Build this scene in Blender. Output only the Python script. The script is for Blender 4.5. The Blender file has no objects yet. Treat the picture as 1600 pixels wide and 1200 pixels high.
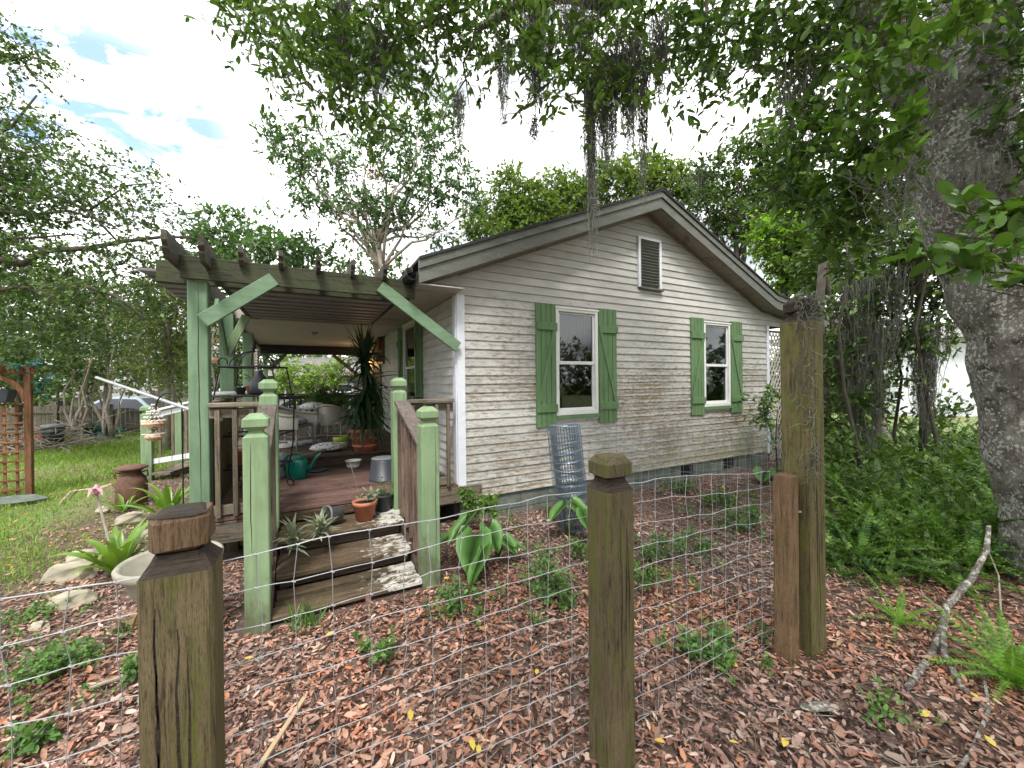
import bpy, math, random
import numpy as np
from mathutils import Vector, Matrix
R = math.radians
random.seed(7)
SC = bpy.context.scene
COL = SC.collection

# ------------------------------------------------------------------ camera
FOC = 612.0; CX, CY, CZ = -1.553, -4.225, 1.57; YAW = 28.0; ROLL = .0105
cam = bpy.data.cameras.new('camera'); camo = bpy.data.objects.new('camera', cam); COL.objects.link(camo)
cam.sensor_width = 36; cam.lens = 36 * FOC / 1600; cam.clip_start = .05; cam.clip_end = 400
camo.location = (CX, CY, CZ)
camo.matrix_world = (Matrix.Translation((CX, CY, CZ)) @ Matrix.Rotation(R(-YAW), 4, 'Z')
                     @ Matrix.Rotation(R(90 - .234), 4, 'X') @ Matrix.Rotation(-ROLL, 4, 'Z'))
SC.camera = camo
_s, _c = math.sin(R(YAW)), math.cos(R(YAW))
def at(x, y, Z=None, z=None, u=None, v=None):
    """a point of the place seen in direction (x, y) at depth Z, height z, or on the plane X=u or Y=v"""
    dx, dy = x - 800, y - 597.5
    a = (dx - ROLL * dy) / FOC; b = -(dy + ROLL * dx) / FOC
    r = (a * _c + _s, -a * _s + _c, b)
    t = Z if Z is not None else (z - CZ) / r[2] if z is not None else (u - CX) / r[0] if u is not None else (v - CY) / r[1]
    return Vector((CX + r[0] * t, CY + r[1] * t, CZ + r[2] * t))

# ------------------------------------------------------------------ sky, sun, exposure
SUN_EL, SUN_AZ = 58.0, 205.0        # azimuth of the sun's place, clockwise from +Y
W = bpy.data.worlds.new('World'); SC.world = W; W.use_nodes = True
nt = W.node_tree; nt.nodes.clear(); N = nt.nodes.new; L = nt.links.new
out = N('ShaderNodeOutputWorld'); bg = N('ShaderNodeBackground'); bg.inputs[1].default_value = .1
sky = N('ShaderNodeTexSky'); sky.sky_type = 'NISHITA'; sky.sun_disc = False
sky.sun_elevation = R(SUN_EL); sky.sun_rotation = R(SUN_AZ)
tc = N('ShaderNodeTexCoord')
def vmath(op, a, b):
    n = N('ShaderNodeVectorMath'); n.operation = op
    for i, q in enumerate((a, b)):
        if isinstance(q, tuple): n.inputs[i].default_value = q
        else: L(q, n.inputs[i])
    return n
def fmath(op, a, b=0, clamp=False):
    n = N('ShaderNodeMath'); n.operation = op; n.use_clamp = clamp
    for i, q in enumerate((a, b)):
        if isinstance(q, (int, float)): n.inputs[i].default_value = q
        else: L(q, n.inputs[i])
    return n.outputs[0]
ns = N('ShaderNodeTexNoise'); ns.inputs['Scale'].default_value = 8.5; ns.inputs['Detail'].default_value = 9; ns.inputs['Roughness'].default_value = .6; ns.inputs['Distortion'].default_value = .5
mp = N('ShaderNodeMapping'); mp.inputs['Scale'].default_value = (1, 1, 2.2); mp.inputs['Location'].default_value = (.3, .1, .2)
L(tc.outputs['Generated'], mp.inputs[0]); L(mp.outputs[0], ns.inputs['Vector'])
gap = 0
for (gx, gy, w) in ((140, 130, 120), (225, 185, 85), (310, 235, 120), (60, 165, 220)):
    d = (at(gx, gy, 1) - Vector((CX, CY, CZ))).normalized()
    dt = vmath('DOT_PRODUCT', tc.outputs['Generated'], tuple(d)).outputs['Value']
    g = fmath('MULTIPLY', fmath('SUBTRACT', dt, 1), w, False)       # 0 at centre, negative outwards
    g = fmath('POWER', 2.718, g)
    gap = g if gap == 0 else fmath('ADD', gap, g)
nz = fmath('MULTIPLY', fmath('SUBTRACT', ns.outputs['Fac'], .52), 3.0)
nz = fmath('MULTIPLY', fmath('SUBTRACT', ns.outputs['Fac'], .4), 5.5, True)
m = fmath('MULTIPLY', gap, nz)
mr = N('ShaderNodeMapRange'); mr.interpolation_type = 'SMOOTHSTEP'; mr.inputs[1].default_value = .1; mr.inputs[2].default_value = 2.0; mr.inputs[4].default_value = .92
L(m, mr.inputs[0])
cl = N('ShaderNodeTexNoise'); cl.inputs['Scale'].default_value = 2.1; cl.inputs['Detail'].default_value = 5; L(mp.outputs[0], cl.inputs['Vector'])
cr = N('ShaderNodeMix'); cr.data_type = 'RGBA'; cr.inputs[6].default_value = (3.0, 3.25, 3.5, 1); cr.inputs[7].default_value = (11.5, 11.5, 11.4, 1)
cm = N('ShaderNodeMapRange'); cm.interpolation_type = 'SMOOTHSTEP'; cm.inputs[1].default_value = .36; cm.inputs[2].default_value = .56; L(cl.outputs['Fac'], cm.inputs[0]); L(cm.outputs[0], cr.inputs[0])
sk = N('ShaderNodeMix'); sk.data_type = 'RGBA'; sk.blend_type = 'MULTIPLY'; sk.inputs[0].default_value = 1; sk.inputs[7].default_value = (1.2, 1.35, 1.55, 1)
L(sky.outputs[0], sk.inputs[6])
mx = N('ShaderNodeMix'); mx.data_type = 'RGBA'; L(mr.outputs[0], mx.inputs[0]); L(cr.outputs[2], mx.inputs[6]); L(sk.outputs[2], mx.inputs[7])
L(mx.outputs[2], bg.inputs[0]); L(bg.outputs[0], out.inputs[0])
sun = bpy.data.lights.new('sun', 'SUN'); sun.energy = 1.5; sun.angle = R(12); sun.color = (1, .96, .9)
suno = bpy.data.objects.new('sun', sun); COL.objects.link(suno)
az = R(SUN_AZ); sd = Vector((math.sin(az) * math.cos(R(SUN_EL)), math.cos(az) * math.cos(R(SUN_EL)), math.sin(R(SUN_EL))))
suno.rotation_euler = (-sd).to_track_quat('-Z', 'Y').to_euler(); suno.location = sd * 30
SC.view_settings.view_transform = 'Standard'; SC.view_settings.look = 'None'
SC.view_settings.exposure = 1.5; SC.view_settings.gamma = 1; SC.view_settings.use_curve_mapping = False
SC.cycles.max_bounces = 8; SC.cycles.transparent_max_bounces = 12; SC.cycles.use_denoising = True
SC.cycles.diffuse_bounces = 4; SC.cycles.caustics_reflective = False; SC.cycles.caustics_refractive = False

# ------------------------------------------------------------------ materials
def newmat(name):
    m = bpy.data.materials.new(name); m.use_nodes = True
    t = m.node_tree; b = t.nodes['Principled BSDF']; return m, t, b
def nd(t, kind, **k):
    n = t.nodes.new('ShaderNode' + kind)
    for a, v in k.items():
        if a in n.inputs: n.inputs[a].default_value = v
        else: setattr(n, a, v)
    return n
def ramp(t, fac, stops):
    r = t.nodes.new('ShaderNodeValToRGB'); e = r.color_ramp.elements
    while len(e) > 1: e.remove(e[0])
    e[0].position = stops[0][0]; e[0].color = (*stops[0][1], 1)
    for p, c in stops[1:]:
        q = e.new(p); q.color = (*c, 1)
    t.links.new(fac, r.inputs[0]); return r.outputs[0]
def mixc(t, fac, a, b, mode='MIX'):
    n = t.nodes.new('ShaderNodeMix'); n.data_type = 'RGBA'; n.blend_type = mode
    for i, q in ((0, fac), (6, a), (7, b)):
        if isinstance(q, (int, float)): n.inputs[i].default_value = q
        elif isinstance(q, tuple): n.inputs[i].default_value = (*q, 1) if len(q) == 3 else q
        else: t.links.new(q, n.inputs[i])
    return n.outputs[2]
def tex(t, scale, stretch=(1, 1, 1), detail=4, rough=.6, dist=0, coord='pos', loc=(0, 0, 0)):
    if coord == 'pos': v = t.nodes.new('ShaderNodeNewGeometry').outputs['Position']
    else: v = t.nodes.new('ShaderNodeTexCoord').outputs['Object']
    mp = nd(t, 'Mapping'); mp.inputs['Scale'].default_value = stretch; mp.inputs['Location'].default_value = loc; t.links.new(v, mp.inputs[0])
    n = nd(t, 'TexNoise'); n.inputs['Scale'].default_value = scale; n.inputs['Detail'].default_value = detail
    n.inputs['Roughness'].default_value = rough; n.inputs['Distortion'].default_value = dist
    t.links.new(mp.outputs[0], n.inputs['Vector']); return n.outputs['Fac']
def bump(t, b, h, s=.4, d=.01):
    n = nd(t, 'Bump'); n.inputs['Strength'].default_value = s; n.inputs['Distance'].default_value = d
    t.links.new(h, n.inputs['Height']); t.links.new(n.outputs[0], b.inputs['Normal'])
def plain(name, c, rough=.6, metal=0, var=.25, scale=12, bmp=.15, stretch=(1, 1, 1), dirt=None):
    m, t, b = newmat(name)
    n = tex(t, scale, stretch)
    lo = tuple(q * (1 - var) for q in c); hi = tuple(min(1, q * (1 + var)) for q in c)
    col = ramp(t, n, [(.3, lo), (.7, hi)])
    if dirt:
        n2 = tex(t, dirt[1], (1, 1, 1), 6, .7)
        f = ramp(t, n2, [(dirt[2], (0, 0, 0)), (dirt[2] + .15, (1, 1, 1))]); col = mixc(t, f, col, dirt[0])
    t.links.new(col, b.inputs['Base Color']); b.inputs['Roughness'].default_value = rough; b.inputs['Metallic'].default_value = metal
    if bmp: bump(t, b, n, bmp, .004)
    return m
AX = {'x': (1, 14, 14), 'y': (14, 1, 14), 'z': (14, 14, 1)}
def wood(name, lo, hi, axis='z', scale=4, moss=None, paint=None, chip=.64, rough=.75, crack=.5, bmp=.5, flake=False):
    """lo/hi wood tones, grain along axis; moss=(colour, threshold); paint = colour over it, chipped"""
    m, t, b = newmat(name)
    g = tex(t, scale, AX[axis], 6, .65, .8)
    g2 = tex(t, scale * 5, AX[axis], 3, .6)
    gg = nd(t, 'Math', operation='ADD'); t.links.new(g, gg.inputs[0])
    h = nd(t, 'Math', operation='MULTIPLY'); t.links.new(g2, h.inputs[0]); h.inputs[1].default_value = .35; t.links.new(h.outputs[0], gg.inputs[1])
    col = ramp(t, gg.outputs[0], [(.42, tuple(q * .35 for q in lo)), (.52, lo), (.66, hi), (.85, tuple(q * 1.25 for q in hi))])
    col = mixc(t, 1.0, col, ramp(t, tex(t, scale * 9, AX[axis], 3, .55, .3), [(.36, (.45, .43, .4)), (.46, (1, 1, 1))]), 'MULTIPLY')
    blot = tex(t, 2.6, (1, 1, 1), 5, .6)
    col = mixc(t, ramp(t, blot, [(.35, (0, 0, 0)), (.7, (1, 1, 1))]), col, mixc(t, 1.0, col, (.62, .6, .58), 'MULTIPLY'))
    if moss:
        mm = tex(t, 5, tuple(q ** .45 for q in AX[axis]), 6, .75)
        col = mixc(t, ramp(t, mm, [(moss[1], (0, 0, 0)), (moss[1] + .17, (1, 1, 1))]), col, moss[0])
    oi = t.nodes.new('ShaderNodeObjectInfo'); col = mixc(t, 1.0, col, ramp(t, oi.outputs['Random'], [(0, (.68, .68, .68)), (1, (1.2, 1.18, 1.15))]), 'MULTIPLY') if not paint else col
    if flake:
        sx = nd(t, 'SeparateXYZ'); t.links.new(t.nodes.new('ShaderNodeNewGeometry').outputs['Position'], sx.inputs[0]); mr_ = nd(t, 'MapRange'); t.links.new(sx.outputs[0], mr_.inputs[0]); mr_.inputs[1].default_value = -1.5; mr_.inputs[2].default_value = -.85; mr_.inputs[3].default_value = -.16; mr_.inputs[4].default_value = .1
        fa = nd(t, 'Math', operation='ADD'); t.links.new(tex(t, 16, (.6, 1, 1), 8, .85), fa.inputs[0]); t.links.new(mr_.outputs[0], fa.inputs[1])
        col = mixc(t, ramp(t, fa.outputs[0], [(.56, (0, 0, 0)), (.6, (1, 1, 1))]), col, (.55, .53, .48))
    if paint:
        pn = tex(t, 9, tuple(q ** .7 for q in AX[axis]), 8, .75)
        pv = tex(t, 1.8, AX[axis], 3, .6)
        pc = ramp(t, pv, [(.3, tuple(q * .82 for q in paint)), (.7, tuple(q * 1.12 for q in paint))])
        dn = tex(t, 3.3, (1, 1, .6), 6, .7, loc=(5, 2, 1))
        pc = mixc(t, ramp(t, dn, [(.5, (0, 0, 0)), (.8, (.75, .75, .75))]), pc, tuple(q * .5 for q in paint))
        if axis == 'z':
            sz = nd(t, 'SeparateXYZ'); t.links.new(t.nodes.new('ShaderNodeNewGeometry').outputs['Position'], sz.inputs[0]); gr = nd(t, 'MapRange'); t.links.new(sz.outputs[2], gr.inputs[0]); gr.inputs[1].default_value = .5; gr.inputs[2].default_value = -.05; gr.inputs[3].default_value = -.12; gr.inputs[4].default_value = .2
            ga = nd(t, 'Math', operation='ADD'); t.links.new(gr.outputs[0], ga.inputs[0]); t.links.new(tex(t, 7, (1, 1, .5), 7, .75, loc=(3, 1, 8)), ga.inputs[1])
            pc = mixc(t, ramp(t, ga.outputs[0], [(.5, (0, 0, 0)), (.72, (.85, .85, .85))]), pc, (.1, .1, .055))
        col = mixc(t, ramp(t, pn, [(chip, (0, 0, 0)), (chip + .05, (1, 1, 1))]), pc, col)
    t.links.new(col, b.inputs['Base Color']); b.inputs['Roughness'].default_value = rough
    b.inputs['Specular IOR Level'].default_value = .3
    bump(t, b, gg.outputs[0], bmp, .006)
    return m
def leafmat(name, c1, c2, c3, rough=.45, trans=.3, spec=.5, freq=.7):
    m, t, b = newmat(name)
    g = t.nodes.new('ShaderNodeNewGeometry')
    col = ramp(t, g.outputs['Random Per Island'], [(0, tuple(q * .7 for q in c1)), (.3, c1), (.6, c2), (.85, tuple(q * 1.25 for q in c2)), (1, c3)])
    n = tex(t, freq, (1, 1, 1), 3, .6)
    col = mixc(t, ramp(t, n, [(.35, (0, 0, 0)), (.68, (.8, .8, .8))]), col, mixc(t, .5, col, c3))
    t.links.new(col, b.inputs['Base Color']); b.inputs['Roughness'].default_value = rough; b.inputs['Specular IOR Level'].default_value = spec
    tr = nd(t, 'BsdfTranslucent'); t.links.new(mixc(t, 1.0, col, (1.25, 1.35, .55), 'MULTIPLY'), tr.inputs[0])
    ms = nd(t, 'MixShader'); ms.inputs[0].default_value = trans
    t.links.new(b.outputs[0], ms.inputs[1]); t.links.new(tr.outputs[0], ms.inputs[2])
    t.links.new(ms.outputs[0], t.nodes['Material Output'].inputs[0]); return m
M = {}
GP = (.225, .325, .18); GP_SHADED = (.17, .27, .165)  # second green is the first darkened, putting the pergola's shade into the paint
M['green_post'] = wood('painted green wood upright', (.1, .07, .05), (.2, .15, .1), 'z', paint=GP, chip=.635, bmp=.35)
M['green_shaded'] = wood('green pergola wood with painted shade', (.1, .07, .05), (.2, .15, .1), 'z', paint=GP_SHADED, chip=.635, bmp=.35)
M['rail_cap'] = wood('mauve grey rail cap', (.12, .095, .085), (.24, .2, .185), 'y', 4, bmp=.5)
M['green_x'] = wood('painted green wood level', (.1, .07, .05), (.2, .15, .1), 'x', paint=GP_SHADED, chip=.635, bmp=.35)
M['shutter'] = wood('shutter paint', (.08, .09, .05), (.15, .14, .09), 'z', paint=(.125, .215, .1), chip=.76, bmp=.15)
M['fence_wood'] = wood('mossy treated wood', (.045, .036, .02), (.135, .108, .06), 'z', 6.5, moss=((.09, .1, .02), .485), bmp=.9)
M['fence_wood_brown'] = wood('brown treated wood', (.075, .045, .026), (.2, .13, .075), 'z', 5, moss=((.12, .1, .035), .54), bmp=.8)
M['fence_wood_green'] = wood('algae green treated wood', (.05, .042, .02), (.15, .125, .06), 'z', 5.5, moss=((.13, .145, .025), .485), bmp=.9)
M['strip'] = plain('pale split wood', (.42, .3, .18), .8, var=.15)
M['end_grain'] = wood('dark wet end grain', (.012, .01, .008), (.05, .036, .027), 'x', 6, moss=((.06, .07, .025), .6), bmp=.8)
M['beam_x'] = wood('weathered green beam', (.035, .033, .022), (.085, .088, .052), 'x', 3.5, moss=((.065, .095, .035), .48), bmp=.5)
M['rafter_y'] = wood('weathered rafter', (.03, .026, .022), (.085, .078, .058), 'y', 3.5, moss=((.09, .13, .055), .54), bmp=.5)
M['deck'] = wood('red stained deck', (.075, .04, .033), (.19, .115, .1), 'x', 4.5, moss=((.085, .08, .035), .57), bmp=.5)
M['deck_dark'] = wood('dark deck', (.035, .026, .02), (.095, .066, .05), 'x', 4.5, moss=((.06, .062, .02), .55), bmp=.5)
M['step'] = wood('rotten step', (.03, .02, .012), (.12, .085, .055), 'x', 5, moss=((.05, .052, .014), .54), bmp=1.0, flake=True)
M['grey_wood_x'] = wood('grey rail wood', (.1, .085, .065), (.23, .2, .155), 'x', 3, moss=((.13, .14, .07), .62), bmp=.5)
M['grey_wood_z'] = wood('grey baluster wood', (.075, .062, .048), (.2, .17, .125), 'z', 3, moss=((.12, .14, .07), .6), bmp=.5)
M['red_wood_z'] = wood('red baluster wood', (.08, .05, .04), (.22, .155, .125), 'z', 3, bmp=.4)
M['cedar'] = wood('cedar stain', (.12, .05, .025), (.25, .12, .06), 'z', 3, bmp=.3)
M['old_fence'] = wood('old plank fence', (.06, .05, .042), (.17, .145, .12), 'z', 2.4, moss=((.1, .11, .06), .6), bmp=.4)
M['white_trim'] = plain('white trim', (.68, .70, .76), .5, dirt=((.34, .34, .28), 7, .64), var=.05)
M['white_frame'] = plain('white vinyl frame', (.72, .73, .72), .4, dirt=((.45, .45, .4), 12, .66), var=.05)
M['fascia'] = plain('grey green fascia', (.13, .135, .115), .55, var=.2, scale=5, stretch=(1, 1, 4), dirt=((.3, .31, .27), 14, .6))
M['fascia_dark'] = plain('dark fascia drip', (.09, .095, .085), .5, var=.2)
M['shingle'] = plain('black shingle', (.035, .034, .034), .9, var=.4, scale=60, bmp=.5)
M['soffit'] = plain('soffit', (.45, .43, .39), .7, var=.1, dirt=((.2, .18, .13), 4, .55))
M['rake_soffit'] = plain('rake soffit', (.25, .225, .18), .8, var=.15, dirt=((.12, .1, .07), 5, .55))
M['ceiling'] = plain('porch ceiling', (.5, .48, .45), .7, var=.08, stretch=(1, 8, 1), dirt=((.42, .38, .3), 3, .6))
M['roof_panel'] = plain('dark purple grey panels', (.2, .19, .215), .5, var=.2, scale=5, stretch=(1, 8, 1))
M['black_metal'] = plain('black iron', (.025, .025, .028), .5, metal=.6, var=.3)
M['wire'] = plain('galvanised wire', (.42, .43, .45), .5, metal=.5, var=.2)
M['wire_blue'] = plain('galvanised roll wire', (.2, .25, .31), .42, metal=.55, var=.3)
M['block'] = plain('grey green block', (.125, .145, .125), .9, var=.35, scale=5, bmp=.5, dirt=((.19, .2, .15), 9, .55))
M['terracotta'] = plain('terracotta', (.42, .15, .08), .75, var=.2, dirt=((.3, .2, .14), 10, .6))
M['white_plastic'] = plain('white plastic', (.78, .78, .76), .35, var=.03)
M['wicker'] = plain('white wicker', (.29, .27, .235), .6, var=.25, scale=80, bmp=.8)
M['cushion'] = plain('grey blue cushion', (.35, .37, .42), .9, var=.25, scale=16)
M['teal'] = plain('teal plastic', (.0, .12, .09), .3, var=.08)
M['navy'] = plain('dark slate plastic', (.035, .042, .055), .45, var=.1)
M['grey_plastic'] = plain('grey plastic', (.16, .175, .185), .5, var=.1)
M['lime'] = plain('lime glaze', (.3, .42, .06), .3, var=.08)
M['rust'] = plain('rusty steel', (.12, .06, .04), .8, var=.45, scale=8, bmp=.4, dirt=((.21, .1, .06), 14, .55))
M['stone'] = plain('lime rock', (.33, .3, .225), .95, var=.3, scale=7, bmp=1, dirt=((.28, .26, .16), 5, .5))
M['concrete'] = plain('weathered planter', (.3, .285, .23), .9, var=.15, dirt=((.2, .19, .14), 8, .58))
M['soil'] = plain('potting soil', (.03, .022, .016), 1, var=.6, scale=40, bmp=1)
M['door'] = plain('brown door', (.15, .07, .035), .5, var=.15)
M['sheet_white'] = plain('white cloth', (.6, .61, .62), .9, var=.08)
M['curtain'] = plain('maroon curtain', (.14, .085, .075), .9, var=.35, scale=6, stretch=(12, 12, .5))
M['shade'] = plain('roller shade', (.15, .18, .2), .8, var=.1)
M['dark_room'] = plain('inner room wall', (.25, .23, .2), .9)
M['pink'] = plain('pink petals', (.62, .28, .36), .6, var=.4, scale=50)
M['moss'] = leafmat('spanish moss', (.2, .205, .175), (.29, .3, .265), (.17, .175, .14), .9, .2, .1)
M['car'] = plain('silver paint', (.4, .45, .5), .2, metal=.4, var=.05)
M['tyre'] = plain('tyre', (.02, .02, .02), .9)
M['house_grey'] = plain('pale far wall', (.5, .49, .46), .8, var=.1)
M['house_roof'] = plain('grey far roof', (.2, .185, .18), .9, var=.3, scale=6)
M['chime_shell'] = plain('shell beads', (.62, .42, .28), .5, var=.5, scale=60)
M['shell_white'] = plain('white beads', (.7, .66, .6), .5, var=.15)
m_, t_, b_ = newmat('flower fabric')
n_ = nd(t_, 'TexVoronoi'); n_.inputs['Scale'].default_value = 24
g_ = t_.nodes.new('ShaderNodeNewGeometry'); t_.links.new(g_.outputs['Position'], n_.inputs['Vector'])
t_.links.new(ramp(t_, n_.outputs['Distance'], [(.3, (.08, .12, .22)), (.42, (.62, .62, .6)), (1, (.7, .7, .68))]), b_.inputs['Base Color']); M['floral'] = m_
m_, t_, b_ = newmat('clear glass bowl'); b_.inputs['Transmission Weight'].default_value = .85; b_.inputs['Roughness'].default_value = .08; b_.inputs['Base Color'].default_value = (.85, .9, .88, 1); b_.inputs['IOR'].default_value = 1.2; M['glass_bowl'] = m_
m_, t_, b_ = newmat('window glass')
tr_ = nd(t_, 'BsdfTransparent'); gl_ = nd(t_, 'BsdfGlossy'); gl_.inputs['Roughness'].default_value = .02; gl_.inputs[0].default_value = (.85, .88, .9, 1); tr_.inputs[0].default_value = (.55, .58, .58, 1)
fr_ = nd(t_, 'Fresnel'); fr_.inputs[0].default_value = 1.55
ad_ = nd(t_, 'Math', operation='ADD'); t_.links.new(fr_.outputs[0], ad_.inputs[0]); ad_.inputs[1].default_value = .02
ms_ = nd(t_, 'MixShader'); t_.links.new(ad_.outputs[0], ms_.inputs[0]); t_.links.new(tr_.outputs[0], ms_.inputs[1]); t_.links.new(gl_.outputs[0], ms_.inputs[2]); t_.links.new(ms_.outputs[0], t_.nodes['Material Output'].inputs[0]); M['glass'] = m_
m_, t_, b_ = newmat('lit lamp glass'); b_.inputs['Emission Color'].default_value = (1, .5, .16, 1); b_.inputs['Emission Strength'].default_value = 2.2; b_.inputs['Base Color'].default_value = (.9, .6, .3, 1); M['lamp'] = m_

def siding_mat():
    m, t, b = newmat('stained lap siding')
    pos = t.nodes.new('ShaderNodeNewGeometry').outputs['Position']
    sp = nd(t, 'SeparateXYZ'); t.links.new(pos, sp.inputs[0])
    def mth(op, a, b2=0, c=None):
        n = nd(t, 'Math', operation=op)
        for i, q in enumerate((a, b2, c)):
            if q is None: continue
            if isinstance(q, (int, float)): n.inputs[i].default_value = q
            else: t.links.new(q, n.inputs[i])
        return n.outputs[0]
    fr = mth('FRACT', mth('DIVIDE', mth('SUBTRACT', sp.outputs[2], .237), .1016))     # 0 at the foot of a board, 1 at its top
    oi = t.nodes.new('ShaderNodeObjectInfo')
    base = ramp(t, tex(t, 3, (1, 1, 3), 5), [(.3, (.42, .412, .385)), (.7, (.57, .56, .53))])
    base = mixc(t, 1.0, base, ramp(t, oi.outputs['Random'], [(0, (.86, .86, .86)), (1, (1.06, 1.06, 1.06))]), 'MULTIPLY')
    # rust coloured runs, strongest just below the lap above
    band = mth('MULTIPLY', mth('POWER', mth('SINE', mth('MULTIPLY', fr, 3.14)), 1.3), 1)
    s = tex(t, 2.4, (1, 1, 9.84), 6, .75)
    big = tex(t, .55, (1, 1, 1.6), 3, .6, loc=(3.2, 0, 1))
    low = nd(t, 'MapRange'); t.links.new(sp.outputs[2], low.inputs[0]); low.inputs[1].default_value = 3.3; low.inputs[2].default_value = 1.6
    am = mth('MULTIPLY', mth('ADD', s, mth('MULTIPLY', mth('SUBTRACT', big, .5), .9)), mth('MULTIPLY', band, low.outputs[0]))
    col = mixc(t, ramp(t, am, [(.4, (0, 0, 0)), (.58, (.85, .85, .85))]), base, (.27, .16, .075))
    # darker mildew specks and green film low down
    d = tex(t, 11, (1, 1, 3), 8, .8)
    dd = mth('MULTIPLY', d, mth('ADD', mth('MULTIPLY', low.outputs[0], .35), .72))
    dd = mth('ADD', dd, mth('MULTIPLY', mth('SUBTRACT', big, .5), .35))
    col = mixc(t, ramp(t, dd, [(.5, (0, 0, 0)), (.64, (.8, .8, .8))]), col, (.12, .105, .07))
    ln = nd(t, 'MapRange'); t.links.new(sp.outputs[2], ln.inputs[0]); ln.inputs[1].default_value = 1.25; ln.inputs[2].default_value = .3
    gm = tex(t, 1.3, (1, 1, 1), 5, .65, loc=(9, 0, 0))
    ga = mth('MULTIPLY', ln.outputs[0], gm)
    xr = nd(t, 'MapRange'); t.links.new(sp.outputs[0], xr.inputs[0]); xr.inputs[1].default_value = 1.0; xr.inputs[2].default_value = 3.2
    ga = mth('MULTIPLY', ga, mth('ADD', mth('MULTIPLY', xr.outputs[0], .8), .35))
    col = mixc(t, ramp(t, ga, [(.3, (0, 0, 0)), (.7, (.7, .7, .7))]), col, (.24, .24, .13))
    # bare white flaked spots
    w = tex(t, 17, (1, 1, 2), 7, .8, loc=(1, 7, 3))
    col = mixc(t, ramp(t, w, [(.64, (0, 0, 0)), (.69, (1, 1, 1))]), col, (.66, .65, .62))
    t.links.new(col, b.inputs['Base Color']); b.inputs['Roughness'].default_value = .7; b.inputs['Specular IOR Level'].default_value = .25
    bump(t, b, tex(t, 30, (1, 1, 5), 4), .25, .003); return m
M['siding'] = siding_mat()
def side_siding():
    m, t, b = newmat('cleaner side siding')
    base = ramp(t, tex(t, 2.5, (1, 1, 4), 5), [(.3, (.46, .45, .44)), (.7, (.66, .65, .64))])
    col = mixc(t, ramp(t, tex(t, 2.2, (1, 1, 5), 6, .7), [(.55, (0, 0, 0)), (.75, (.5, .5, .5))]), base, (.3, .25, .18))
    t.links.new(col, b.inputs['Base Color']); b.inputs['Roughness'].default_value = .6; return m
M['siding_side'] = side_siding()
def bark_mat():
    m, t, b = newmat('oak bark with lichen')
    a = tex(t, 15, (1, 1, .7), 10, .75, .3); c = tex(t, 3.2, (1, 1, 3.4), 8, .75, .5)
    col = ramp(t, a, [(.36, (.035, .03, .025)), (.45, (.12, .107, .09)), (.53, (.25, .232, .205)), (.66, (.38, .36, .33))])
    col = mixc(t, ramp(t, c, [(.46, (0, 0, 0)), (.58, (.65, .65, .65))]), col, (.27, .26, .24))
    sp1 = tex(t, 48, (1, 1, .8), 3, .5); sp2 = tex(t, 3.4, (1, 1, .8), 4, .6, loc=(2, 2, 2))
    mm = nd(t, 'Math', operation='MULTIPLY_ADD'); t.links.new(sp2, mm.inputs[0]); mm.inputs[1].default_value = .55; t.links.new(sp1, mm.inputs[2])
    col = mixc(t, ramp(t, mm.outputs[0], [(.855, (0, 0, 0)), (.87, (1, 1, 1))]), col, (.58, .6, .54))
    grn = tex(t, 2, (1, 1, .5), 5, .7, loc=(4, 4, 4))
    col = mixc(t, ramp(t, grn, [(.56, (0, 0, 0)), (.75, (.6, .6, .6))]), col, (.1, .115, .045))
    t.links.new(col, b.inputs['Base Color']); b.inputs['Roughness'].default_value = .95
    hh = nd(t, 'Math', operation='ADD'); t.links.new(a, hh.inputs[0]); t.links.new(c, hh.inputs[1])
    bump(t, b, hh.outputs[0], 1.0, .05); return m
M['bark'] = bark_mat()
M['twig'] = plain('dark twig bark', (.07, .06, .045), .9, var=.4)
M['pale_twig'] = plain('pale branch bark', (.27, .235, .19), .9, var=.3, scale=9)
M['lichen_branch'] = plain('lichen covered branch', (.11, .095, .08), .95, var=.4, scale=30, bmp=.8, dirt=((.46, .45, .41), 26, .48))
M['leaf_oak'] = leafmat('oak leaf', (.045, .095, .024), (.085, .165, .036), (.18, .29, .05), .38, .28, .5, .8)
M['leaf_bright'] = leafmat('fresh leaf', (.06, .14, .025), (.1, .21, .035), (.2, .33, .05), .35, .35, .5, 1.2)
M['leaf_left'] = leafmat('left oak leaf', (.05, .1, .03), (.085, .155, .045), (.15, .24, .06), .5, .3, .3, .35)
M['leaf_feather'] = leafmat('feathery leaf', (.05, .11, .045), (.08, .16, .06), (.12, .22, .07), .5, .35, .3, .5)
M['leaf_yellow'] = leafmat('yellow green leaf', (.08, .14, .028), (.13, .21, .042), (.23, .31, .07), .5, .35, .3, .35)
M['leaf_lime'] = leafmat('lime leaf', (.14, .26, .03), (.21, .37, .05), (.3, .46, .07), .5, .4, .3, .8)
M['leaf_wood'] = leafmat('woodland leaf', (.022, .05, .014), (.055, .11, .027), (.19, .3, .05), .42, .3, .4, .5)
M['leaf_side'] = leafmat('side oak leaf', (.05, .1, .025), (.085, .165, .035), (.17, .29, .05), .38, .35, .5, .9)
M['leaf_dry'] = leafmat('dry brown leaf', (.17, .1, .06), (.25, .15, .09), (.3, .22, .14), .7, .2, .2, 1)
M['fern'] = leafmat('fern frond', (.022, .055, .012), (.065, .145, .027), (.2, .34, .045), .45, .3, .4, 1.6)  # kept dark to put the fern bed's deep shade into the leaf colour
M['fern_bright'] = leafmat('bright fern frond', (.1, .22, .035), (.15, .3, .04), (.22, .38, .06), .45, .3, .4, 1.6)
M['fern_mid'] = leafmat('mid green fern frond', (.06, .13, .025), (.1, .21, .032), (.17, .3, .045), .45, .3, .4, 1.6)
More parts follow.
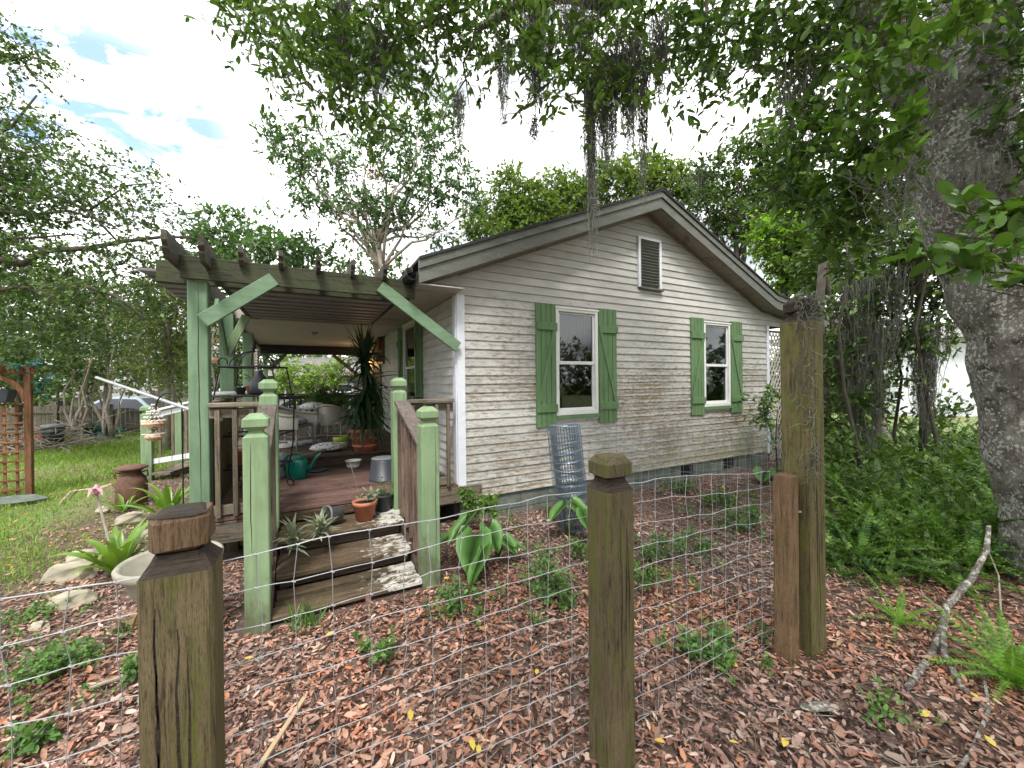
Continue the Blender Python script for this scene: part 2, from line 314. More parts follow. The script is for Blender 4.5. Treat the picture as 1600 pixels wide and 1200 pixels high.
M['weed'] = leafmat('weed leaf', (.06, .14, .035), (.1, .21, .05), (.17, .3, .06), .5, .3, .4, 3)
M['crinum'] = leafmat('crinum leaf', (.09, .19, .03), (.15, .28, .04), (.26, .38, .06), .35, .25, .5, 2)
M['ear'] = leafmat('elephant ear leaf', (.05, .16, .045), (.09, .23, .055), (.2, .33, .06), .4, .25, .5, 5)
M['yucca'] = leafmat('yucca leaf', (.012, .035, .014), (.022, .055, .02), (.06, .11, .03), .45, .1, .4, 2)
M['grey_leaf'] = leafmat('silvery leaf', (.19, .24, .16), (.26, .31, .2), (.32, .37, .24), .7, .15, .2, 6)
M['grass'] = leafmat('lawn grass', (.12, .19, .045), (.2, .31, .06), (.31, .42, .1), .55, .3, .2, .9)
m_ = leafmat('fallen leaf', (.2, .1, .07), (.3, .17, .12), (.4, .25, .18), .75, .08, .25, 1.1)
t_ = m_.node_tree; g_ = t_.nodes.new('ShaderNodeNewGeometry')
c_ = ramp(t_, g_.outputs['Random Per Island'], [(0, (.02, .013, .01)), (.12, (.085, .052, .042)), (.26, (.2, .122, .098)), (.42, (.34, .235, .2)), (.52, (.19, .14, .12)), (.63, (.42, .335, .29)), (.76, (.27, .13, .085)), (.85, (.54, .47, .42)), (.94, (.38, .17, .09)), (1, (.3, .25, .21))])
big_ = ramp(t_, tex(t_, .9, (1, 1, 1), 4), [(.35, (.72, .68, .66)), (.65, (1.38, 1.28, 1.25))])
c_ = mixc(t_, 1.0, c_, big_, 'MULTIPLY'); c_ = mixc(t_, 1.0, c_, ramp(t_, tex(t_, .45, (1, 1, 1), 3, .6, loc=(1.5, 4, 0)), [(.42, (1.0, 1.0, 1.03)), (.6, (1.35, 1.04, .85))]), 'MULTIPLY'); t_.links.new(c_, t_.nodes['Principled BSDF'].inputs['Base Color']); t_.nodes['Principled BSDF'].inputs['Roughness'].default_value = .55; M['litter'] = m_
M['yellow_leaf'] = leafmat('yellow fallen leaf', (.5, .36, .04), (.6, .45, .07), (.65, .55, .2), .6, .2)

# ------------------------------------------------------------------ mesh builders
def prop(o, label=None, cat=None, group=None, kind=None):
    if label: o['label'] = label
    if cat: o['category'] = cat
    if group: o['group'] = group
    if kind: o['kind'] = kind
    return o
def thing(name, label, cat, loc=(0, 0, 0), rz=0, group=None):
    o = bpy.data.objects.new(name, None); COL.objects.link(o); o.location = loc; o.rotation_euler = (0, 0, rz); o.empty_display_size = .1
    return prop(o, label, cat, group)
class MB:
    def __init__(s): s.v = []; s.f = []
    def add(s, vs, fs):
        n = len(s.v); s.v += [tuple(q) for q in vs]; s.f += [tuple(n + i for i in f) for f in fs]; return s
    def prism(s, prof, p0, p1, up=(0, 0, 1)):
        p0, p1, up = Vector(p0), Vector(p1), Vector(up); d = (p1 - p0).normalized(); sd = d.cross(up).normalized(); up = sd.cross(d)
        k = len(prof); vs = [p + sd * a + up * b for p in (p0, p1) for a, b in prof]
        return s.add(vs, [tuple(range(k))[::-1], tuple(range(k, 2 * k))] + [(i, (i + 1) % k, k + (i + 1) % k, k + i) for i in range(k)])
    def bar(s, p0, p1, w, h, ch=.004, up=(0, 0, 1)):
        a, b = w / 2, h / 2; c = min(ch, a * .5, b * .5)
        return s.prism([(-a + c, -b), (a - c, -b), (a, -b + c), (a, b - c), (a - c, b), (-a + c, b), (-a, b - c), (-a, -b + c)], p0, p1, up)
    def box(s, x0, x1, y0, y1, z0, z1, ch=0.002):
        if x1 - x0 >= max(y1 - y0, z1 - z0): return s.bar((x0, (y0 + y1) / 2, (z0 + z1) / 2), (x1, (y0 + y1) / 2, (z0 + z1) / 2), y1 - y0, z1 - z0, ch)
        if z1 - z0 >= y1 - y0: return s.bar(((x0 + x1) / 2, (y0 + y1) / 2, z0), ((x0 + x1) / 2, (y0 + y1) / 2, z1), x1 - x0, y1 - y0, ch, (0, 1, 0))
        return s.bar(((x0 + x1) / 2, y0, (z0 + z1) / 2), ((x0 + x1) / 2, y1, (z0 + z1) / 2), x1 - x0, z1 - z0, ch)
    def tube(s, pts, r, k=6, cap=True):
        pts = [Vector(p) for p in pts]; n = len(pts); rs = r if isinstance(r, (list, tuple)) else [r] * n
        vs = []; a = None
        for i, p in enumerate(pts):
            d = (pts[min(i + 1, n - 1)] - pts[max(i - 1, 0)]).normalized()
            if a is None: a = d.orthogonal().normalized()
            a = (a - d * a.dot(d)).normalized(); b = d.cross(a)
            vs += [p + (a * math.cos(6.2832 * j / k) + b * math.sin(6.2832 * j / k)) * rs[i] for j in range(k)]
        fs = [(i * k + j, i * k + (j + 1) % k, (i + 1) * k + (j + 1) % k, (i + 1) * k + j) for i in range(n - 1) for j in range(k)]
        if cap: fs += [tuple(range(k))[::-1], tuple(range((n - 1) * k, n * k))]
        return s.add(vs, fs)
    def lathe(s, prof, c=(0, 0, 0), k=24, sq=1.0, rot=0, jit=0):
        vs = []; c = Vector(c)
        for r, z in prof:
            for j in range(k):
                a = 6.2832 * j / k + rot; q = r * (1 + jit * random.uniform(-1, 1)); vs.append(c + Vector((q * math.cos(a), q * math.sin(a) * sq, z)))
        n = len(prof); fs = [(i * k + j, i * k + (j + 1) % k, (i + 1) * k + (j + 1) % k, (i + 1) * k + j) for i in range(n - 1) for j in range(k)]
        return s.add(vs, fs + [tuple(range(k))[::-1], tuple(range((n - 1) * k, n * k))])
    def sqloft(s, prof, c=(0, 0, 0), ch=.006):
        vs = []
        for h, z in prof:
            q = min(ch, h * .4)
            for x, y in ((-h + q, -h), (h - q, -h), (h, -h + q), (h, h - q), (h - q, h), (-h + q, h), (-h, h - q), (-h, -h + q)): vs.append((c[0] + x, c[1] + y, c[2] + z))
        n = len(prof); return s.add(vs, [(i * 8 + j, i * 8 + (j + 1) % 8, (i + 1) * 8 + (j + 1) % 8, (i + 1) * 8 + j) for i in range(n - 1) for j in range(8)] + [tuple(range(8))[::-1], tuple(range((n - 1) * 8, n * 8))])
    def build(s, name, mat, parent=None, smooth=False, jitter=0):
        if jitter: s.v = [(x + random.uniform(-jitter, jitter), y + random.uniform(-jitter, jitter), z + random.uniform(-jitter, jitter)) for x, y, z in s.v]
        me = bpy.data.meshes.new(name); me.from_pydata(s.v, [], s.f); me.materials.append(M[mat] if isinstance(mat, str) else mat)
        if smooth: me.polygons.foreach_set('use_smooth', [True] * len(me.polygons))
        me.update(); o = bpy.data.objects.new(name, me); COL.objects.link(o)
        if parent: o.parent = parent
        return o
def copyobj(o, parent, loc=None, rot=None, scale=None):
    c = o.copy(); COL.objects.link(c); c.parent = parent
    if loc is not None: c.location = loc
    if rot is not None: c.rotation_euler = rot
    if scale is not None: c.scale = scale
    return c
def copytree(o, parent=None):
    c = o.copy(); COL.objects.link(c); c.parent = parent
    for ch in list(o.children): copytree(ch, c)
    return c
def npmesh(name, V, T, mat, parent=None, smooth=False):
    me = bpy.data.meshes.new(name); n, m = len(V), len(T)
    me.vertices.add(n); me.vertices.foreach_set('co', V.astype(np.float32).ravel())
    me.loops.add(m * 3); me.loops.foreach_set('vertex_index', T.astype(np.int32).ravel())
    me.polygons.add(m); me.polygons.foreach_set('loop_start', np.arange(0, m * 3, 3, dtype=np.int32))
    if smooth: me.polygons.foreach_set('use_smooth', np.ones(m, dtype=bool))
    me.update(calc_edges=True); me.materials.append(M[mat]); o = bpy.data.objects.new(name, me); COL.objects.link(o)
    if parent: o.parent = parent
    return o
LEAF = (np.array([(0, 0, 0), (.3, .17, .03), (.3, -.17, .03), (.7, .15, .01), (.7, -.15, .01), (1, 0, -.1)]), np.array([(0, 2, 1), (1, 2, 4), (1, 4, 3), (3, 4, 5)]))
def leafshape(st=(.18, .42, .68, .88), w=.2, fold=.05, curl=-.1, cup=0.0, ruf=0):
    vs = [(0, 0, 0)]; fs = []; rr = random.Random(int(1000 * (w + curl + cup)))
    for x in st:
        ww = w * math.sin(math.pi * (x * .88 + .08)) ** .8; zc = curl * x * x; e = rr.uniform(-ruf, ruf)
        vs += [(x, ww, zc + fold + e), (x + .02, 0, zc - cup), (x, -ww, zc + fold - e)]
    vs.append((1, 0, curl)); n = len(st)
    fs += [(0, 2, 1), (0, 3, 2)]
    for i in range(n - 1):
        a = 1 + 3 * i
        for k in (0, 1): fs += [(a + k, a + k + 1, a + k + 4), (a + k, a + k + 4, a + k + 3)]
    a = 1 + 3 * (n - 1); fs += [(a, a + 1, 3 * n + 1), (a + 1, a + 2, 3 * n + 1)]
    return np.array(vs), np.array(fs)
OAKL = leafshape(); DRY = [leafshape(w=.19, fold=.03, curl=.05, ruf=.03), leafshape(w=.22, fold=.09, curl=.14, ruf=.04), leafshape(w=.17, fold=-.08, curl=-.12, ruf=.03), leafshape(w=.2, fold=.12, curl=-.08, ruf=.05)]
DIA = (np.array([(0, 0, 0), (.5, .26, .05), (.5, -.26, .05), (1, 0, -.08)]), np.array([(0, 2, 1), (1, 2, 3)]))
CURL = (np.array([(0, 0, .0), (.28, .15, .07), (.28, -.17, .02), (.7, .16, .09), (.7, -.13, .03), (1, 0, .13)]), LEAF[1])
BLADE = (np.array([(0, .03, 0), (0, -.03, 0), (.55, .02, .05), (.55, -.02, .05), (1, 0, -.12)]), np.array([(0, 1, 2), (1, 3, 2), (2, 3, 4)]))
def norm(a): return a / np.maximum(np.linalg.norm(a, axis=-1, keepdims=True), 1e-9)
def scatter(tmpl, P, D, S, rng, up=None, W=None):
    """template copies at P, length along D, size S; up = preferred face normal"""
    D = norm(D); n = len(P)
    U = rng.normal(size=(n, 3)) if up is None else up + rng.normal(size=(n, 3)) * .35
    Y = norm(np.cross(U, D)); Nn = np.cross(D, Y); t, f = tmpl
    wy = S if W is None else W
    V = P[:, None] + S[:, None, None] * (t[None, :, 0:1] * D[:, None] + t[None, :, 2:3] * Nn[:, None]) + (wy[:, None, None] * t[None, :, 1:2]) * Y[:, None]
    return V.reshape(-1, 3), (f[None] + (np.arange(n) * len(t))[:, None, None]).reshape(-1, 3)
def join(parts):
    V, T, o = [], [], 0
    for v, t in parts: V.append(v); T.append(t + o); o += len(v)
    return np.concatenate(V), np.concatenate(T)
def ribbons(P, r):
    """P (n,k,3) polylines -> three sided tubes"""
    n, k, _ = P.shape; d = norm(np.gradient(P, axis=1)); a = norm(np.cross(d, np.array([.31, .77, .55]))); b = np.cross(d, a)
    rr = np.broadcast_to(np.asarray(r), (n, k))[..., None]
    ring = np.stack([P + rr * (a * math.cos(q) + b * math.sin(q)) for q in (0, 2.094, 4.189)], 2)
    V = ring.reshape(-1, 3); base = (np.arange(n) * k * 3)[:, None, None] + (np.arange(k - 1) * 3)[None, :, None]
    q = []
    for j in range(3):
        j2 = (j + 1) % 3; q.append(np.stack([base[..., 0] + j, base[..., 0] + j2, base[..., 0] + 3 + j2], -1)); q.append(np.stack([base[..., 0] + j, base[..., 0] + 3 + j2, base[..., 0] + 3 + j], -1))
    return V, np.concatenate([x.reshape(-1, 3) for x in q])
def blob(px, py, Z, rx, ry, w=1.0, d=.8):
    """a clump of crown: centre seen at (px, py) at depth Z, radii rx, ry in the photo's pixels"""
    p = at(px, py, Z); s = Z / FOC; return (p.x, p.y, p.z, rx * s, ry * s, w, d)
def crown(blobs, ntw, leaf, lpt, seed, twl=.4, tmpl=DIA, droop=.25, tw_r=.003, shell=.5, upn=None, width=1.0):
    """leafy twigs spread through the clumps: returns (leaf arrays, twig arrays)"""
    rng = np.random.default_rng(seed); B = np.array(blobs)
    vol = B[:, 5] * (B[:, 3] * B[:, 4]); pick = rng.choice(len(B), ntw, p=vol / vol.sum()); b = B[pick]
    # sub-clumps make the crown uneven
    nsub = max(6, ntw // 14); q = rng.normal(size=(len(B), nsub, 3)); q = norm(q) * (shell + (1.0 - shell) * rng.random((len(B), nsub, 1)) ** .5)
    sub = q[pick, rng.integers(0, nsub, ntw)] + rng.normal(size=(ntw, 3)) * .17
    rad = np.stack([b[:, 3], b[:, 3] * b[:, 6], b[:, 4]], 1)
    tip = b[:, :3] + sub * rad
    outd = norm(sub * np.array([1, 1, .6]) + rng.normal(size=(ntw, 3)) * .55 + np.array([0, 0, .1])); ln = twl * (.5 + rng.random((ntw, 1)))
    st = tip - outd * ln * .5; en = tip + outd * ln * .5; en[:, 2] -= droop * ln[:, 0]; mid = (st + en) / 2 + rng.normal(size=(ntw, 3)) * ln * .06; mid[:, 2] += .06 * ln[:, 0]
    tw = np.stack([st, mid, en], 1)
    t = rng.random((ntw, lpt)) ** .8; tt = t[..., None]
    P = (1 - tt) ** 2 * st[:, None] + 2 * tt * (1 - tt) * mid[:, None] + tt ** 2 * en[:, None]
    D = norm(en - st)[:, None] * .8 + rng.normal(size=(ntw, lpt, 3)) * .62
    P = P.reshape(-1, 3); D = D.reshape(-1, 3); S = leaf * (.45 + .9 * rng.random(len(P)))
    u = np.array([0, 0, 1.0]) if upn is None else upn
    return scatter(tmpl, P, D, S, rng, u * .8, S * width), ribbons(tw, np.array([tw_r, tw_r * .7, tw_r * .3]))
def wig(p0, p1, n=6, amp=.06, seed=0, sag=0):
    rng = random.Random(seed); p0, p1 = Vector(p0), Vector(p1); l = (p1 - p0).length; out = []
    for i in range(n):
        t = i / (n - 1); o = Vector([rng.uniform(-1, 1) for _ in range(3)]) * amp * l * math.sin(math.pi * t); p = p0.lerp(p1, t) + o; p.z -= sag * math.sin(math.pi * t); out.append(p)
    return out
def limb(mb, pts, r0, r1, k=7): mb.tube(pts, [r0 + (r1 - r0) * (i / (len(pts) - 1)) ** .8 for i in range(len(pts))], k)
def moss(clumps, seed, r=.0028, seg=16):
    """clumps: (top point, length, strands, spread) -> hanging curled strands"""
    rng = np.random.default_rng(seed); res = []
    for p, ln, n, sp in clumps:
        n = int(n); p = np.array(p); L_ = ln * (.35 + .65 * rng.random(n)) ; t = np.linspace(0, 1, seg)
        P = np.zeros((n, seg, 3)); off = rng.normal(size=(n, 2)) * sp
        w = np.cumsum(rng.normal(size=(n, seg, 2)) * .011, 1); w2 = rng.normal(size=(n, seg, 2)) * .009
        taper = (1 - .75 * t)[None, :, None]
        P[..., :2] = p[:2] + off[:, None] * taper + w * .5 + w2; P[..., 2] = p[2] + rng.normal(size=(n, 1)) * .04 - L_[:, None] * t + rng.normal(size=(n, seg)) * .006
        res.append(ribbons(P, np.linspace(r, r * .5, seg)[None]))
        # short side curls
        k = n * 4; a = rng.integers(0, n, k); i = rng.integers(1, seg, k); s = P[a, i]; d = rng.normal(size=(k, 3)) * np.array([.03, .03, .025]); d[:, 2] -= .012
        m_ = s + d * .5 + rng.normal(size=(k, 3)) * .009
        res.append(ribbons(np.stack([s, m_, s + d], 1), r * .6))
    return join(res)

# ------------------------------------------------------------------ ground
def in_house(x, y, mrg=0.0): return (x > -.02 - mrg) & (x < 6.1 + mrg) & (y > -.02 - mrg) | (x > -2.45 - mrg) & (x < 6.1) & (y > .05 - mrg) | (x > -1.95 - mrg) & (x < -.6 + mrg) & (y > -1.25 - mrg) & (y < .3)
def gm():
    m, t, b = newmat('yard ground')
    sp = nd(t, 'SeparateXYZ'); t.links.new(t.nodes.new('ShaderNodeNewGeometry').outputs['Position'], sp.inputs[0])
    n1 = tex(t, 1.2, (1, 1, 1), 6, .6); n2 = tex(t, 22, (1, 1, 1), 6, .7); n3 = tex(t, 60, (1, 1, 1), 4, .7)
    soil = ramp(t, n2, [(.3, (.045, .033, .026)), (.5, (.11, .075, .06)), (.7, (.22, .155, .125))])
    lawn = ramp(t, n3, [(.3, (.08, .13, .03)), (.7, (.19, .29, .06))]); lawn = mixc(t, ramp(t, n1, [(.44, (0, 0, 0)), (.6, (.85, .85, .85))]), lawn, (.17, .115, .08))
    def mth(op, a, c=0):
        n = nd(t, 'Math', operation=op)
        for i, q in enumerate((a, c)):
            if isinstance(q, (int, float)): n.inputs[i].default_value = q
            else: t.links.new(q, n.inputs[i])
        return n.outputs[0]
    e = mth('ADD', mth('MULTIPLY', mth('ADD', sp.outputs[0], 3.7), -1), mth('MULTIPLY', mth('SUBTRACT', n1, .5), 2.5))
    e = mth('MINIMUM', e, mth('ADD', mth('SUBTRACT', sp.outputs[1], .5), mth('MULTIPLY', mth('SUBTRACT', n1, .5), 2)))
    e2 = mth('SUBTRACT', sp.outputs[0], 11)
    e = mth('MAXIMUM', e, e2)
    col = mixc(t, ramp(t, e, [(0, (0, 0, 0)), (.5, (1, 1, 1))]), soil, lawn)
    t.links.new(col, b.inputs['Base Color']); b.inputs['Roughness'].default_value = .95; bump(t, b, n2, .8, .03); return m
M['ground'] = gm()
nx = 90; gx = np.concatenate([[-120, -60, -30], np.linspace(-14, 16, nx), [30, 60, 120]]); gy = np.concatenate([[-120, -40, -12], np.linspace(-6, 16, 70), [30, 60, 140]])
X, Y = np.meshgrid(gx, gy); 
def gz(x, y):
    q = .02 * np.sin(1.7 * x + .4) * np.sin(1.3 * y + 1) + .015 * np.sin(3.1 * x + 2 * y)
    return np.where(in_house(x, y, .35), -.02, q - .012)
Zg = gz(X, Y); Zg[(np.abs(X) > 20) | (np.abs(Y) > 20)] = 0
V = np.stack([X.ravel(), Y.ravel(), Zg.ravel()], 1); w_ = len(gx); i_ = (np.arange(len(gy) - 1)[:, None] * w_ + np.arange(w_ - 1)[None]).ravel()
prop(npmesh('ground', V, np.concatenate([np.stack([i_, i_ + 1, i_ + w_ + 1], 1), np.stack([i_, i_ + w_ + 1, i_ + w_], 1)]), 'ground', smooth=True), 'dark soil and lawn under the fallen leaves around the cottage', kind='structure')

# ------------------------------------------------------------------ the cottage
S0, SP = .237, .1016
HW = 6.05; APX, APZ, SLOPE = 3.0, 4.05, .4167; RY = -.256; KU, KZ, KS, EU = 5.91, 2.85, .13, 8.25
house = thing('cottage', 'single storey cottage clad in stained white lap siding with a low gable roof', 'house')
def roof_l(z): return APX - (APZ - z) / SLOPE
def roof_r(z): return APX + (APZ - z) / SLOPE if z > KZ else min(EU, KU + (KZ - z) / KS)
opens = [(1.36, 1.985, 1.16, 2.52), (4.285, 4.91, 1.16, 2.52), (2.82, 3.24, 2.98, 3.68)]
ends = []
k = 0
while True:
    z0 = S0 + SP * k; z1 = z0 + SP; k += 1
    if z0 > APZ - .02: break
    z1 = min(z1, APZ)
    if z1 <= 2.60: l0 = l1 = 0.0; r0 = r1 = HW
    else: l0, l1, r0, r1 = roof_l(z0), roof_l(z1), roof_r(z0), roof_r(z1)
    cuts = sorted((a, b) for a, b, c, d in opens if z0 >= c - .015 and z1 <= d + .015)
    segs = []; cl0, cl1 = l0, l1
    for a, b in cuts: segs.append((cl0, cl1, a, a)); cl0 = cl1 = b
    segs.append((cl0, cl1, r0, r1))
    for a0, a1, b0, b1 in segs:
        if b0 - a0 < .05: continue
        mb = MB(); j = random.uniform(-.0012, .0012)
        mb.add([(a0, -.018 + j, z0), (b0, -.018 + j, z0), (b1, -.003, z1), (a1, -.003, z1), (a0, .012, z0 + .001), (b0, .012, z0 + .001), (b1, .012, z1), (a1, .012, z1)],
               [(0, 1, 2, 3), (1, 0, 4, 5), (5, 4, 7, 6), (4, 0, 3, 7), (1, 5, 6, 2), (3, 2, 6, 7)])
        mb.build('siding_board', 'siding', house)
# west wall boards (plane x = 0)
sopen = [(1.80, 2.62, 1.16, 2.52), (4.95, 5.8, .45, 2.5)]
for k in range(23):
    z0 = S0 + SP * k; z1 = z0 + SP
    ys = [0.0]; 
    for a, b, c, d in sopen:
        if z0 >= c - .015 and z1 <= d + .015: ys += [a, b]
    ys.append(7.6)
    for a, b in zip(ys[::2], ys[1::2]):
        MB().add([(-.016, b, z0), (-.016, a, z0), (-.003, a, z1), (-.003, b, z1), (.012, b, z0 + .001), (.012, a, z0 + .001), (.012, a, z1), (.012, b, z1)],
                 [(0, 1, 2, 3), (1, 0, 4, 5), (5, 4, 7, 6), (4, 0, 3, 7), (1, 5, 6, 2), (3, 2, 6, 7)]).build('siding_board', 'siding_side', house)
MB().box(-.02, .075, -.03, -.004, .23, 2.572).box(-.032, -.004, -.004, .09, .23, 2.572).build('corner_board', 'white_trim', house)
MB().box(HW, HW + .075, -.03, .06, .2, 2.57).build('corner_board', 'white_trim', house)
MB().box(HW + .002, HW + .03, .062, 7.5, 0, 2.7).box(.05, 6, 7.5, 7.56, 0, 2.6).build('rear_wall', 'siding_side', house)
MB().box(.06, 6.0, .02, 7.4, .3, .34).build('room_floor', 'dark_room', house)
MB().box(.06, 6.0, .02, 7.4, 2.6, 2.64).build('room_ceiling', 'dark_room', house)
MB().box(.06, 6.0, 2.0 + 1.2, 3.26, .35, 2.59).build('partition', 'dark_room', house)
MB().add([(.5, .1, 2.65), (5.7, .1, 2.65), (3.0, .1, 3.85)], [(0, 2, 1)]).build('gable_backing', 'dark_room', house)
# foundation blocks
fnd = MB().box(.03, HW - .02, .03, .16, -.06, .236).build('foundation', 'block', house)
for rrow, (z0, z1) in enumerate(((-.05, .022), (.03, .228))):
    x = .012 - (.2 if rrow == 0 else 0)
    while x < HW:
        a, b = max(x, .012), min(x + .392, HW)
        if not (3.75 < (a + b) / 2 < 4.15 or 4.8 < (a + b) / 2 < 5.1) or rrow == 0:
            if b - a > .04: MB().box(a, b, .012 + random.uniform(-.002, .002), .06, z0, z1, .003).build('concrete_block', 'block', fnd)
        x += .4
prop(fnd, 'grey green block foundation')
MB().box(3.75, 4.14, .015, .04, .04, .22).box(4.8, 5.1, .015, .04, .04, .22).build('foundation_vent', 'black_metal', house)
MB().box(.0, .12, .16, 7.5, -.05, .236).build('foundation_side', 'block', house)
# windows
def window(loc, rz, w, h, sill=True, shade=None):
    """local frame: x along the wall, -y outwards, origin at the lower left of the frame"""
    fr = MB()
    for x0, x1, z0, z1 in ((0, .045, 0, h), (w - .045, w, 0, h), (.045, w - .045, 0, .05), (.045, w - .045, h - .045, h)): fr.box(x0, x1, -.035, .03, z0, z1)
    fr.box(-.01, w + .01, -.046, -.034, h - .012, h + .012)
    f = fr.build('window', 'white_frame', house); f.location = loc; f.rotation_euler = (0, 0, rz)
    mz = h * .475
    up = MB().box(.047, .075, -.012, .018, mz, h - .047).box(w - .075, w - .047, -.012, .018, mz, h - .047).box(.075, w - .075, -.012, .018, h - .075, h - .047).box(.075, w - .075, -.016, .018, mz, mz + .042)
    up.build('sash', 'white_frame', f)
    MB().box(.047, .075, .004, .028, .052, mz - .002).box(w - .075, w - .047, .004, .028, .052, mz - .002).box(.075, w - .075, .004, .028, .052, .09).build('sash', 'white_frame', f)
    MB().add([(.07, .003, mz + .02), (w - .07, .003, mz + .02), (w - .07, .003, h - .07), (.07, .003, h - .07)], [(0, 1, 2, 3)]).build('pane', 'glass', f)
    MB().add([(.07, .016, .08), (w - .07, .016, .08), (w - .07, .016, mz + .01), (.07, .016, mz + .01)], [(0, 1, 2, 3)]).build('pane', 'glass', f)
    return f, mz
def curtain(f, x0, x1, z0, z1, y, mat, folds=14, amp=.015):
    n = folds * 4; vs = []; 
    for z in (z1, z0):
        for i in range(n + 1):
            t = i / n; vs.append((x0 + (x1 - x0) * t, y + amp * math.sin(t * folds * 6.283 + math.sin(t * 9)), z))
    MB().add(vs, [(i, i + 1, n + 2 + i, n + 1 + i) for i in range(n)]).build('curtain', mat, f, True)
w1, mz = window((1.325, 0, 1.135), 0, .695, 1.40)
curtain(w1, .03, .67, mz - .1, 1.38, .09, 'curtain')
w2, mz = window((4.25, 0, 1.135), 0, .695, 1.40)
curtain(w2, .04, .66, mz, 1.38, .06, 'shade', 1, .002)
MB().add([(.12, .12, .52), (.42, .12, .6), (.47, .13, .25), (.36, .12, .22), (.3, .12, .36), (.14, .13, .3)], [(0, 1, 2, 3, 4, 5)]).build('cloth', 'sheet_white', w2)
w3, mz = window((0, 2.64, 1.135), R(-90), .85, 1.42)
curtain(w3, .3, .8, .1, 1.35, .09, 'dark_room', 8)
for x, wd in ((1.33, .72), (4.245, .73)):
    MB().box(x, x + wd, -.05, -.006, 1.085, 1.13).build('window_sill', 'shutter', house)
    MB().box(x, x + wd, -.022, -.004, 1.07, 1.084).build('sill_moulding', 'white_trim', house)
def shutter(loc, rz, w, h, flip, short=0):
    """three or four planks, two ledges and a brace, local x along the wall"""
    z0 = short; l = MB().box(.004, w + .008, -.062, -.042, z0 + .185, z0 + .285).box(.004, w + .008, -.062, -.042, h - .335, h - .235)
    a, b = (.03, w - .03) if not flip else (w - .03, .03)
    l.bar((a, -.0505, z0 + .285), (b, -.0505, h - .335), .05, .016, .002, (0, 1, 0))
    s = l.build('shutter', 'shutter', house); s.location = loc; s.rotation_euler = (0, 0, rz)
    n = 4; pw = w / n
    for i in range(n): MB().box(i * pw + .003, (i + 1) * pw - .003, -.041 + random.uniform(-.002, .002), -.018, z0 + random.uniform(-.004, .004), h).build('plank', 'shutter', s)
    return s
shutter((1.018, 0, 1.0), 0, .305, 1.565, False)
shutter((2.03, 0, 1.0), 0, .325, 1.575, True)
shutter((3.93, 0, 1.01), 0, .315, 1.575, False)
shutter((4.955, 0, 1.01), 0, .32, 1.575, True)
shutter((0, 1.775, 1.0), R(-90), .34, 1.56, True)
shutter((0, 3.02, 1.0), R(-90), .34, 1.56, False)
# gable vent
vn = MB().box(2.79, 2.835, -.045, .02, 2.955, 3.70).box(3.225, 3.27, -.045, .02, 2.955, 3.70).box(2.836, 3.224, -.045, .02, 3.66, 3.70).build('gable_vent', 'white_trim', house)
MB().box(2.82, 3.29, -.07, -.002, 2.925, 2.953).build('vent_sill', 'fascia_dark', vn)
for i in range(15):
    z = 3.0 + i * .0445; MB().bar((2.837, -.018, z), (3.223, -.018, z), .055, .012, .001, (0, .75, .66)).build('louver', 'fascia', vn)
MB().add([(2.8, .03, 2.9), (3.26, .03, 2.9), (3.26, .03, 3.72), (2.8, .03, 3.72)], [(0, 1, 2, 3)]).build('vent_backing', 'black_metal', vn)
# roof: rake fascia (two boards each side), drip edge, soffits, deck
def slab(pts_uz, y0, y1, th, up=1):
    """sheet following a (u, z) polyline, thickness th upwards"""
    n = len(pts_uz); vs = [(u, y, z + d) for y in (y0, y1) for d in (0, th) for u, z in pts_uz]; fs = []
    for i in range(n - 1): fs += [(i, i + 1, n + i + 1, n + i), (2 * n + i + 1, 2 * n + i, 3 * n + i, 3 * n + i + 1), (n + i, n + i + 1, 3 * n + i + 1, 3 * n + i), (i + 1, i, 2 * n + i, 2 * n + i + 1)]
    fs += [(0, n, 3 * n, 2 * n), (n - 1, 3 * n - 1, 4 * n - 1, 2 * n - 1)]
    return MB().add(vs, fs)
EL = -.51; ZEL = APZ - SLOPE * (APX - EL)
RP = [(APX, APZ), (KU, APZ - SLOPE * (KU - APX)), (EU, APZ - SLOPE * (KU - APX) - KS * (EU - KU))]
LP = [(EL, ZEL), (APX, APZ)]
off = lambda P, d: [(u, z + d) for u, z in P]
slab(LP, RY - .022, RY, .142).build('rake_fascia', 'fascia', house)
slab(RP, RY - .022, RY, .142).build('rake_fascia', 'fascia', house)
slab(off(LP, .146), RY - .042, RY - .004, .085).build('rake_drip_board', 'fascia', house)
slab(off(RP, .146), RY - .042, RY - .004, .085).build('rake_drip_board', 'fascia', house)
slab(off(LP, .2335), RY - .06, 9.6, .03).build('roof', 'shingle', house)
slab(off(RP, .2335), RY - .06, 9.6, .03).build('roof', 'shingle', house)
slab([(APX - .16, APZ - .02 + .21), (APX, APZ + .27), (APX + .16, APZ - .02 + .21)], RY - .066, 9.6, .022).build('ridge_cap', 'shingle', house)
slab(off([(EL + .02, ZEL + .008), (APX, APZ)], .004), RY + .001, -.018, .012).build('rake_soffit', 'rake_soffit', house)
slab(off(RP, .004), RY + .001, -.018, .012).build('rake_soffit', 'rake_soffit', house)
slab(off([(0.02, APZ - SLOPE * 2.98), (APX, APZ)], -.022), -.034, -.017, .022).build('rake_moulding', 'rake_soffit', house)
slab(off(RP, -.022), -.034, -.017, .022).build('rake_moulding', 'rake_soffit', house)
y = RY + .002
while y < 2.76:
    MB().box(EL + .002, -.018, y, y + .094, 2.582 + random.uniform(0, .002), 2.595).build('soffit_board', 'soffit', house); y += .1
MB().box(EL - .018, EL - .001, RY + .03, 2.76, 2.57, 2.71).build('eave_fascia', 'fascia_dark', house)
